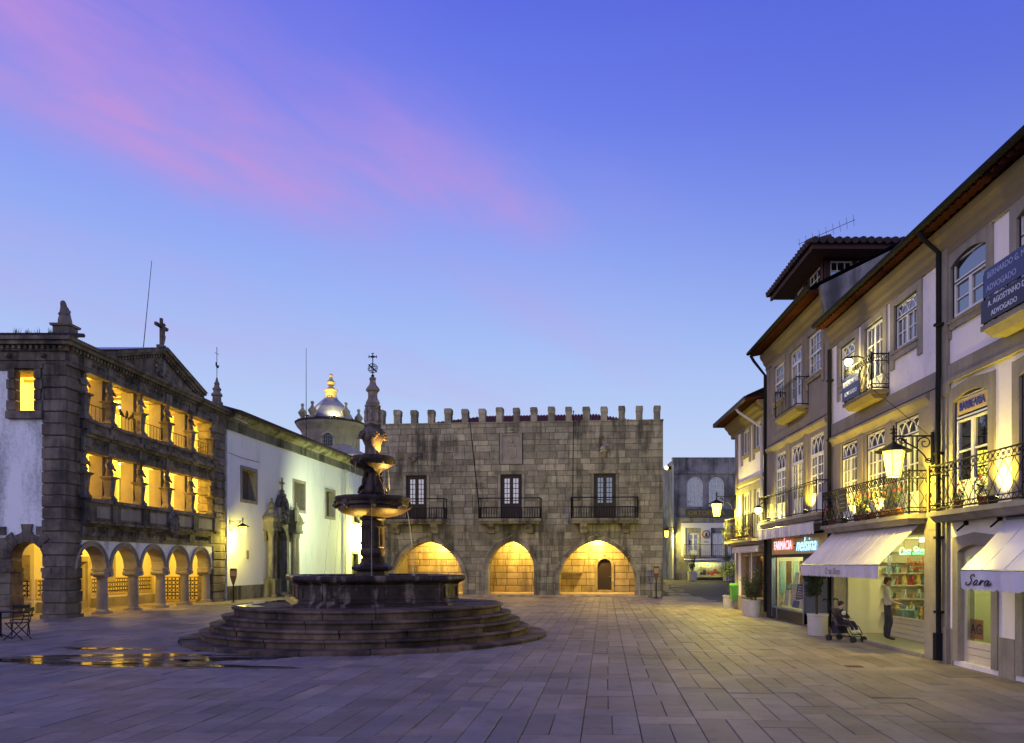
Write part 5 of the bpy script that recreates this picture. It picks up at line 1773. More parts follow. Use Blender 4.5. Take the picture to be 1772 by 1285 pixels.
b = MB(); b.lathe([(2.35, 16.05), (2.28, 16.35), (2.0, 16.9), (1.6, 17.5), (1.1, 18.05), (0.7, 18.4), (0.62, 18.6)], 8, rot=PI / 8); b.build('dome', 'lead_dome', dm)
b = MB(); b.lathe([(0.62, 18.5), (0.62, 18.62), (0.55, 18.7), (0.55, 19.15), (0.68, 19.25), (0.66, 19.35), (0.45, 19.42), (0.25, 19.6), (0.2, 19.7), (0.42, 19.98), (0.44, 20.08), (0.2, 20.35), (0.12, 20.6), (0.2, 20.72), (0.2, 20.82), (0.08, 20.95)], 12); b.build('finial', 'sign_amber', dm, smooth=True)
for k, an in enumerate((-2.6, -1.95, -0.75, 0.5)):
    b = MB(); b.lathe([(0.55, 15.9), (0.5, 16.15), (0.25, 16.2), (0.2, 16.35), (0.42, 16.7), (0.44, 16.8), (0.16, 17.15), (0.1, 17.4), (0.18, 17.5), (0.16, 17.62), (0.05, 17.7)], 10, 2.75 * math.cos(an), 2.75 * math.sin(an))
    b.build('pinnacle', 'granite_house', dm, smooth=True)
for an in (-PI * 0.80, -PI * 0.44):
    b = MB(); b.box(-0.62, -0.48, -0.12, 0.3, 12.9, 14.6); b.box(0.48, 0.62, -0.12, 0.3, 12.9, 14.6); b.ring(0, 14.4, 0.48, 0.66, -0.12, 0.3, 0, PI, 10)
    w = b.build('window', 'granite_trim', dm, (2.72 * math.cos(an), 2.72 * math.sin(an), -0.3), (0, 0, an + HP))
    MB().box(-0.5, 0.5, -0.09, -0.07, 12.9, 14.85).build('glazing', 'wood_dark', w)
    b = MB()
    for q in range(5): b.tube([(-0.4 + 0.2 * q, -0.1, 12.9), (-0.4 + 0.2 * q, -0.1, 14.8)], 0.02, 4)
    for q in range(6): b.tube([(-0.48, -0.1, 13.0 + 0.32 * q), (0.48, -0.1, 13.0 + 0.32 * q)], 0.02, 4)
    b.build('grille', 'zinc', w)
b = MB(); b.tube([(-24.2, 71.8, 13.5), (-24.2, 71.8, 22.6)], 0.04, 5, r2=0.02); b.ball((-24.2, 71.8, 13.5), 0.12, 6, 5)
tag(b.build('lightning_rod', 'iron'), 'thin upright lightning rod beside the domed tower', 'rod')
fl = thing('floodlight', 'assumed small floodlight on the tower eave lighting the lead dome', 'floodlight', (-22.8 + 1.2, 75 - 2.9, 16.0))  # unseen floodlight, assumed from the bright patch on the dome
MB().box(-0.12, 0.12, -0.08, 0.08, 0, 0.2).build('housing', 'iron', fl)
MB().box(-0.1, 0.1, 0.081, 0.09, 0.02, 0.18).build('lens', 'flood', fl)
lamp('assumed_dome_light', 'SPOT', fl, (0, 0.1, 0.2), 1500, (1.0, 0.80, 0.30), 0.1, target=(-0.45, 1.6, 1.3), angle=100, blend=0.8)
fl = thing('floodlight', 'assumed small floodlight behind the tower pinnacles lighting its finial', 'floodlight', (-22.8 - 1.6, 75 - 2.3, 16.2))  # unseen floodlight, assumed from the lit finial
MB().box(-0.12, 0.12, -0.08, 0.08, 0, 0.2).build('housing', 'iron', fl)
MB().box(-0.1, 0.1, 0.081, 0.09, 0.02, 0.18).build('lens', 'flood', fl)
lamp('assumed_finial_light', 'SPOT', fl, (0, 0.1, 0.3), 900, (1.0, 0.72, 0.15), 0.1, target=(1.5, 1.9, 2.9), angle=38, blend=0.5)
lamp('assumed_dome_side_light', 'SPOT', fl, (-0.2, 0.0, 0.3), 300, (1.0, 0.80, 0.35), 0.1, target=(0.6, 1.5, 0.8), angle=90, blend=0.8)
# ================================================================== RIGHT-HAND HOUSES
XW = 7.8
def house(name, label, yfar):
    return thing(name, label, 'house', (XW, yfar, 0), -HP)
def W2(yfar, x, y, z):
    """house-front coordinates to world"""
    return Vector((XW + y, yfar - x, z))

def stone_frame(parent, x0, x1, z0, z1, fw=0.2, arch=0.0, sill=0.16, ears=0.0, mat='granite_trim', y0=-0.035, depth=0.30, head=None):
    head = fw if head is None else head
    b = MB()
    b.box(x0 - fw, x0 + 0.006, y0, depth, z0 - (sill if sill else 0) - ears, z1 + head)
    b.box(x1 - 0.006, x1 + fw, y0, depth, z0 - (sill if sill else 0) - ears, z1 + head)
    if arch > 0:
        n = 10
        arc = [(x1 + (x0 - x1) * k / n, z1 - arch * (2 * k / n - 1) ** 2) for k in range(n + 1)]
        b.prism([(x0 + 0.006, z1 - arch)] + arc[::-1][1:-1] + [(x1 - 0.006, z1 - arch), (x1 - 0.006, z1 + head), (x0 + 0.006, z1 + head)], y0 - 0.002, depth)
        # raised crown following the arch
        b.prism([(x0 - fw * 0.4, z1 + head), (x1 + fw * 0.4, z1 + head), ((x0 + x1) / 2, z1 + head + 0.07)], y0 - 0.003, depth)
    else:
        b.box(x0 + 0.006, x1 - 0.006, y0 - 0.002, depth, z1 - 0.006, z1 + head)
    if sill:
        b.box(x0 + 0.006, x1 - 0.006, y0 - 0.02, depth, z0 - sill, z0 + 0.006)
        b.box(x0 - fw * 0.3, x1 + fw * 0.3, y0 - 0.05, y0, z0 - 0.05, z0)
    return b.build('window_surround', mat, parent)

def eaves(h, L, z, proj, mat_tile='eave_tile', x0=0.0, gutter=True, tiles=True, slope=0.5):
    """moulded plaster cornice, row of clay tiles over it, gutter, roof slope"""
    b = MB()
    p = proj
    b.prism_x([(0.0, z - 0.70), (-0.05, z - 0.68), (-0.05, z - 0.54), (-p * 0.22, z - 0.46), (-p * 0.26, z - 0.36), (-p * 0.40, z - 0.26), (-p * 0.46, z - 0.13), (0.3, z - 0.13), (0.3, z - 0.70)], x0, L)
    b.build('cornice', 'soffit_cream', h)
    n = int((L - x0) / 0.235)
    for k in range(n):
        m = MB()
        vs, fs = [], []
        for (yy, zz) in ((-p - 0.06, -0.06), (0.35, 0.16)):
            for i in range(7):
                a = PI * i / 6
                vs.append((0.105 * math.cos(a), yy, zz + 0.075 * math.sin(a)))
            for i in range(7):
                a = PI * (6 - i) / 6
                vs.append((0.085 * math.cos(a), yy, zz - 0.018 + 0.065 * math.sin(a)))
        for i in range(13):
            fs.append((i, i + 1, i + 15, i + 14))
        fs += [(0, 13, 27, 14), tuple(range(14))]
        m.add(vs, fs)
        m.build('roof_tile', mat_tile, h, (x0 + 0.118 + 0.235 * k, rnd(-0.015, 0.015), z - 0.02), (0, 0, rnd(-0.02, 0.02)), key='tile' + mat_tile + '%.2f' % p, smooth=True)
    for k in range(n + 1):
        m = MB()
        m.add([(-0.07, -p - 0.03, 0.0), (0.0, -p - 0.03, -0.075), (0.07, -p - 0.03, 0.0), (-0.07, 0.3, 0.17), (0.0, 0.3, 0.10), (0.07, 0.3, 0.17), (-0.07, -p - 0.03, 0.02), (0.0, -p - 0.03, -0.05), (0.07, -p - 0.03, 0.02)], [(0, 1, 4, 3), (1, 2, 5, 4), (0, 1, 7, 6), (1, 2, 8, 7)])
        m.build('channel_tile', mat_tile, h, (x0 + 0.235 * k, 0, z - 0.085), key='chan' + mat_tile + '%.2f' % p)
    b = MB()
    b.add([(x0, -p, z + 0.03), (L, -p, z + 0.03), (L, 4.5, z + 0.03 + (4.5 + p) * slope), (x0, 4.5, z + 0.03 + (4.5 + p) * slope), (L, 9.0, z), (x0, 9.0, z)], [(0, 1, 2, 3), (3, 2, 4, 5)])
    b.build('roof', 'roof_tile_dark', h)
    if gutter:
        b = MB()
        b.tube([(x0 - 0.05, -p - 0.10, z - 0.03), (L + 0.02, -p - 0.10, z - 0.03)], 0.065, 8)
        b.build('gutter', 'pipe_black', h)

def balcony(h, x0, x1, z, proj, rail, style, mat='granite_trim', th=0.2, pitch=0.13):
    b = MB()
    b.box(x0, x1, -proj, 0, z - th * 0.45, z)
    b.prism_x([(-proj + 0.03, z - th * 0.45), (-proj * 0.72, z - th), (0, z - th), (0, z - th * 0.45)], x0 + 0.08, x1 - 0.08)
    bal = b.build('balcony', mat, h)
    b = MB()
    iron_rail(b, [(x0 + 0.04, 0.0), (x0 + 0.04, -proj + 0.05), (x1 - 0.04, -proj + 0.05), (x1 - 0.04, 0.0)], z, z + rail, pitch, 0.0105, style)
    b.build('railing', 'iron', bal)
    return bal

def wire_glow(h): pass

# ------------------------------------------------------------------ house A: nearest, white with arched openings
HA = 15.40
h = hA = house('white_house', 'nearest white house with grey stone arched surrounds and an iron balcony', HA)
LA = 8.6
win2 = [(0.47, 1.72), (2.63, 3.88), (4.79, 6.04)]
win1 = [(0.56, 1.78), (2.70, 3.92), (4.84, 6.06)]
win0 = [(0.74, 1.88), (2.78, 3.92), (4.90, 6.04)]
holes = [(a, c, (6.80 if i != 1 else 6.12), 8.0) for i, (a, c) in enumerate(win2)] + [(a, c, 3.02, 5.30) for a, c in win1] + [(a, c, 0.10, 2.36) for a, c in win0]
b = MB(); holes_wall(b, 0.0, LA, 0.0, 8.4, 0.0, 0.32, holes); b.build('wall', 'house_plaster', h)
b = MB(); b.box(0, LA, 1.6, 8, 0.0, 8.8); b.box(0, LA, 0.33, 1.6, 2.55, 2.75); b.box(0, LA, 0.33, 1.6, 5.6, 5.8); b.box(0, 0.2, 0.33, 1.6, 0, 8.4); b.build('rooms', 'room_dark', h)
b = MB(); b.box(0.02, 0.40, -0.07, 0.0, 0.0, 8.3); b.box(0.0, 0.44, -0.10, 0.0, 0, 0.72); b.box(0.0, 0.44, -0.09, 0, 5.35, 5.62); b.build('pilaster', 'granite_trim', h)
b = MB(); b.box(0.40, LA, -0.05, 0.0, 5.64, 5.96); b.box(0.40, LA, -0.085, 0, 5.58, 5.66); b.build('string_course', 'granite_trim', h)
for xa, xb in ((0.44, 0.54), (2.10, 2.56), (4.14, 4.68)):
    MB().box(xa, xb, -0.03, 0.0, 0, 0.70).build('stone_plinth', 'granite_trim', h)
b = MB(); b.box(0.40, LA, -0.04, 0.0, 8.12, 8.3); b.build('frieze', 'granite_trim', h)
for i, (a, c) in enumerate(win2):
    door = i == 1
    stone_frame(h, a, c, 6.80 if not door else 6.12, 8.0, 0.20, 0.14, 0.17 if not door else 0, 0.16 if not door else 0, head=0.13)
    leaf_window(h, (a + c) / 2, 6.80 if not door else 6.12, c - a, 1.2 if not door else 1.88, 0.035, 'white_paint', 1, 2, 0.06, 0.03, panel=0.0 if not door else 0.5, transom=0.42, outer='wood_dark')
for i, (a, c) in enumerate(win1):
    stone_frame(h, a, c, 3.02, 5.30, 0.20, 0.14, 0, 0, head=0.16)
    leaf_window(h, (a + c) / 2, 3.02, c - a, 2.26, 0.035, 'white_paint', 1, 2, 0.06, 0.035, panel=0.55, transom=0.42, outer='wood_dark')
for i, (a, c) in enumerate(win0):
    stone_frame(h, a, c, 0.10, 2.36, 0.19, 0.13, 0, 0, head=0.16)
text('lettering', 'BARBEARIA', 0.235, 'letter_blue', h, ((win1[0][0] + win1[0][1]) / 2, 0.012, 5.04), extrude=0.006, xs=0.74)
MB().box(win1[0][0] + 0.08, win1[0][1] - 0.08, 0.021, 0.03, 4.90, 5.20).build('sign_panel', 'sign_amber', h)
for (a, c) in win0[:2]:
    b = MB()
    b.box(a, a + 0.07, 0.10, 0.17, 0.1, 2.36); b.box(c - 0.07, c, 0.10, 0.17, 0.1, 2.36); b.box(a + 0.07, c - 0.07, 0.10, 0.17, 2.14, 2.36)
    for k in range(3):
        b.box(a + 0.07, c - 0.07, 0.105, 0.165, 0.12 + 0.135 * k, 0.245 + 0.135 * k)
    dd = b.build('shop_door', 'cream_paint', h)
    MB().box(a + 0.07, c - 0.07, 0.13, 0.138, 0.53, 2.14).build('pane', 'pane_clear', dd)
# inside the corner shop
b = MB(); b.box(0.45, LA, 1.50, 1.58, 0.1, 2.5); b.box(0.45, LA, 0.33, 1.6, 0.06, 0.10); b.box(0.42, 0.47, 0.33, 1.5, 0.1, 2.5); b.box(2.25, 2.30, 0.33, 1.5, 0.1, 2.5); b.build('shop_interior', 'shop_plaster', h)
b = MB(); b.box(0.82, 1.25, 0.18, 0.19, 0.55, 0.93); b.build('poster', 'paper_orange', h)
text('lettering', 'AG', 0.28, 'letter_dark', h, (1.03, 0.172, 0.74), extrude=0.002)
b = MB(); b.box(1.48, 1.80, 0.20, 0.21, 0.82, 1.62); b.build('poster', 'paper_white', h)
b = MB(); b.box(1.48, 1.55, 0.19, 0.199, 0.82, 1.62); b.box(1.62, 1.76, 0.19, 0.199, 1.1, 1.4); b.box(1.60, 1.78, 0.19, 0.199, 0.88, 0.96); b.box(1.6, 1.78, 0.19, 0.199, 1.48, 1.54); b.build('poster_print', 'letter_dark', h)
MB().box(1.0, 1.9, 0.8, 0.9, 2.42, 2.47).build('tube_lamp', 'tube_light', h)
lamp('corner_shop_light', 'POINT', h, (1.3, 0.85, 2.25), 36.0, (0.85, 1.0, 0.32), 0.12)
lamp('second_shop_light', 'POINT', h, (3.3, 0.85, 2.25), 28.0, (0.85, 1.0, 0.32), 0.12)
MB().box(2.9, 3.8, 0.8, 0.9, 2.42, 2.47).build('tube_lamp', 'tube_light', h)
balcony(h, 0.36, LA, 3.02, 0.46, 0.90, 'lattice', pitch=0.15)
balc2 = balcony(h, 2.30, 4.20, 6.12, 0.46, 0.85, 'lattice', pitch=0.13)
eaves(h, LA, 8.84, 0.40)
b = MB(); b.tube([(0.10, -0.46, 8.76), (0.12, -0.40, 8.60), (0.18, -0.12, 8.30), (0.18, -0.12, 5.95), (0.24, -0.16, 5.55), (0.24, -0.16, 5.3), (0.24, -0.15, 0.15)], 0.052, 8)
for z in (1.0, 2.5, 4.2, 6.8): b.box(0.17, 0.31, -0.22, -0.02, z, z + 0.05)
b.box(0.17, 0.31, -0.23, -0.06, 0.05, 0.6)
b.build('downpipe', 'pipe_black', h)
for (x, z) in ((1.05, 2.68), (2.15, 2.7)):
    b = MB(); b.tube([(x, -0.02, z + 0.1), (x + 0.22, -0.32, z - 0.06)], 0.018, 5); b.ball((x, -0.03, z + 0.1), 0.05, 6, 5); b.build('flag_holder', 'iron', h)
sb = thing('balcony_sign', 'dark blue lawyer sign boards hung on the nearest upper balcony', 'sign', W2(HA, 2.36, -0.48, 6.1), -HP)
b = MB(); b.box(0.12, 1.85, -0.02, 0.0, 0.46, 0.92); b.build('board', 'sign_blue', sb)
b = MB(); b.box(0.03, 1.85, -0.02, 0.0, 0.04, 0.42); b.build('board', 'sign_navy', sb)
text('lettering', 'BERNARDO G. MARTINS', 0.145, 'letter_pale', sb, (0.98, -0.022, 0.80), extrude=0.004, xs=0.95)
text('lettering', 'ADVOGADO', 0.145, 'letter_pale', sb, (0.62, -0.022, 0.58), extrude=0.004)
text('lettering', 'A. AGOSTINHO DA SILVA', 0.135, 'letter_white', sb, (0.98, -0.022, 0.31), extrude=0.004, xs=0.95)
text('lettering', 'ADVOGADO', 0.125, 'letter_white', sb, (0.70, -0.022, 0.13), extrude=0.004)

# ------------------------------------------------------------------ house B: white upper floor, stone first floor, stationery shop
HB = 21.48
h = hB = house('shop_house', 'white house with stone middle floor above a stationery shop', HB)
LB = 6.06
w2 = [(0.64, 1.72), (2.32, 3.42), (4.02, 5.16)]
w1 = [(0.70, 1.82), (2.38, 3.50), (4.02, 5.20)]
holes = [(a, c, (6.90 if i != 1 else 6.12), 7.98) for i, (a, c) in enumerate(w2)]
b = MB(); holes_wall(b, 0.0, LB, 5.62, 8.4, 0.0, 0.32, holes); b.build('wall', 'house_plaster', h)
b = MB(); holes_wall(b, 0.0, LB, 2.72, 5.62, -0.015, 0.32, [(a, c, 3.05, 5.28) for a, c in w1]); b.build('stone_storey', 'granite_house', h)
b = MB(); b.box(0, LB, 2.2, 8, 2.75, 8.8); b.box(0, LB, 0.33, 2.2, 2.76, 2.95); b.box(0, LB, 0.33, 2.2, 5.6, 5.8); b.box(0, LB, 2.65, 8, 0, 2.75); b.build('rooms', 'room_dark', h)
b = MB(); b.box(0.0, LB, -0.06, 0.0, 5.62, 5.95); b.prism_x([(-0.02, 5.34), (-0.05, 5.40), (-0.13, 5.50), (-0.13, 5.56), (-0.015, 5.62), (0.0, 5.34)], 0.02, LB - 0.3); b.build('string_course', 'granite_house', h)
b = MB(); b.box(LB - 0.36, LB - 0.02, -0.05, 0.3, 2.7, 5.6); b.build('pilaster', 'granite_house', h)
for x in (2.10, 3.76):
    MB().box(x - 0.11, x + 0.11, -0.04, 0.0, 3.05, 5.3).build('pilaster', 'granite_house', h)
for i, (a, c) in enumerate(w2):
    door = i == 1
    stone_frame(h, a, c, 6.90 if not door else 6.12, 7.98, 0.20, 0.0, 0.18 if not door else 0, 0.20 if not door else 0, head=0.16)
    leaf_window(h, (a + c) / 2, 6.90 if not door else 6.12, c - a, 1.08 if not door else 1.86, 0.035, 'white_paint', 2, 2 if not door else 3, 0.05, 0.024, panel=0.0 if not door else 0.45, transom=0.30 if not door else 0.0, fan='arcs', outer='wood_dark')
for i, (a, c) in enumerate(w1):
    leaf_window(h, (a + c) / 2, 3.05, c - a, 2.23, 0.035, 'white_paint', 2, 4, 0.05, 0.024, panel=0.5, transom=0.36, fan='arcs', outer='wood_dark')
    MB().box(a, c, 0.30, 0.305, 3.06, 4.9).build('curtain', 'curtain', h)
balcony(h, 2.0, 3.75, 6.12, 0.46, 0.85, 'lattice', pitch=0.12, mat='soffit_cream')
balcony(h, 0.30, 5.60, 3.05, 0.44, 0.92, 'lattice', pitch=0.13)
eaves(h, LB + 0.1, 8.84, 0.40, x0=-0.05)
b = MB(); b.tube([(0.05, -0.10, 8.1), (0.05, -0.10, 0.2)], 0.055, 8)
for z in (3.6, 5.5, 7.2): b.box(-0.02, 0.12, -0.16, 0.0, z, z + 0.05)
b.build('downpipe', 'pipe_black', h)
# shop recess
MB().box(0.0, 0.24, -0.04, 0.34, 0, 2.72).build('shop_pier', 'granite_trim', h); MB().box(LB - 0.56, LB - 0.04, -0.04, 0.34, 0, 2.72).build('shop_pier', 'granite_trim', h)
b = MB(); b.box(0.24, LB - 0.56, -0.02, 2.0, 0.01, 0.05); b.build('shop_floor', 'tile_floor', h)
b = MB(); b.box(0.24, LB - 0.56, -0.08, 0.0, 0.0, 0.07); b.build('threshold', 'granite_trim', h)
b = MB(); b.box(0.24, 0.30, 0.34, 2.6, 0.05, 2.72); b.box(0.24, LB - 0.5, 2.55, 2.6, 0.05, 2.72); b.box(LB - 0.56, LB - 0.5, 0.34, 2.6, 0.05, 2.72); b.box(0.24, LB - 0.5, 0.33, 2.6, 2.66, 2.74)
b.build('shop_wall', 'shop_plaster', h)
# the display window stands back from the street
DY = 1.22
b = MB()
for k in range(4):
    b.box(0.95, LB - 0.58, DY - 0.02, DY + 0.06, 0.05 + 0.125 * k, 0.165 + 0.125 * k)
b.box(0.93, LB - 0.58, DY - 0.05, DY + 0.1, 0.55, 0.60)
b.build('display_base', 'cream_paint', h)
b = MB(); b.box(0.90, 0.95, DY - 0.03, DY + 0.04, 0.05, 2.66); b.box(0.95, LB - 0.58, DY - 0.03, DY + 0.04, 2.25, 2.32); b.build('display_frame', 'zinc', h)
MB().box(0.95, LB - 0.58, DY, DY + 0.008, 0.60, 2.25).build('pane', 'pane_clear', h)
b = MB(); b.box(0.95, LB - 0.6, DY + 0.02, DY + 0.6, 0.56, 0.60); b.build('display_counter', 'paper_white', h)
for k, z in enumerate((0.62, 1.0, 1.38, 1.72, 2.02)):
    MB().box(0.31, 0.62, DY + 0.06, 2.5, z, z + 0.03).build('shelf', 'cream_paint', h)
text('lettering', 'Papelaria', 0.46, 'letter_orange', h, (2.72, DY - 0.012, 2.0), extrude=0.004, xs=0.92, shear=0.12)
nr = thing('neon_sign', 'green glowing script neon sign hanging inside the stationery shop', 'sign', W2(HB, 2.35, DY - 0.06, 2.30), -HP)
text('lettering', 'Casa Sites', 0.29, 'neon_green', nr, (0, 0, 0.02), extrude=0.008, shear=0.35, xs=1.2)
b = MB(); b.tube([(-0.4, 0, 0.1), (-0.4, 0, 0.36)], 0.006, 4); b.tube([(0.4, 0, 0.1), (0.4, 0, 0.36)], 0.006, 4); b.build('hanger', 'iron', nr)
rg = random.Random(12)
goods = [('box', 'cardboard'), ('box', 'goods_blue'), ('book', 'goods_red'), ('book', 'paper_white'), ('jar', 'goods_teal'), ('figurine', 'goods_yellow'), ('box', 'goods_teal')]
gi = 0
labs = []
def good(kind, mat, p, s, lab):
    b = MB()
    if kind == 'box':
        b.box(-0.11 * s, 0.11 * s, -0.08 * s, 0.08 * s, 0, 0.14 * s); b.box(-0.115 * s, 0.115 * s, -0.085 * s, 0.085 * s, 0.14 * s, 0.17 * s)
    elif kind == 'book':
        b.prism_x([(-0.07 * s, 0), (-0.045 * s, 0), (0.03 * s, 0.26 * s), (0.005 * s, 0.26 * s)], -0.09 * s, 0.09 * s)
        b.prism_x([(0.05 * s, 0), (0.07 * s, 0), (0.03 * s, 0.22 * s), (0.01 * s, 0.24 * s)], -0.05 * s, 0.05 * s)
    elif kind == 'jar':
        b.lathe([(0.05 * s, 0), (0.09 * s, 0.05 * s), (0.1 * s, 0.15 * s), (0.05 * s, 0.22 * s), (0.06 * s, 0.27 * s)], 10)
    else:
        b.lathe([(0.08 * s, 0), (0.06 * s, 0.03 * s), (0.09 * s, 0.1 * s), (0.05 * s, 0.2 * s), (0.06 * s, 0.25 * s), (0.02 * s, 0.3 * s)], 8)
        b.ball((0, 0, 0.32 * s), 0.055 * s, 7, 5)
    tag(b.build('display_' + kind, mat, None, p, (0, 0, rg.uniform(-0.5, 0.5) - HP), key='good%s%s%.2f' % (kind, mat, s)), lab, kind, 'goods in the stationery display')
MN = {'cardboard': 'brown', 'goods_blue': 'blue', 'goods_red': 'red', 'paper_white': 'white', 'goods_teal': 'green', 'goods_yellow': 'yellow'}
ROW = {0: 'on the display counter', 1: 'on the lowest shelf', 2: 'on the second shelf', 3: 'on the third shelf', 4: 'on the top shelf'}
NUMS = ('one', 'two', 'three', 'four', 'five', 'six', 'seven', 'eight', 'nine', 'ten', 'eleven', 'twelve')
for row, (z, n) in enumerate(((0.602, 12), (0.65, 6), (1.03, 6), (1.41, 6), (1.75, 6))):
    for k in range(n):
        kd, mt = goods[(k * 3 + row * 2 + k // 3) % len(goods)]
        if row == 0:
            x, yy = 1.08 + 0.165 * k, DY + 0.14 + 0.2 * (k % 2) + rg.uniform(-0.03, 0.03)
            s_ = rg.choice((0.85, 1.0, 1.15))
        else:
            x, yy = 0.5, DY + 0.2 + 0.2 * k
            s_ = rg.choice((0.8, 0.95, 1.0))
        lab = '%s %s %s of the stationery shop, number %s from the %s' % (MN[mt], kd, ROW[row], NUMS[k], 'back wall' if row == 0 else 'window')
        good(kd, mt, W2(HB, x, yy, z), s_, lab)
MB().box(1.5, 2.7, DY + 0.55, DY + 0.65, 2.58, 2.63).build('tube_lamp', 'tube_light', h); MB().box(3.2, 4.4, DY + 0.55, DY + 0.65, 2.58, 2.63).build('tube_lamp', 'tube_light', h)
lamp('stationery_light', 'POINT', h, (2.0, DY + 0.6, 2.42), 52.5, (1.0, 0.92, 0.40), 0.12)
lamp('stationery_light', 'POINT', h, (3.8, DY + 0.6, 2.42), 52.5, (1.0, 0.92, 0.40), 0.12)
lamp('entry_light', 'POINT', h, (1.6, 0.75, 2.5), 16, (1.0, 0.90, 0.30), 0.1)
MB().lathe([(0.03, 2.66), (0.12, 2.62), (0.13, 2.58), (0.1, 2.56)], 12, 1.6, 0.75).build('recess_lamp', 'tube_light', h)
sb = thing('balcony_sign', 'blue lawyer sign board on the small upper balcony of the shop house', 'sign', W2(HB, 2.04, -0.47, 6.14), -HP)
b = MB(); b.box(0.02, 1.12, -0.02, 0.0, 0.02, 0.60); b.build('board', 'sign_blue', sb)
text('lettering', 'ROCHA NEVES', 0.185, 'letter_white', sb, (0.57, -0.022, 0.42), extrude=0.004, xs=0.80, offset=0.004)
text('lettering', 'ADVOGADO', 0.15, 'letter_white', sb, (0.57, -0.022, 0.16), extrude=0.004, xs=0.92)
bb = thing('black_signboard', 'small black board hung on the balcony railing above the large awning', 'sign', W2(HB, 2.05, -0.46, 3.2), -HP)
b = MB(); b.box(-0.24, 0.24, -0.02, 0.0, 0.14, 0.72); b.build('board', 'black_board', bb)
b = MB()
for k in range(4): b.box(-0.18, 0.18, -0.024, -0.02, 0.24 + 0.11 * k, 0.26 + 0.11 * k)
b.build('board_print', 'letter_grey', bb)

# ------------------------------------------------------------------ house C: grey stone house over the pharmacy
HC = 28.20
h = hC = house('stone_house', 'tall grey stone house with a red wooden attic above the pharmacy', HC)
LC = 6.70
c2 = [(0.98, 2.28), (2.85, 4.15), (4.66, 5.96)]
c1 = [(1.10, 2.32), (2.90, 4.16), (4.80, 6.04)]
b = MB(); holes_wall(b, 0.0, LC, 3.0, 9.6, 0.0, 0.32, [(a, c, 7.76 if i != 1 else 6.96, 9.08) for i, (a, c) in enumerate(c2)] + [(a, c, 3.5, 5.92) for a, c in c1]); b.build('wall', 'granite_house', h)
b = MB(); b.box(0, LC, 1.6, 8, 3.2, 9.9); b.box(0, LC, 0.33, 1.6, 3.0, 3.2); b.box(0, LC, 0.33, 1.6, 6.5, 6.7); b.box(0, LC, 3.0, 8, 0, 3.2); b.build('rooms', 'room_dark', h)
b = MB(); b.box(0, LC, -0.05, 0, 6.35, 6.6); b.prism_x([(0, 6.05), (-0.04, 6.1), (-0.12, 6.2), (-0.12, 6.26), (0, 6.34)], 0.1, LC - 0.35); b.build('string_course', 'granite_house', h)
for x in (0.16, 2.56, 4.42, 6.50):
    MB().box(x - 0.15, x + 0.15, -0.035, 0.0, 3.5, 9.25).build('pilaster', 'granite_house', h)
for i, (a, c) in enumerate(c2):
    door = i == 1
    stone_frame(h, a, c, 7.76 if not door else 6.96, 9.08, 0.16, 0.0, 0.15 if not door else 0, 0.2 if not door else 0, mat='granite_house', y0=-0.05)
    if door:
        leaf_window(h, (a + c) / 2, 6.96, c - a, 2.12, 0.035, 'white_paint', 2, 3, 0.06, 0.03, panel=0.5, transom=0.42, fan='arcs')
    else:
        leaf_window(h, (a + c) / 2, 7.76, c - a, 1.32, 0.035, 'white_paint', 4, 4, 0.06, 0.026, split=False)
        MB().box(a + 0.06, c - 0.06, 0.005, 0.09, 8.40, 8.46).build('meeting_rail', 'white_paint', h)
for i, (a, c) in enumerate(c1):
    leaf_window(h, (a + c) / 2, 3.5, c - a, 2.42, 0.035, 'white_paint', 2, 4, 0.06, 0.028, panel=0.6, transom=0.56, fan='arcs')
    MB().box(a, c, 0.30, 0.305, 3.5, 5.4).build('curtain', 'curtain', h)
balcony(h, 2.40, 4.72, 6.96, 0.44, 0.90, 'hoops', pitch=0.15, mat='soffit_cream')
balcony(h, 0.25, LC - 0.15, 3.5, 0.42, 0.92, 'hoops', pitch=0.15)
eaves(h, LC + 0.05, 9.92, 0.60, x0=-0.05)
b = MB(); b.tube([(-0.02, -0.62, 9.82), (0.0, -0.5, 9.6), (0.07, -0.1, 9.05), (0.07, -0.10, 0.2)], 0.055, 8); b.build('downpipe', 'pipe_black', h)
# gable wall showing above the lower neighbour
b = MB(); b.prism_x([(-0.2, 9.3), (-0.35, 9.95), (4.5, 12.35), (9.0, 9.9), (9.0, 8.0), (0.1, 8.0)], LC - 0.18, LC + 0.06); b.build('gable_wall', 'grey_render', h)
# attic of dark red boards
AX0, AX1, AY0, AY1 = 0.75, 3.80, 0.80, 6.0
b = MB(); holes_wall(b, AX0, AX1, 10.3, 11.90, AY0, AY0 + 0.1, [(1.0, 1.7, 11.05, 11.80), (1.95, 2.15, 11.05, 11.8), (2.35, 3.4, 10.95, 11.82)])
b.build('attic_wall', 'wood_red', h)
ATT = (AX1, 0, 0)
b = MB(); holes_wall(b, AY0, AY1, 10.3, 11.90, 0.0, 0.1, [(1.0, 1.72, 10.9, 11.84), (1.86, 2.9, 10.9, 11.84)])
b.build('attic_wall', 'wood_red', h, (AX1, 0, 0), (0, 0, HP))
for k in range(3):
    MB().box(AY0 + (0.0, 0.93, 1.98)[k], AY0 + (0.08, 1.02, 2.06)[k], -0.02, 0.0, 10.3, 11.9).build('attic_post', 'wood_red', h, (AX1, 0, 0), (0, 0, HP))
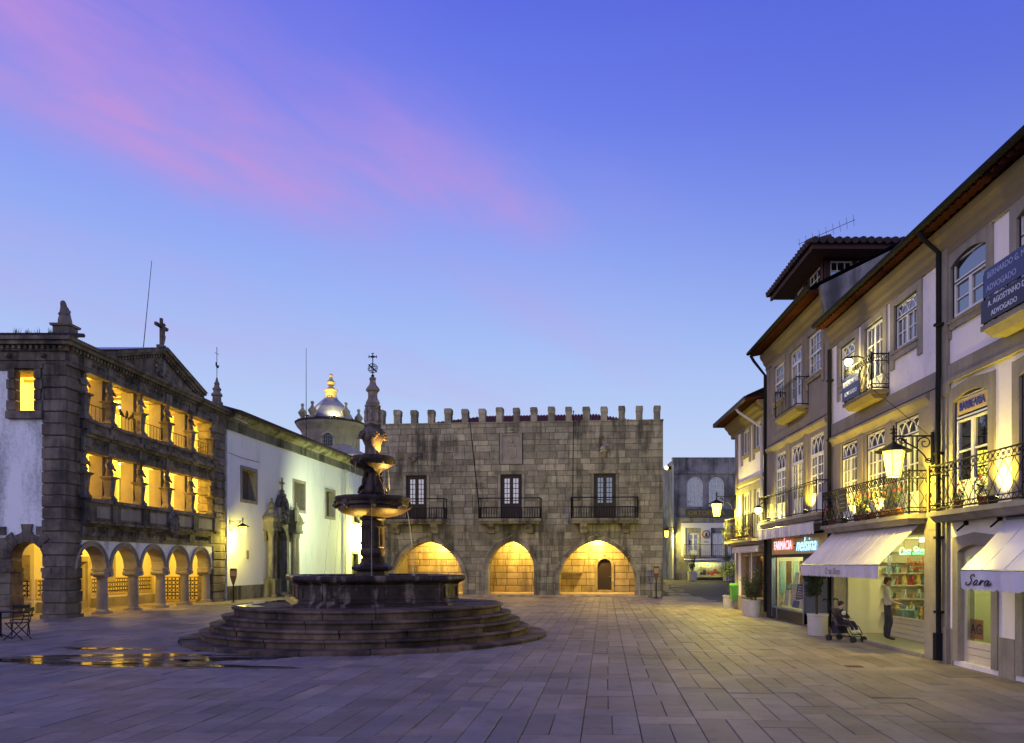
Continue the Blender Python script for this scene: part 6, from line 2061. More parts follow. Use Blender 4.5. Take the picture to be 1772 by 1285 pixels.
def attic_win(w, hh, cols, rows, loc, rot, curt=False):
    b = MB(); fr = 0.05
    b.box(-w / 2, -w / 2 + fr, 0, 0.06, 0, hh); b.box(w / 2 - fr, w / 2, 0, 0.06, 0, hh); b.box(-w / 2, w / 2, 0.002, 0.058, 0, fr); b.box(-w / 2, w / 2, 0.002, 0.058, hh - fr, hh)
    for i in range(1, cols): x = -w / 2 + w * i / cols; b.box(x - 0.014, x + 0.014, 0.005, 0.05, fr, hh - fr)
    for j in range(1, rows): z = hh * j / rows; b.box(-w / 2 + fr, w / 2 - fr, 0.007, 0.048, z - 0.014, z + 0.014)
    o = b.build('window', 'white_paint', h, loc, rot)
    for i in range(cols):
        for j in range(rows):
            pane_obj(round(w / cols, 3), round(hh / rows, 3), 'curtain' if curt else 'pane', o, (-w / 2 + w * (i + 0.5) / cols, 0.03, hh * (j + 0.5) / rows))
attic_win(0.70, 0.75, 2, 2, (1.35, AY0 + 0.02, 11.05), (0, 0, 0))
attic_win(1.05, 0.87, 3, 3, (2.875, AY0 + 0.02, 10.95), (0, 0, 0))
attic_win(0.72, 0.94, 3, 3, (AX1 + 0.02 - 0.06, 1.36, 10.9), (0, 0, HP))
attic_win(1.04, 0.94, 6, 1, (AX1 + 0.02 - 0.06, 2.38, 10.9), (0, 0, HP), True)
b = MB(); b.box(AX0 - 0.75, AX1 + 0.85, AY0 - 0.65, AY1, 11.90, 12.0); b.box(AX0 - 0.78, AX1 + 0.88, AY0 - 0.68, AY0 - 0.6, 11.86, 12.03); b.box(AX1 + 0.8, AX1 + 0.88, AY0 - 0.6, AY1, 11.86, 12.03); b.build('attic_soffit', 'wood_red', h)
b = MB()
ex0, ex1, ey0, ey1, ez = AX0 - 0.85, AX1 + 0.95, AY0 - 0.75, AY1, 12.03
b.add([(ex0, ey0, ez), (ex1, ey0, ez), (ex1, ey1, ez), (ex0, ey1, ez), (ex0 + 2.2, ey0 + 2.2, ez + 0.75), (ex1 - 2.2, ey0 + 2.2, ez + 0.75), (ex1 - 2.2, ey1, ez + 0.75), (ex0 + 2.2, ey1, ez + 0.75)], [(0, 1, 5, 4), (1, 2, 6, 5), (2, 3, 7, 6), (3, 0, 4, 7), (4, 5, 6, 7)])
b.build('attic_roof', 'roof_tile_dark', h)
n = int((ex1 - ex0) / 0.25)
for k in range(n):
    m = MB(); m.tube([(0, -0.08, 0.05), (0, 0.7, 0.27)], 0.105, 7)
    m.build('roof_tile', 'roof_tile_dark', h, (ex0 + 0.12 + 0.25 * k, ey0, ez + rnd(-0.01, 0.01)), key='attictile')
n = int((ey1 - ey0) / 0.25)
for k in range(n):
    MB().build('roof_tile', 'roof_tile_dark', h, (ex1, ey0 + 0.12 + 0.25 * k, ez + rnd(-0.01, 0.01)), (0, 0, HP), key='attictile')
an = thing('roof_antenna', 'yagi television antenna on the attic roof', 'antenna', W2(HC, 3.9, 0.6, 12.2), 0)
an.scale = (0.8, 0.8, 0.8)
b = MB(); b.tube([(0, 0, 0), (0, 0, 0.55)], 0.02, 5); b.build('mast', 'zinc', an)
b = MB()
b.tube([(-0.75, 0.3, 0.28), (1.3, -0.4, 0.98)], 0.012, 4)
for k in range(9):
    t = k / 8
    c = Vector((-0.7 + 1.95 * t, 0.28 - 0.66 * t, 0.30 + 0.66 * t))
    b.tube([c + Vector((-0.12, -0.26, 0.10)), c + Vector((0.12, 0.26, -0.10))], 0.007, 4)
b.build('antenna_array', 'zinc', an)
# pharmacy shopfront
MB().box(0.0, 0.55, -0.03, 0.34, 0, 3.0).build('shop_pier', 'black_board', h); MB().box(LC - 0.25, LC, -0.03, 0.34, 0, 3.0).build('shop_pier', 'black_board', h)
b = MB(); b.box(0.55, LC - 0.25, 0.0, 0.12, 2.32, 2.92); b.build('fascia', 'sign_amber', h)
b = MB(); b.box(0.55, LC - 0.25, -0.03, 0.2, 2.22, 2.32); b.build('transom', 'black_board', h)
b = MB(); b.box(0.55, 4.2, 0.02, 0.2, 0.05, 0.40); b.build('stallriser', 'black_board', h)
b = MB(); b.box(0.55, 0.62, 0.0, 0.14, 0.05, 2.92); b.box(4.13, 4.2, 0.0, 0.14, 0.05, 2.25); b.box(0.62, 4.13, 0.0, 0.14, 0.40, 0.46); b.box(1.2, 1.28, -0.005, 0.1, 0.05, 0.4); b.box(4.2, 4.26, 0.14, 2.0, 0.05, 2.25); b.build('shop_frame', 'zinc', h)
MB().box(0.62, 4.13, 0.06, 0.068, 0.46, 2.22).build('pane', 'pane_clear', h)
MB().box(4.22, 4.228, 0.2, 2.0, 0.5, 2.22).build('pane', 'pane_clear', h)
b = MB(); b.box(0.55, LC, 2.9, 3.0, 0.05, 3.0); b.box(0.55, 0.6, 0.2, 2.9, 0.05, 3.0); b.box(0.55, LC - 0.2, 0.1, 3.0, 0.02, 0.06); b.box(0.55, LC - 0.2, 0.2, 3.0, 2.6, 2.7); b.box(LC - 0.26, LC - 0.2, 0.34, 2.9, 0.05, 2.6); b.build('shop_wall', 'shop_plaster', h)
b = MB()
for k in range(5): MB().box(0.605, 0.64, 0.3 + 0.24 * k, 0.48 + 0.24 * k, 0.9, 2.1).build('display_screen', ('goods_teal', 'wood_brown')[k % 2], h)
for (xa, xb, z0, z1, mt, yy) in ((0.75, 1.25, 0.5, 1.05, 'paper_white', 0.4), (0.8, 1.2, 1.1, 1.3, 'goods_teal', 0.45), (1.35, 2.0, 0.5, 1.3, 'paper_white', 0.45), (2.05, 2.9, 0.75, 1.3, 'paper_blue', 0.42), (2.0, 2.7, 0.48, 0.72, 'paper_blue', 0.3), (2.75, 3.2, 0.48, 0.8, 'paper_white', 0.3), (3.0, 3.5, 0.8, 1.25, 'goods_yellow', 0.5), (1.4, 1.9, 1.34, 1.7, 'paper_white', 0.55), (0.72, 1.0, 0.48, 0.62, 'goods_yellow', 0.25), (3.3, 3.9, 0.48, 0.75, 'paper_white', 0.28)):
    b = MB(); b.prism_x([(yy, z0), (yy + 0.03, z0), (yy + 0.1, z1), (yy + 0.07, z1)], xa, xb); b.build('poster', mt, h)
b = MB()
for k in range(5): b.box(2.2 + 0.02 * k, 2.7 - 0.03 * k, 0.41 + 0.01 * k, 0.425 + 0.01 * k, 0.85 + 0.085 * k, 0.875 + 0.085 * k)
b.build('poster_print', 'letter_white', h)
b = MB(); b.box(1.0, 3.8, 0.5, 0.6, 2.42, 2.47); b.build('tube_lamp', 'tube_light', h)
lamp('pharmacy_light', 'POINT', h, (1.6, 0.9, 2.3), 56.0, (1.0, 0.96, 0.5), 0.12)
lamp('pharmacy_light', 'POINT', h, (3.4, 0.9, 2.3), 56.0, (1.0, 0.96, 0.5), 0.12)
ns = thing('neon_sign', 'red and blue neon pharmacy lettering on the fascia', 'sign', W2(HC, 0.55, -0.01, 2.32), -HP)
text('lettering', 'FARMÁCIA', 0.43, 'neon_red', ns, (1.55, -0.04, 0.30), extrude=0.006, xs=1.0, offset=0.0)
text('lettering', 'nelsina', 0.62, 'neon_blue', ns, (4.0, -0.04, 0.28), extrude=0.006, shear=0.3, xs=1.15, offset=-0.002)
b = MB()
for x in (0.4, 1.9, 2.8, 4.4): b.box(x, x + 0.03, -0.05, 0.01, 0.26, 0.30)
b.build('sign_bracket', 'iron', ns)

# ------------------------------------------------------------------ house D: low corner house
HD = 33.20
h = hD = house('corner_house', 'low cream corner house with flower balcony and wide eaves', HD)
LD = 5.0
d2 = [(1.28, 2.38), (3.20, 4.26)]
b = MB(); holes_wall(b, 0.0, LD, 0.0, 8.1, 0.0, 0.3, [(a, c, 6.53, 7.6) for a, c in d2] + [(a, c, 2.95, 4.96) for a, c in d2] + [(1.2, 2.45, 0.65, 2.3), (3.0, 4.6, 0.65, 2.3)]); b.build('wall', 'house_plaster', h)
b = MB(); b.box(0, LD, 1.8, 8, 0, 8.2); b.box(0, LD, 0.31, 1.8, 2.6, 2.8); b.box(0, LD, 0.31, 1.8, 5.5, 5.7); b.box(0, 0.1, 0.3, 8, 0, 8.1); b.build('rooms', 'room_dark', h)
MB().box(0, 0.45, -0.04, 0, 0, 8.0).build('pilaster', 'granite_house', h); MB().box(4.72, LD, -0.04, 0, 0, 8.0).build('pilaster', 'granite_house', h); MB().box(0.45, 4.72, -0.03, 0, 0, 0.62).build('stone_plinth', 'granite_house', h)
b = MB(); b.box(0.45, 4.72, -0.04, 0.0, 4.96, 5.2); b.box(0.40, 4.75, -0.09, 0, 5.32, 5.46); b.build('string_course', 'granite_house', h)
for a, c in d2:
    stone_frame(h, a, c, 6.53, 7.6, 0.26, 0, 0.15, 0.22, mat='granite_house')
    leaf_window(h, (a + c) / 2, 6.53, c - a, 1.07, 0.04, 'white_paint', 1, 1, 0.06, 0.03)
    stone_frame(h, a, c, 2.95, 4.96, 0.26, 0, 0, 0, mat='granite_house')
    leaf_window(h, (a + c) / 2, 2.95, c - a, 2.01, 0.04, 'white_paint', 1, 2, 0.06, 0.04, panel=0.5)
for a, c in ((1.2, 2.45), (3.0, 4.6)):
    stone_frame(h, a, c, 0.65, 2.3, 0.14, 0, 0.1, 0, mat='granite_house')
    MB().box(a, c, 0.12, 0.128, 0.65, 2.3).build('pane', 'pane_clear', h)
b = MB(); b.box(0.5, LD, 1.0, 1.05, 0, 2.6); b.build('shop_wall', 'paper_orange', h)
lamp('cafe_light', 'POINT', h, (2.8, 0.6, 2.1), 30.0, (1.0, 0.5, 0.12), 0.1)
MB().lathe([(0.02, 2.6), (0.02, 2.3), (0.12, 2.25), (0.14, 2.15), (0.02, 2.12)], 10, 2.8, 0.6).build('pendant_lamp', 'bulb', h)
balcony(h, 0.15, 4.85, 2.95, 0.55, 0.95, 'bars', pitch=0.13)
eaves(h, LD + 0.02, 8.30, 0.78, x0=-0.75, gutter=False, slope=0.45)
b = MB(); b.box(-0.78, LD, -0.86, -0.80, 8.14, 8.30); b.box(-0.8, -0.74, -0.8, 6, 8.14, 8.30); b.build('fascia_board', 'wood_dark', h)
b = MB(); b.tube([(3.35, -0.8, 8.2), (3.5, -0.72, 8.0), (4.55, -0.1, 7.2), (4.6, -0.1, 6.4), (4.6, -0.1, 3.0)], 0.055, 7); b.build('downpipe', 'pipe_cream', h)

# ================================================================== CORNER SHOP AT THE BACK
hE = thing('back_shop_building', 'grey rendered building with two round headed windows closing the street', 'building', (9.44, 62.0, 0.66), 0)
h = hE
WX = [(1.10, 2.40), (2.88, 4.15)]
def round_hole_wall():
    b = MB()
    ops = []
    for a, c in WX:
        cx, r_ = (a + c) / 2, (c - a) / 2
        ops.append((cx, (lambda z, r_=r_: r_ if z < 7.86 else math.sqrt(max(0, r_ * r_ - (z - 7.86) ** 2))), 6.05, 7.86 + r_))
    zs_ = [3.2, 6.05, 7.0, 7.86, 8.02, 8.18, 8.34, 8.5, 8.52, 8.9, 10.05]
    _, sg = masonry([3.9, 6.05, 7.0, 7.86, 8.02, 8.18, 8.34, 8.51, 8.9, 10.05], 0.0, 9.0, ops, 5, rl)
    wall_core(b, sg, 0.0, 0.4)
    holes_wall(b, 0.0, 9.0, 0.0, 3.9, 0.0, 0.4, [(1.15, 2.1, 1.98 + 0.0, 3.86), (3.2, 4.2, 1.98, 3.86), (1.15, 4.5, 0.22, 1.8)])
    b.box(0, 0.4, 0.4, 9, 0, 10.0); b.box(0.4, 9, 2.0, 9, 0, 10.0)
    return b
round_hole_wall().build('wall', 'grey_render', h)
b = MB(); b.box(-0.08, 9, -0.1, 0.0, 8.75, 8.95); b.box(-0.05, 9, -0.06, 0, 8.95, 10.0); b.box(-0.12, 9, -0.12, 0.5, 10.0, 10.1); b.box(0, 9, -0.06, 0, 5.85, 5.98); b.box(0, 9, -0.06, 0, 5.0, 5.12); b.build('cornice', 'grey_render', h)
for a, c in WX:
    cx, r_ = (a + c) / 2, (c - a) / 2
    b = MB(); fr = 0.10
    b.box(a, a + fr, 0.05, 0.15, 6.05, 7.86); b.box(c - fr, c, 0.05, 0.15, 6.05, 7.86); b.ring(cx, 7.86, r_ - fr, r_, 0.05, 0.15, 0, PI, 14); b.box(a, c, 0.04, 0.16, 6.0, 6.09)
    b.box(cx - 0.035, cx + 0.035, 0.06, 0.14, 6.05, 8.45)
    for x in (a + (c - a) * 0.27, a + (c - a) * 0.73): b.box(x - 0.024, x + 0.024, 0.05, 0.13, 6.09, 7.95)
    for z in (6.5, 6.95, 7.42, 7.86): b.box(a + fr, c - fr, 0.072, 0.128, z - (0.04 if z == 7.42 else 0.024), z + (0.04 if z == 7.42 else 0.024))
    b.ring(cx, 7.86, r_ * 0.5 - 0.015, r_ * 0.5 + 0.015, 0.07, 0.13, 0, PI, 10)
    for t in (0.6, 1.1, 2.04, 2.54): b.tube([(cx + r_ * 0.5 * math.cos(t), 0.1, 7.86 + r_ * 0.5 * math.sin(t)), (cx + r_ * 0.95 * math.cos(t), 0.1, 7.86 + r_ * 0.95 * math.sin(t))], 0.016, 4)
    w = b.build('window', 'white_paint', h)
    b = MB(); b.prism([(a, 6.05), (c, 6.05), (c, 7.86)] + [(cx + r_ * math.cos(t), 7.86 + r_ * math.sin(t)) for t in [PI * k / 12 for k in range(1, 12)]] + [(a, 7.86)], 0.12, 0.126); b.build('pane', 'pane', w)
sg = thing('shop_sign', 'long dark sign with gold capitals on the back building', 'sign', (9.44 + 0.95, 61.9, 0.66 + 5.18), 0)
MB().box(0, 4.1, 0.0, 0.06, 0.0, 0.66).build('board', 'sign_olive', sg)
text('lettering', 'ORTOPEDIA', 0.52, 'letter_gold', sg, (1.75, -0.012, 0.33), extrude=0.01, xs=1.02, space=1.05)
b = MB(); b.box(0.62, 4.75, -0.03, 0.0, 4.3, 4.7); b.box(0.62, 0.95, -0.03, 0, 1.95, 4.3); b.box(4.45, 4.75, -0.03, 0, 1.95, 4.3); b.box(2.25, 3.05, -0.03, 0, 1.95, 4.3); b.build('white_surround', 'white_paint', h)
for a, c in ((1.15, 2.1), (3.2, 4.2)):
    leaf_window(h, (a + c) / 2, 1.98, c - a, 1.88, 0.06, 'white_paint', 1, 3, 0.06, 0.04, panel=0.4)
b = MB(); b.lathe([(0.34, -0.0), (0.34, 0.04), (0.30, 0.05), (0.0, 0.05)], 24); em = b.build('round_emblem', 'terracotta', h, (2.66, -0.035, 3.75), (HP, 0, 0))
b = MB(); b.lathe([(0.25, 0.05), (0.25, 0.056), (0.0, 0.056)], 20); b.build('emblem_field', 'paper_white', em)
b = MB(); b.ball((0, 0.04, 0.07), 0.11, 10, 7, 0.8, 1.1, 0.3); b.prism_z([(-0.16, -0.2), (0.16, -0.2), (0.08, -0.06), (-0.08, -0.06)], 0.056, 0.075); b.build('emblem_profile', 'letter_dark', em)
text('lettering', 'ZEIA', 0.17, 'letter_grey', h, (2.66, -0.035, 3.12), extrude=0.004, space=1.2)
balcony(h, 0.75, 4.7, 1.95, 0.5, 0.95, 'bars', pitch=0.16, mat='grey_render')
b = MB(); b.box(1.15, 4.5, 1.3, 1.35, 0.2, 1.8); b.box(1.15, 4.5, 0.4, 1.3, 0.18, 0.22); b.build('shop_back', 'cream_plaster', h)
b = MB(); b.box(1.15, 4.5, -0.05, 0.0, 0.0, 0.22); b.build('stallriser', 'wood_red', h)
MB().box(1.15, 4.5, 0.15, 0.158, 0.22, 1.8).build('pane', 'pane_clear', h)
rq = random.Random(9)
for k in range(22):
    x, z = 1.25 + (k % 11) * 0.29 + rq.uniform(-0.05, 0.05), (0.35 if k < 11 else 0.95) + rq.uniform(0, 0.2)
    b = MB(); w_, h_ = rq.uniform(0.08, 0.14), rq.uniform(0.2, 0.42)
    b.box(x - w_, x + w_, 0.7, 0.78, z, z + h_); b.box(x - w_ * 0.6, x + w_ * 0.6, 0.68, 0.7, z + h_ * 0.3, z + h_ * 0.7)
    b.build('display_card', rq.choice(('goods_red', 'paper_white', 'goods_teal', 'goods_blue', 'letter_dark', 'goods_yellow', 'paper_white', 'cardboard')), h)
b = MB(); b.box(1.6, 4.0, 0.5, 0.6, 1.72, 1.77); b.build('tube_lamp', 'tube_light', h)
lamp('back_shop_light', 'POINT', h, (2.8, 0.45, 1.6), 150.0, (0.9, 1.0, 0.35), 0.12)
# flank balcony
b = MB(); b.box(-0.7, 0, 3.0, 6.5, 4.2, 4.4); iron_rail(b, [(-0.65, 3.0), (-0.65, 6.5)], 4.4, 5.3, 0.2, 0.02); b.build('flank_balcony', 'iron', h)
b = MB(); b.tube([(-0.05, -0.05, 9.5), (-0.05, -0.05, 0.2)], 0.06, 6); b.build('downpipe', 'pipe_cream', h)
# houses closing the side streets
def far_house(name, label, loc, w, d, hh, mat, rz=0):
    t = thing(name, label, 'house', loc, rz)
    holes = []
    for fl in range(max(1, int(hh // 3))):
        for k in range(max(1, int(w // 2.4))):
            x = 0.9 + k * 2.3
            holes.append((x, x + 0.9, 1.0 + fl * 3.0, 2.4 + fl * 3.0))
    b = MB(); holes_wall(b, 0, w, 0, hh, 0, 0.3, holes); b.box(0, w, 0.8, d, 0, hh); b.build('wall', mat, t)
    for (a, c, z0, z1) in holes:
        stone_frame(t, a, c, z0, z1, 0.15, 0, 0.1, 0)
        leaf_window(t, (a + c) / 2, z0, c - a, z1 - z0, 0.1, 'white_paint', 1, 2, 0.06, 0.04)
    b = MB(); b.add([(-0.3, -0.5, hh), (w + 0.3, -0.5, hh), (w + 0.3, d + 0.3, hh), (-0.3, d + 0.3, hh), (-0.3 + d * 0.3, d / 2, hh + d * 0.22), (w + 0.3 - d * 0.3, d / 2, hh + d * 0.22)], [(0, 1, 5, 4), (1, 2, 5), (2, 3, 4, 5), (3, 0, 4)]); b.box(-0.3, w + 0.3, -0.5, d + 0.3, hh - 0.15, hh); b.build('roof', 'roof_tile_dark', t)
far_house('street_house', 'plain house at the end of the lane beside the church', (-15.5, 92, 0), 12, 8, 7, 'house_plaster')
far_house('street_house', 'house far up the lane beside the town hall flank', (3.0, 96, 0.6), 9, 8, 8, 'grey_render')
# ================================================================== AWNINGS
def awning(label, yfar, x0, x1, z_top, z_fr, y_top, y_fr, val, mat, words=None, tsize=0.2, tx=None, tmat='letter_dark', scallop=0.12, origin=None, tshear=0.35, txs=1.0):
    t = thing('awning', label, 'awning', origin or W2(yfar, x0, 0, 0), -HP if origin is None else 0, 'shop awnings')
    L = x1 - x0
    r = random.Random(int(L * 100))
    b = MB()
    nu, nv = 28, 8
    ph = [r.uniform(0, 6) for _ in range(4)]
    vs = []
    for j in range(nv + 1):
        tv = j / nv
        for i in range(nu + 1):
            tu = i / nu
            sag = -0.05 * math.sin(PI * tv) * (0.7 + 0.3 * math.sin(5 * tu + ph[0])) + 0.010 * math.sin(22 * tu + ph[1]) * tv + 0.012 * math.sin(9 * tu + 4 * tv + ph[2])
            vs.append((L * tu, y_top + (y_fr - y_top) * tv, z_top + (z_fr - z_top) * tv + sag * (0 if j in (0, nv) else 1)))
    fs = [(j * (nu + 1) + i, j * (nu + 1) + i + 1, (j + 1) * (nu + 1) + i + 1, (j + 1) * (nu + 1) + i) for j in range(nv) for i in range(nu)]
    k = len(vs)
    vs += [(x, y, z - 0.012) for x, y, z in vs]
    fs += [tuple(q + k for q in f[::-1]) for f in fs]
    b.add(vs, fs)
    b.build('canopy', mat, t, smooth=True)
    b = MB()
    n = max(2, int(L / scallop))
    vs, fs = [], []
    for i in range(n * 4 + 1):
        x = L * i / (n * 4)
        wob = 0.012 * math.sin(7 * x + ph[3]) + 0.006 * math.sin(19 * x)
        zb = z_fr - val + 0.035 * (1 - abs(math.sin(PI * i / 4)))
        vs += [(x, y_fr, z_fr), (x, y_fr - 0.005 + wob, (z_fr + zb) / 2), (x, y_fr + wob * 1.8, zb)]
    for i in range(n * 4):
        for q in range(2):
            fs.append((i * 3 + q, (i + 1) * 3 + q, (i + 1) * 3 + q + 1, i * 3 + q + 1))
    b.add(vs, fs)
    b.build('valance', mat, t, smooth=True)
    for q in range(1, int(L / 0.62)):
        MB().tube([(0.62 * q, y_top, z_top + 0.004), (0.62 * q, (y_top + y_fr) / 2, (z_top + z_fr) / 2 - 0.042), (0.62 * q, y_fr, z_fr + 0.004)], 0.008, 4).build('seam', mat, t)
    b = MB()
    b.tube([(0, y_fr + 0.01, z_fr), (L, y_fr + 0.01, z_fr)], 0.018, 6)
    b.tube([(0, y_top, z_top), (L, y_top, z_top)], 0.04, 6)
    for x in (0.04, L - 0.04):
        b.tube([(x, y_top + 0.03, z_fr - 0.05), (x, y_fr, z_fr)], 0.014, 5)
    b.build('awning_frame', 'zinc', t)
    if words:
        text('lettering', words, tsize, tmat, t, (tx - x0, y_fr - 0.022, z_fr - val * 0.52), extrude=0.002, shear=tshear, xs=txs)
    return t
# hand-drawn script on the nearest awning
def catmull(P, n=6):
    out = []
    for i in range(len(P) - 1):
        p0, p1, p2, p3 = P[max(0, i - 1)], P[i], P[i + 1], P[min(len(P) - 1, i + 2)]
        for k in range(n):
            t = k / n
            out.append(tuple(0.5 * ((2 * p1[q]) + (-p0[q] + p2[q]) * t + (2 * p0[q] - 5 * p1[q] + 4 * p2[q] - p3[q]) * t * t + (-p0[q] + 3 * p1[q] - 3 * p2[q] + p3[q]) * t ** 3) for q in (0, 1)))
    out.append(P[-1])
    return out
SARA = [[(0.62, 0.80), (0.52, 0.98), (0.34, 0.96), (0.26, 0.76), (0.36, 0.58), (0.42, 0.40), (0.34, 0.16), (0.12, 0.04), (-0.06, 0.14), (-0.02, 0.30)],
        [(1.02, 0.46), (0.88, 0.50), (0.74, 0.34), (0.72, 0.12), (0.84, 0.06), (0.98, 0.24), (1.06, 0.46), (1.02, 0.14), (1.12, 0.06), (1.24, 0.22)],
        [(1.24, 0.22), (1.36, 0.52), (1.40, 0.44), (1.34, 0.06)], [(1.38, 0.30), (1.50, 0.48), (1.64, 0.46)],
        [(2.06, 0.46), (1.92, 0.50), (1.78, 0.34), (1.76, 0.12), (1.88, 0.06), (2.02, 0.24), (2.10, 0.46), (2.06, 0.14), (2.16, 0.06), (2.36, 0.26)]]

saw = awning('glossy white awning marked Sara over the nearest house door', HA, 2.42, 6.2, 2.78, 1.89, -0.05, -0.87, 0.34, 'awning_vinyl', None, scallop=0.17)
b = MB()
for st_ in SARA:
    b.tube([(0.22 + 0.34 * (x * 0.9 + 0.25 * z), -0.895, 1.63 + 0.19 * z) for x, z in catmull(st_)], 0.011, 5)
b.build('lettering', 'letter_dark', saw)
awning('large pale awning with script lettering over the stationery shop', HB, 0.23, 5.41, 2.90, 1.97, -0.05, -0.98, 0.31, 'awning', 'Casa Sites', 0.24, 2.72, 'letter_grey', 0.13, txs=1.05)
awning('short folded pale awning above the pharmacy fascia', HC, 0.35, 6.45, 3.28, 3.22, -0.05, -0.45, 0.36, 'awning', scallop=0.16)
awning('small pale awning over the corner house windows', HD, 0.70, 4.95, 2.76, 2.70, -0.05, -0.32, 0.26, 'awning', scallop=0.16)
awning('pale green awning with printed edge on the back building', 0, 0.0, 3.95, 1.86, 1.66, -0.05, -0.95, 0.24, 'awning', 'Casa Xing', 0.24, 1.98, 'letter_dark', 0.2, origin=(9.44 + 0.8, 62.0, 0.66), txs=1.7)

# ================================================================== LANTERNS
def lantern(label, wall, glass, s=1.0, energy=40, color=(1.0, 0.78, 0.18), down=True, back=True):
    wall, glass = Vector(wall), Vector(glass)
    t = thing('street_lantern', label, 'lantern', wall, 0, 'wall lanterns')
    d = glass - wall
    L = math.hypot(d.x, d.y)
    a = math.atan2(d.y, d.x)
    za = d.z + 0.56 * s
    def P(x, z): return (x, 0, z)
    b = MB()
    b.tube([P(0, za), P(L + 0.02, za)], 0.018 * s, 5)
    b.tube([P(0, za - 0.52 * s), P(0.10 * s, za - 0.50 * s), P(0.16 * s, za - 0.40 * s), P(0.30 * s, za - 0.26 * s), P(0.52 * s, za - 0.14 * s), P(0.64 * s, za - 0.04 * s)], 0.018 * s, 5)
    def spiral(cx, cz, r, t0, turns):
        return [P(cx + r * (1 - i / 20) * math.cos(t0 + turns * 2 * PI * i / 16), cz + r * (1 - i / 20) * math.sin(t0 + turns * 2 * PI * i / 16)) for i in range(17)]
    b.tube(spiral(0.15 * s, za - 0.15 * s, 0.14 * s, 0.2, 1.3), 0.014 * s, 5)
    b.tube(spiral(0.60 * s, za - 0.09 * s, 0.09 * s, 1.5, -1.3), 0.012 * s, 5)
    b.tube(spiral(0.07 * s, za - 0.50 * s, 0.07 * s, 0.2, -1.3), 0.012 * s, 5)
    b.box(-0.02, 0.012, -0.04 * s, 0.04 * s, za - 0.6 * s, za + 0.08 * s)
    b.build('bracket', 'iron', t, rot=(0, 0, a))
    g = d.z
    b = MB()
    b.lathe([(0.012 * s, g + 0.78 * s), (0.02 * s, g + 0.70 * s), (0.03 * s, g + 0.64 * s), (0.02 * s, g + 0.58 * s), (0.03 * s, g + 0.50 * s), (0.02 * s, g + 0.45 * s), (0.05 * s, g + 0.42 * s), (0.30 * s, g + 0.28 * s), (0.37 * s, g + 0.25 * s), (0.37 * s, g + 0.235 * s), (0.25 * s, g + 0.245 * s)], 12, d.x, d.y)
    for zz in (0.62, 0.70): b.tube([(d.x + 0.07 * s * math.cos(q), d.y + 0.07 * s * math.sin(q), g + zz * s) for q in [2 * PI * k / 10 for k in range(10)]], 0.008 * s, 4, True)
    b.build('lamp_cap', 'iron', t)
    b = MB()
    for k in range(6):
        q = k * PI / 3 + a
        b.tube([(d.x + 0.238 * s * math.cos(q), d.y + 0.238 * s * math.sin(q), g + 0.245 * s), (d.x + 0.155 * s * math.cos(q), d.y + 0.155 * s * math.sin(q), g - 0.27 * s)], 0.009 * s, 4)
    b.tube([(d.x + 0.155 * s * math.cos(q), d.y + 0.155 * s * math.sin(q), g - 0.275 * s) for q in [a + k * PI / 3 for k in range(6)]], 0.012 * s, 4, True)
    b.build('lamp_frame', 'iron', t)
    MB().lathe([(0.145 * s, -0.27 * s), (0.228 * s, 0.24 * s)], 6, 0, 0, a).build('lamp_glass', 'lantern_glow', t, (d.x, d.y, g))
    lamp('lantern_light', 'POINT', t, (d.x, d.y, g - 0.42 * s), energy, color, 0.12 * s)
    return t
lantern('large lit hexagonal lantern on a scrolled bracket beside the downpipe', (7.70, 15.52, 3.9), (6.92, 15.55, 4.08), 1.0, 330, (1.0, 0.78, 0.06))
lantern('brightly lit lantern on the far corner of the corner house', (7.72, 33.0, 4.2), (6.9, 32.95, 4.38), 1.0, 1500, (1.0, 0.82, 0.08))
lantern('lit lantern on the white church wall beside the palace', (-17.88, 40.75, 3.6), (-17.15, 40.7, 3.78), 0.95, 420, (1.0, 0.84, 0.12))
lantern('small lit lantern on the corner of the back building', (9.42, 61.9, 4.3), (8.78, 61.6, 4.45), 0.95, 900, (1.0, 0.84, 0.16))
lantern('assumed lit lantern on the church wall hidden behind the fountain column', (-16.40, 61.6, 4.6), (-15.55, 61.4, 4.75), 1.0, 3000, (0.95, 1.0, 0.20))  # unseen lantern, assumed from the bright glow on the church wall

def globe(label, p, r, energy, color, arm=None, name='wall_lamp'):
    t = thing(name, label, 'lamp', p, 0)
    MB().ball((0, 0, 0), r, 14, 10).build('lamp_globe', 'flood', t, smooth=True)
    b = MB(); b.lathe([(r * 0.5, r * 0.85), (r * 1.15, r * 0.6), (r * 1.2, r * 0.5), (r * 0.6, r * 1.0), (r * 0.3, r * 1.25)], 12)
    if arm: b.tube([(0, 0, r * 1.1), (arm[0] * 0.6, arm[1] * 0.6, r * 1.2 + arm[2] * 0.3), arm], 0.02, 5)
    b.build('lamp_hood', 'iron', t)
    lamp('lamp_light', 'POINT', t, (-0.05, -0.05, -r - 0.08), energy, color, 0.08)
    return t
globe('small round lit lamp on the upper balcony of the shop house', (7.33, 19.05, 7.12), 0.10, 120, (1.0, 0.82, 0.25), (0.42, 0.05, 0.1))
globe('round lit lamp under a dark arm between corner house and pharmacy', (7.35, 27.75, 3.98), 0.14, 220, (1.0, 0.84, 0.2), (0.4, 0.1, 0.55))
fl = thing('floodlight', 'white floodlight high on the flank of the back building', 'floodlight', (9.2, 63.6, 10.1))
MB().box(-0.1, 0.24, -0.16, 0.16, -0.12, 0.12).build('housing', 'iron', fl)
MB().ball((-0.14, -0.06, 0), 0.17, 10, 7).build('lens', 'flood', fl)
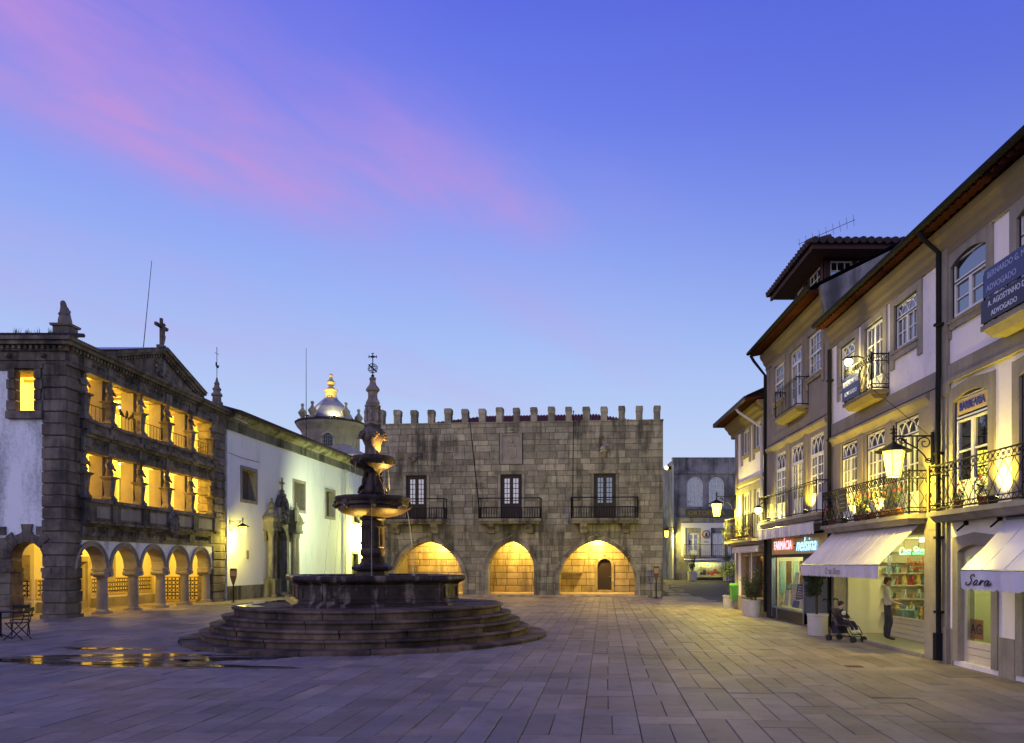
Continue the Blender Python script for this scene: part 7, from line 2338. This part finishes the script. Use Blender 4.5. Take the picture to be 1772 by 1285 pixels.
lamp('flank_light', 'SPOT', fl, (-0.4, -0.1, 0.2), 14000, (0.90, 1.0, 0.40), 0.15, target=(-32, 8.6, 3.6), angle=26)  # beam aimed far off to brighten the tower drum

fl = thing('floodlight', 'assumed floodlight added on the hidden flank of the town hall facing the church', 'floodlight', (-11.62, 48.2, 5.4))  # unseen lamp, assumed and added out of view to brighten the church wall
MB().box(-0.12, 0.2, -0.18, 0.18, -0.12, 0.12).build('housing', 'iron', fl)
MB().box(-0.135, -0.121, -0.15, 0.15, -0.1, 0.1).build('lens', 'flood', fl)
lamp('assumed_church_flood', 'SPOT', fl, (-0.25, 0, 0), 2000, (0.88, 1.0, 0.55), 0.15, target=(-5.2, 6.5, -1.0), angle=150, blend=0.8)

def uplight(label, yf, x, y, z, energy, tgt, angle=100, color=(1.0, 0.73, 0.06)):
    t = thing('uplight', label, 'floodlight', W2(yf, x, y, z), -HP, 'uplights standing on the balconies')
    b = MB(); b.box(-0.09, 0.09, -0.07, 0.07, 0, 0.03); b.box(-0.08, -0.07, -0.02, 0.02, 0.03, 0.12); b.box(0.07, 0.08, -0.02, 0.02, 0.03, 0.12); b.prism_x([(-0.05, 0.06), (0.05, 0.03), (0.08, 0.12), (-0.02, 0.16)], -0.07, 0.07); b.build('housing', 'iron', t)
    b = MB(); b.prism_x([(-0.015, 0.161), (0.078, 0.124), (0.08, 0.13), (-0.012, 0.167)], -0.06, 0.06); b.build('lens', 'flood', t)
    lamp('uplight_beam', 'SPOT', t, (0.0, 0.03, 0.20), energy * 2.3, color, 0.05, target=tgt, angle=angle, blend=0.7)
uplight('uplight on the shop house balcony left of the black board', HB, 1.55, -0.24, 3.06, 130, (0.2, 0.25, 2.0), 130)
uplight('uplight among the flower pots of the shop house balcony', HB, 3.05, -0.24, 3.06, 130, (0.2, 0.25, 2.0), 130)
uplight('uplight on the pharmacy balcony', HC, 5.0, -0.22, 3.51, 120, (-0.3, 0.25, 2.0), 130)
uplight('uplight on the nearest house balcony', HA, 2.25, -0.22, 3.03, 130, (0.15, 0.22, 1.2), 120)
uplight('assumed uplight on the far end of the pharmacy balcony', HC, 1.2, -0.30, 3.51, 40, (3.0, -0.1, 6.0), 40)  # assumed lamp, stands in for the source of the lit soffit patch
uplight('assumed uplight at the far end of the shop house balcony', HB, 0.6, -0.32, 3.06, 60, (0.4, -0.05, 6.0), 34)  # assumed lamp too, its narrow beam lights the soffit above
# unseen lights assumed in the fountain basin and bowls, for its amber glow
for i, (x, y, tz, e, lb_) in enumerate(((1.05, 0.55, 2.2, 110, 'assumed sunken floodlight in the fountain basin on the shop side'), (-0.9, 1.0, 2.0, 70, 'assumed sunken floodlight in the fountain basin on the church side'))):
    t = thing('assumed_fountain_floodlight', lb_, 'floodlight', (FX + x, FY + y, 1.565), 0, 'assumed floodlights in the fountain')
    b = MB(); b.lathe([(0.10, -0.03), (0.12, 0.02), (0.10, 0.06)], 12); b.build('housing', 'iron', t)
    MB().lathe([(0.09, 0.061), (0.085, 0.066), (0.0, 0.067)], 12).build('lens', 'bulb', t)
    lamp('fountain_beam', 'SPOT', t, (0, 0, 0.1), e * 7, (1.0, 0.58, 0.10), 0.05, target=(-x * 0.9, -y * 0.9, tz), angle=70, blend=0.6)
for i, (x, y, z, e, lb_) in enumerate(((0.55, 0.45, 3.84, 22, 'small lamp in the lower fountain bowl'), (-0.2, 0.30, 4.99, 10, 'small lamp in the upper fountain bowl'), (0.30, -0.12, 4.99, 7, 'second small lamp in the upper fountain bowl'))):  # bowl lamps out of sight, assumed from the amber light on the stone
    t = thing('assumed_fountain_floodlight', lb_, 'floodlight', (FX + x, FY + y, z), 0, 'assumed floodlights in the fountain')
    b = MB(); b.lathe([(0.05, -0.06), (0.06, 0.02), (0.05, 0.05)], 10); b.build('housing', 'iron', t)
    MB().lathe([(0.045, 0.051), (0.0, 0.056)], 10).build('lens', 'bulb', t)
    lamp('bowl_beam', 'SPOT', t, (0, 0, 0.09), e * 14, (1.0, 0.60, 0.12), 0.03, target=(-x * 0.9, -y * 0.9, 0.8), angle=90, blend=0.6)

# ================================================================== PLANTS
def leaves(b, c, rx, rz, n, size, r):
    for _ in range(n):
        while True:
            p = Vector((r.uniform(-1, 1), r.uniform(-1, 1), r.uniform(-1, 1)))
            if 0.25 < p.length < 1: break
        p = Vector((c[0] + p.x * rx, c[1] + p.y * rx, c[2] + p.z * rz))
        u = Vector((r.uniform(-1, 1), r.uniform(-1, 1), r.uniform(-0.7, 0.7))).normalized()
        v = u.cross(Vector((r.uniform(-1, 1), r.uniform(-1, 1), r.uniform(-1, 1)))).normalized()
        l, w = size * r.uniform(0.7, 1.3), size * r.uniform(0.3, 0.45)
        b.add([p - u * l * 0.5, p + v * w * 0.5, p + u * l * 0.5, p - v * w * 0.5 + Vector((0, 0, 0.01))], [(0, 1, 2, 3)])

def planter(label, x, y, z, dia, hh, kind, seed):
    r = random.Random(seed)
    t = thing('planter', label, 'planter', (x, y, z), r.uniform(0, 3), 'potted shrubs along the shops')
    R_ = dia / 2
    b = MB(); b.lathe([(R_ * 0.93, 0), (R_ * 0.95, 0.03), (R_, hh * 0.9), (R_ * 1.05, hh * 0.92), (R_ * 1.05, hh), (R_ * 0.92, hh), (R_ * 0.90, hh - 0.06)], 28); b.build('pot', 'planter', t, smooth=True)
    MB().lathe([(R_ * 0.9, hh - 0.08), (R_ * 0.5, hh - 0.05), (0, hh - 0.04)], 16).build('soil', 'soil', t)
    stems, lv = MB(), MB()
    if kind == 'ball':
        for k in range(3):
            a = k * 2.1
            stems.tube([(0.07 * math.cos(a), 0.07 * math.sin(a), hh - 0.05), (0.09 * math.cos(a), 0.09 * math.sin(a), hh + 0.5), (0.12 * math.cos(a), 0.1 * math.sin(a), hh + 1.1)], 0.016, 5)
        for k in range(14):
            leaves(lv, (r.uniform(-0.22, 0.22), r.uniform(-0.22, 0.22), hh + 1.05 + r.uniform(-0.2, 0.45)), 0.24, 0.2, 70, 0.075, r)
    elif kind == 'fan':
        for k in range(6):
            a, s_ = r.uniform(0, 6.28), r.uniform(0.12, 0.26)
            p = [(0.05 * math.cos(a), 0.05 * math.sin(a), hh - 0.05), (s_ * 0.4 * math.cos(a), s_ * 0.4 * math.sin(a), hh + 0.5), (s_ * math.cos(a), s_ * math.sin(a), hh + r.uniform(0.9, 1.25))]
            stems.tube(p, 0.014, 5)
            for q in range(4):
                leaves(lv, (p[2][0] + r.uniform(-0.12, 0.12), p[2][1] + r.uniform(-0.12, 0.12), p[2][2] - 0.35 + q * 0.15), 0.16, 0.14, 220, 0.075, r)
    else:
        for k in range(9):
            a, s_ = r.uniform(0, 6.28), r.uniform(0.1, 0.42)
            top = hh + r.uniform(0.5, 1.35)
            p = [(0.06 * math.cos(a), 0.06 * math.sin(a), hh - 0.05), (s_ * 0.5 * math.cos(a), s_ * 0.5 * math.sin(a), hh + (top - hh) * 0.5), (s_ * math.cos(a), s_ * math.sin(a), top)]
            stems.tube(p, 0.012, 5)
            for q in range(5):
                f = 0.25 + 0.19 * q
                leaves(lv, (p[2][0] * f, p[2][1] * f, hh + (top - hh) * f), 0.15, 0.13, 32, 0.07, r)
    stems.build('stem', 'bark', t)
    lv.build('foliage', 'leaf_dark', t)
planter('round pale planter with a clipped ball bush by the green bin', 7.62, 33.7, 0, 0.56, 0.58, 'ball', 1)
planter('round pale planter with a loose dark shrub before the corner house', 7.36, 28.45, 0, 0.56, 0.62, 'shrub', 2)
planter('smaller round planter tucked behind another at the corner house', 7.38, 29.3, 0, 0.52, 0.62, 'shrub', 3)
planter('round pale planter with a tall fan shaped bush by the large awning', 7.22, 21.0, 0, 0.56, 0.60, 'fan', 4)
planter('square looking pale planter with dark bush left of the back shop', 10.75, 60.8, 0.62, 0.75, 0.75, 'shrub', 5)
planter('pale planter with dark round bush right of the back shop', 13.55, 60.6, 0.62, 0.75, 0.75, 'ball', 6)

def flower_pot(label, yf, x, y, z, seed, mat='petal_red', big=1.0):
    r = random.Random(seed)
    t = thing('flower_pot', label, 'flower pot', W2(yf, x, y, z), r.uniform(0, 3), 'flower pots on the balconies')
    b = MB(); b.lathe([(0.065, 0), (0.09, 0.14), (0.10, 0.14), (0.10, 0.17), (0.085, 0.17)], 14); b.build('pot', 'terracotta', t, key='flowerpot')
    lv, fl_ = MB(), MB()
    for k in range(7):
        leaves(lv, (r.uniform(-0.1, 0.1) * big, r.uniform(-0.08, 0.08) * big, 0.2 + r.uniform(0, 0.3) * big), 0.13 * big, 0.12 * big, 26, 0.055, r)
    lv.build('foliage', 'leaf_mid', t)
    for k in range(3):
        c = (r.uniform(-0.2, 0.2) * big, r.uniform(-0.12, 0.12) * big, 0.28 + r.uniform(0, 0.34) * big)
        for q in range(7):
            fl_.ball((c[0] + r.uniform(-0.025, 0.025), c[1] + r.uniform(-0.025, 0.025), c[2] + r.uniform(-0.02, 0.02)), 0.015, 5, 4)
    fl_.build('blossom', mat, t)
ORD = ('first', 'second', 'third', 'fourth', 'fifth', 'sixth', 'seventh', 'eighth')
for k, x in enumerate((0.75, 2.55, 3.0, 3.5, 4.0, 4.45, 4.95)):
    flower_pot('%s red geranium pot from the far end of the shop house balcony' % ORD[k], HB, x, -0.30, 3.06, 20 + k, 'petal_red', (0.8, 1.0, 1.3, 1.5, 1.6, 1.5, 1.0)[k])
for k, x in enumerate((0.35, 0.85, 1.35, 1.85, 2.5, 3.2, 3.9)):
    flower_pot('%s flower pot from the far end of the corner house balcony' % ORD[k], HD, x, -0.42, 2.96, 40 + k, 'petal_pink' if k % 2 else 'petal_red', (1.7, 1.8, 1.7, 1.6, 1.5, 1.3, 1.0)[k])
for k, x in enumerate((1.25, 2.05)):
    flower_pot('%s flower pot on the nearest house balcony' % ORD[k], HA, x, -0.28, 3.03, 60 + k, 'petal_red', 0.8)

# ================================================================== STREET FURNITURE
t = thing('litter_bin', 'bright green litter bin on a dark post at the corner house', 'bin', (7.72, 32.9, 0))
b = MB(); b.frustum(-0.20, 0.20, -0.16, 0.16, 0.42, 1.05, -0.03); b.build('bin_body', 'bin_green', t)
b = MB(); b.frustum(-0.25, 0.25, -0.21, 0.21, 1.05, 1.14, 0.05); b.build('bin_lid', 'bin_green', t)
b = MB(); b.box(0.235, 0.30, -0.03, 0.03, 0, 1.25); b.build('post', 'iron', t)
def paddle_sign(label, x, y, h):
    t = thing('signpost', label, 'signpost', (x, y, 0), 0, 'wooden paddle signposts')
    b = MB(); b.tube([(0, 0, 0), (0, 0, h * 0.6)], 0.035, 8); b.lathe([(0.11, 0), (0.11, 0.03), (0.04, 0.06)], 12); b.build('post', 'iron', t)
    b = MB(); b.prism([(-0.03, h * 0.52), (0.03, h * 0.52), (0.10, h * 0.64), (0.16, h * 0.76), (0.175, h * 0.95), (0.15, h), (-0.15, h), (-0.175, h * 0.95), (-0.16, h * 0.76), (-0.10, h * 0.64)], -0.03, 0.03); p = b.build('sign_paddle', 'wood_brown', t)
    b = MB(); b.prism([(-0.13, h * 0.78), (0.13, h * 0.78), (0.145, h * 0.94), (-0.145, h * 0.94)], -0.036, -0.03); b.build('sign_panel', 'cardboard', p)
paddle_sign('paddle shaped wooden signpost beside the palace pier and church', -16.75, 38.6, 1.75)
paddle_sign('paddle shaped wooden signpost at the right end of the town hall', 5.62, 43.6, 1.85)

def cafe_chair(label, x, y, rz):
    t = thing('cafe_chair', label, 'chair', (x, y, 0), rz, 'folding cafe chairs')
    b = MB()
    for k in range(5): b.box(-0.2, 0.2, -0.2 + 0.082 * k, -0.13 + 0.082 * k, 0.44, 0.46)
    b.build('seat', 'wood_dark', t, key='ccseat')
    for s in (-1, 1):
        b = MB(); b.tube([(s * 0.2, -0.24, 0), (s * 0.2, 0.19, 0.46)], 0.014, 5); b.build('leg', 'iron', t, key='ccl1%d' % s)
        b = MB(); b.tube([(s * 0.18, 0.24, 0), (s * 0.18, -0.2, 0.45), (s * 0.18, -0.3, 0.85)], 0.014, 5); b.build('leg', 'iron', t, key='ccl2%d' % s)
    b = MB()
    b.box(-0.2, 0.2, -0.31, -0.285, 0.74, 0.84); b.box(-0.2, 0.2, -0.285, -0.26, 0.6, 0.66); b.build('backrest', 'wood_dark', t, key='ccback')
cafe_chair('dark folding cafe chair on the near side of the small table', -14.25, 19.75, 1.7)
cafe_chair('dark folding cafe chair nearest the photo edge', -14.95, 19.1, 0.3)
cafe_chair('dark folding cafe chair on the far side of the small table', -15.0, 20.9, -2.6)
t = thing('cafe_table', 'small round dark cafe table by the palace corner', 'table', (-14.95, 20.1, 0))
MB().lathe([(0.36, 0.70), (0.37, 0.715), (0.36, 0.73)], 28).build('table_top', 'wood_dark', t)
b = MB(); b.tube([(0, 0, 0.05), (0, 0, 0.7)], 0.025, 8)
for k in range(3): b.tube([(0, 0, 0.12), (0.3 * math.cos(k * 2.1), 0.3 * math.sin(k * 2.1), 0.01)], 0.018, 5)
b.build('table_base', 'iron', t)
# cable hung across to the lantern
b = MB(); b.tube([(7.34, 17.72, 6.15), (7.45, 16.9, 5.6), (7.62, 15.55, 4.68)], 0.008, 4)
tag(b.build('hanging_cable', 'iron'), 'thin black cable from the upper balcony down to the lantern bracket', 'cable')

# ================================================================== PEOPLE
def skin_mesh(name, verts, edges, radii, root, level=2):
    me = bpy.data.meshes.new(name + '_skeleton')
    me.from_pydata(verts, edges, [])
    o = bpy.data.objects.new(name + '_tmp', me)
    col.objects.link(o)
    m = o.modifiers.new('Skin', 'SKIN')
    m.use_smooth_shade = True
    m.branch_smoothing = 0.4
    sl = me.skin_vertices[0].data
    for i, r in enumerate(radii):
        sl[i].radius = (r, r) if not isinstance(r, tuple) else r
        sl[i].use_root = (i == root)
    s = o.modifiers.new('Sub', 'SUBSURF')
    s.levels = s.render_levels = level
    bpy.context.view_layer.update()
    dg = bpy.context.evaluated_depsgraph_get()
    out = bpy.data.meshes.new_from_object(o.evaluated_get(dg))
    bpy.data.objects.remove(o)
    out.name = name
    return out

def hand(V, E, Rr, wrist, d, side, up, s=1.0):
    """palm and five bent fingers growing out of the wrist"""
    w = Vector(V[wrist]); d = Vector(d).normalized(); side = Vector(side).normalized(); up = Vector(up).normalized()
    V.append(tuple(w + d * 0.05 * s)); Rr.append((0.030 * s, 0.018 * s)); pm = len(V) - 1; E.append((wrist, pm))
    for k in range(4):
        base = w + d * 0.085 * s + side * (0.026 - 0.017 * k) * s
        ln = (0.07, 0.08, 0.075, 0.058)[k] * s
        a = len(V)
        V += [tuple(base), tuple(base + d * ln * 0.5 - up * 0.008 * s), tuple(base + d * ln * 0.85 - up * 0.03 * s)]
        Rr += [0.0095 * s, 0.0085 * s, 0.007 * s]
        E += [(pm, a), (a, a + 1), (a + 1, a + 2)]
    a = len(V)
    tb = w + d * 0.045 * s + side * 0.036 * s
    V += [tuple(tb), tuple(tb + d * 0.035 * s + side * 0.016 * s - up * 0.01 * s)]
    Rr += [0.0105 * s, 0.008 * s]
    E += [(pm, a), (a, a + 1)]

def adult():
    V = [(0, 0, 0.93), (0, 0.01, 1.08), (0, 0.0, 1.24), (0, -0.02, 1.38), (0, 0.0, 1.47), (0, 0.02, 1.54), (0, 0.035, 1.62), (0, 0.02, 1.69),
         (0, 0.115, 1.585)]
    Rr = [(0.15, 0.115), (0.135, 0.105), (0.155, 0.115), (0.15, 0.10), 0.055, (0.07, 0.085), (0.08, 0.098), (0.055, 0.07), 0.016]
    E = [(0, 1), (1, 2), (2, 3), (3, 4), (4, 5), (5, 6), (6, 7), (5, 8)]
    for s in (-1, 1):
        a = len(V)
        V += [(s * 0.17, -0.02, 1.40), (s * 0.225, 0.0, 1.25), (s * 0.245, 0.03, 1.12), (s * 0.225, 0.14, 1.03), (s * 0.19, 0.26, 0.99)]
        Rr += [0.068, 0.055, 0.047, 0.043, 0.031]
        E += [(3, a), (a, a + 1), (a + 1, a + 2), (a + 2, a + 3), (a + 3, a + 4)]
        hand(V, E, Rr, a + 4, (-s * 0.2, 1, -0.1), (-s, -0.2, 0), (0, 0, 1))
    for s in (-1, 1):
        a = len(V)
        f = 0.05 if s > 0 else -0.04
        V += [(s * 0.09, 0.0, 0.87), (s * 0.10, 0.02 + f * 0.5, 0.68), (s * 0.105, 0.03 + f, 0.48), (s * 0.105, -0.01 + f * 0.8, 0.30), (s * 0.105, -0.02 + f * 0.8, 0.09), (s * 0.115, 0.05 + f * 0.8, 0.045), (s * 0.125, 0.15 + f * 0.8, 0.035)]
        Rr += [0.095, 0.082, 0.062, 0.06, 0.042, (0.042, 0.036), (0.038, 0.026)]
        E += [(0, a)] + [(a + i, a + i + 1) for i in range(6)]
    return V, E, Rr

t = thing('person', 'standing person in pale shirt and dark trousers at the shop display', 'person', (8.42, 19.28, 0.05), -HP - 0.35)
t.scale = (0.94, 0.94, 0.94)
V, E, Rr = adult()
me = skin_mesh('person_body', V, E, Rr, 0)
for nm in ('skin', 'shirt', 'trousers', 'rubber'):
    me.materials.append(MATS[nm])
for p in me.polygons:
    c = p.center
    r_ = abs(c.x)
    if c.z < 0.075: p.material_index = 3
    elif c.z < 0.96 and r_ < 0.19 and c.y < 0.2: p.material_index = 2
    elif c.z < 1.46 and not (c.y > 0.10 and c.z < 1.08) and c.z > 0.9: p.material_index = 1
    else: p.material_index = 0
o = bpy.data.objects.new('body', me); o.parent = t; col.objects.link(o)
b = MB(); b.ball((0, 0.012, 1.645), 0.098, 14, 10, 0.9, 1.05, 0.95); b.ball((0, -0.045, 1.58), 0.075, 10, 8, 1, 0.75, 1.1)
b.build('hair', 'hair', t, smooth=True)
for s in (-1, 1):
    MB().ball((s * 0.032, 0.108, 1.62), 0.012, 7, 5).build('eye', 'letter_dark', t)
    MB().ball((s * 0.086, 0.03, 1.60), 0.024, 7, 5, 0.5, 0.9, 1.3).build('ear', 'skin', t)
MB().ball((0, 0.112, 1.545), 0.02, 7, 5, 1.3, 0.5, 0.4).build('mouth', 'terracotta', t)

# stroller and child
SP_ = (7.38, 19.35, 0)
SRZ = math.radians(-150)
t = thing('stroller', 'dark folding stroller parked under the large awning', 'stroller', SP_, SRZ)
b = MB()
for s in (-1, 1):
    x = s * 0.20
    b.tube([(x, -0.42, 1.05), (x, -0.40, 0.98), (x, -0.28, 0.75), (x, 0.36, 0.10)], 0.012, 6)
    b.tube([(x, -0.22, 0.62), (x, -0.36, 0.10)], 0.012, 6)
    b.tube([(x, -0.12, 0.42), (x, 0.22, 0.40), (x, 0.34, 0.22)], 0.011, 6)
    b.tube([(x, -0.42, 1.05), (x, -0.50, 1.08), (x, -0.56, 1.04)], 0.018, 6)
b.tube([(-0.2, -0.36, 0.12), (0.2, 0.36, 0.14)], 0.010, 5); b.tube([(0.2, -0.36, 0.12), (-0.2, 0.36, 0.14)], 0.010, 5); b.tube([(-0.2, 0.34, 0.2), (0.2, 0.34, 0.2)], 0.012, 5)
b.build('frame', 'iron', t)
b = MB(); b.prism_x([(-0.30, 0.82), (-0.27, 0.84), (-0.12, 0.44), (0.22, 0.42), (0.22, 0.39), (-0.16, 0.39)], -0.185, 0.185); b.build('seat', 'cloth_brown', t)
b = MB(); b.prism_x([(-0.33, 0.5), (-0.2, 0.5), (-0.05, 0.2), (-0.3, 0.2)], -0.17, 0.17); b.build('basket', 'cloth_dark', t)
for sx_ in (-1, 1):
    for (yy, k) in ((0.38, 0), (-0.37, 1)):
        w = MB()
        for d in (-0.028, 0.028):
            w.tube([(d - 0.012, 0, 0), (d + 0.012, 0, 0)], 0.075, 14)
        w.build('wheel', 'rubber', t, (sx_ * 0.2, yy, 0.077), key='strollwheel')
t = thing('person', 'small child with a white bib sitting in the stroller', 'person', SP_, SRZ)
V = [(0, -0.05, 0.49), (0, -0.10, 0.60), (0, -0.14, 0.72), (0, -0.15, 0.80), (0, -0.14, 0.86), (0, -0.13, 0.94), (0, -0.14, 1.01), (0, -0.055, 0.90)]
Rr = [(0.095, 0.085), (0.09, 0.08), (0.10, 0.075), 0.04, (0.065, 0.07), (0.078, 0.085), (0.05, 0.06), 0.012]
E = [(0, 1), (1, 2), (2, 3), (3, 4), (4, 5), (5, 6), (4, 7)]
for s in (-1, 1):
    a = len(V)
    V += [(s * 0.11, -0.13, 0.74), (s * 0.15, -0.06, 0.64), (s * 0.12, 0.05, 0.58)]
    Rr += [0.045, 0.036, 0.024]
    E += [(2, a), (a, a + 1), (a + 1, a + 2)]
    hand(V, E, Rr, a + 2, (-s * 0.3, 1, 0), (-s, -0.3, 0), (0, 0, 1), 0.6)
    a = len(V)
    V += [(s * 0.06, 0.0, 0.48), (s * 0.075, 0.17, 0.50), (s * 0.08, 0.26, 0.36), (s * 0.08, 0.28, 0.27), (s * 0.085, 0.36, 0.27)]
    Rr += [0.06, 0.05, 0.042, 0.032, 0.028]
    E += [(0, a)] + [(a + i, a + i + 1) for i in range(4)]
me = skin_mesh('child_body', V, E, Rr, 0)
for nm in ('skin', 'cloth_dark', 'paper_white'):
    me.materials.append(MATS[nm])
for p in me.polygons:
    c = p.center
    if c.z > 0.825: p.material_index = 0
    elif c.y > 0.03 and c.z > 0.54 and abs(c.x) > 0.05: p.material_index = 0
    elif c.z < 0.31 and c.y > 0.24: p.material_index = 2
    else: p.material_index = 1
o = bpy.data.objects.new('body', me); o.parent = t; col.objects.link(o)
b = MB(); b.ball((0, -0.155, 0.965), 0.085, 12, 9, 1, 1.0, 0.9); b.build('hair', 'hair', t, smooth=True)
b = MB(); b.ball((0, -0.065, 0.72), 0.085, 12, 8, 1.0, 0.28, 0.75); b.build('bib', 'paper_white', t, smooth=True)
for s in (-1, 1):
    MB().ball((s * 0.03, -0.062, 0.935), 0.010, 6, 5).build('eye', 'letter_dark', t)
MB().ball((0, -0.068, 0.872), 0.014, 6, 5, 1.4, 0.5, 0.5).build('mouth', 'terracotta', t)
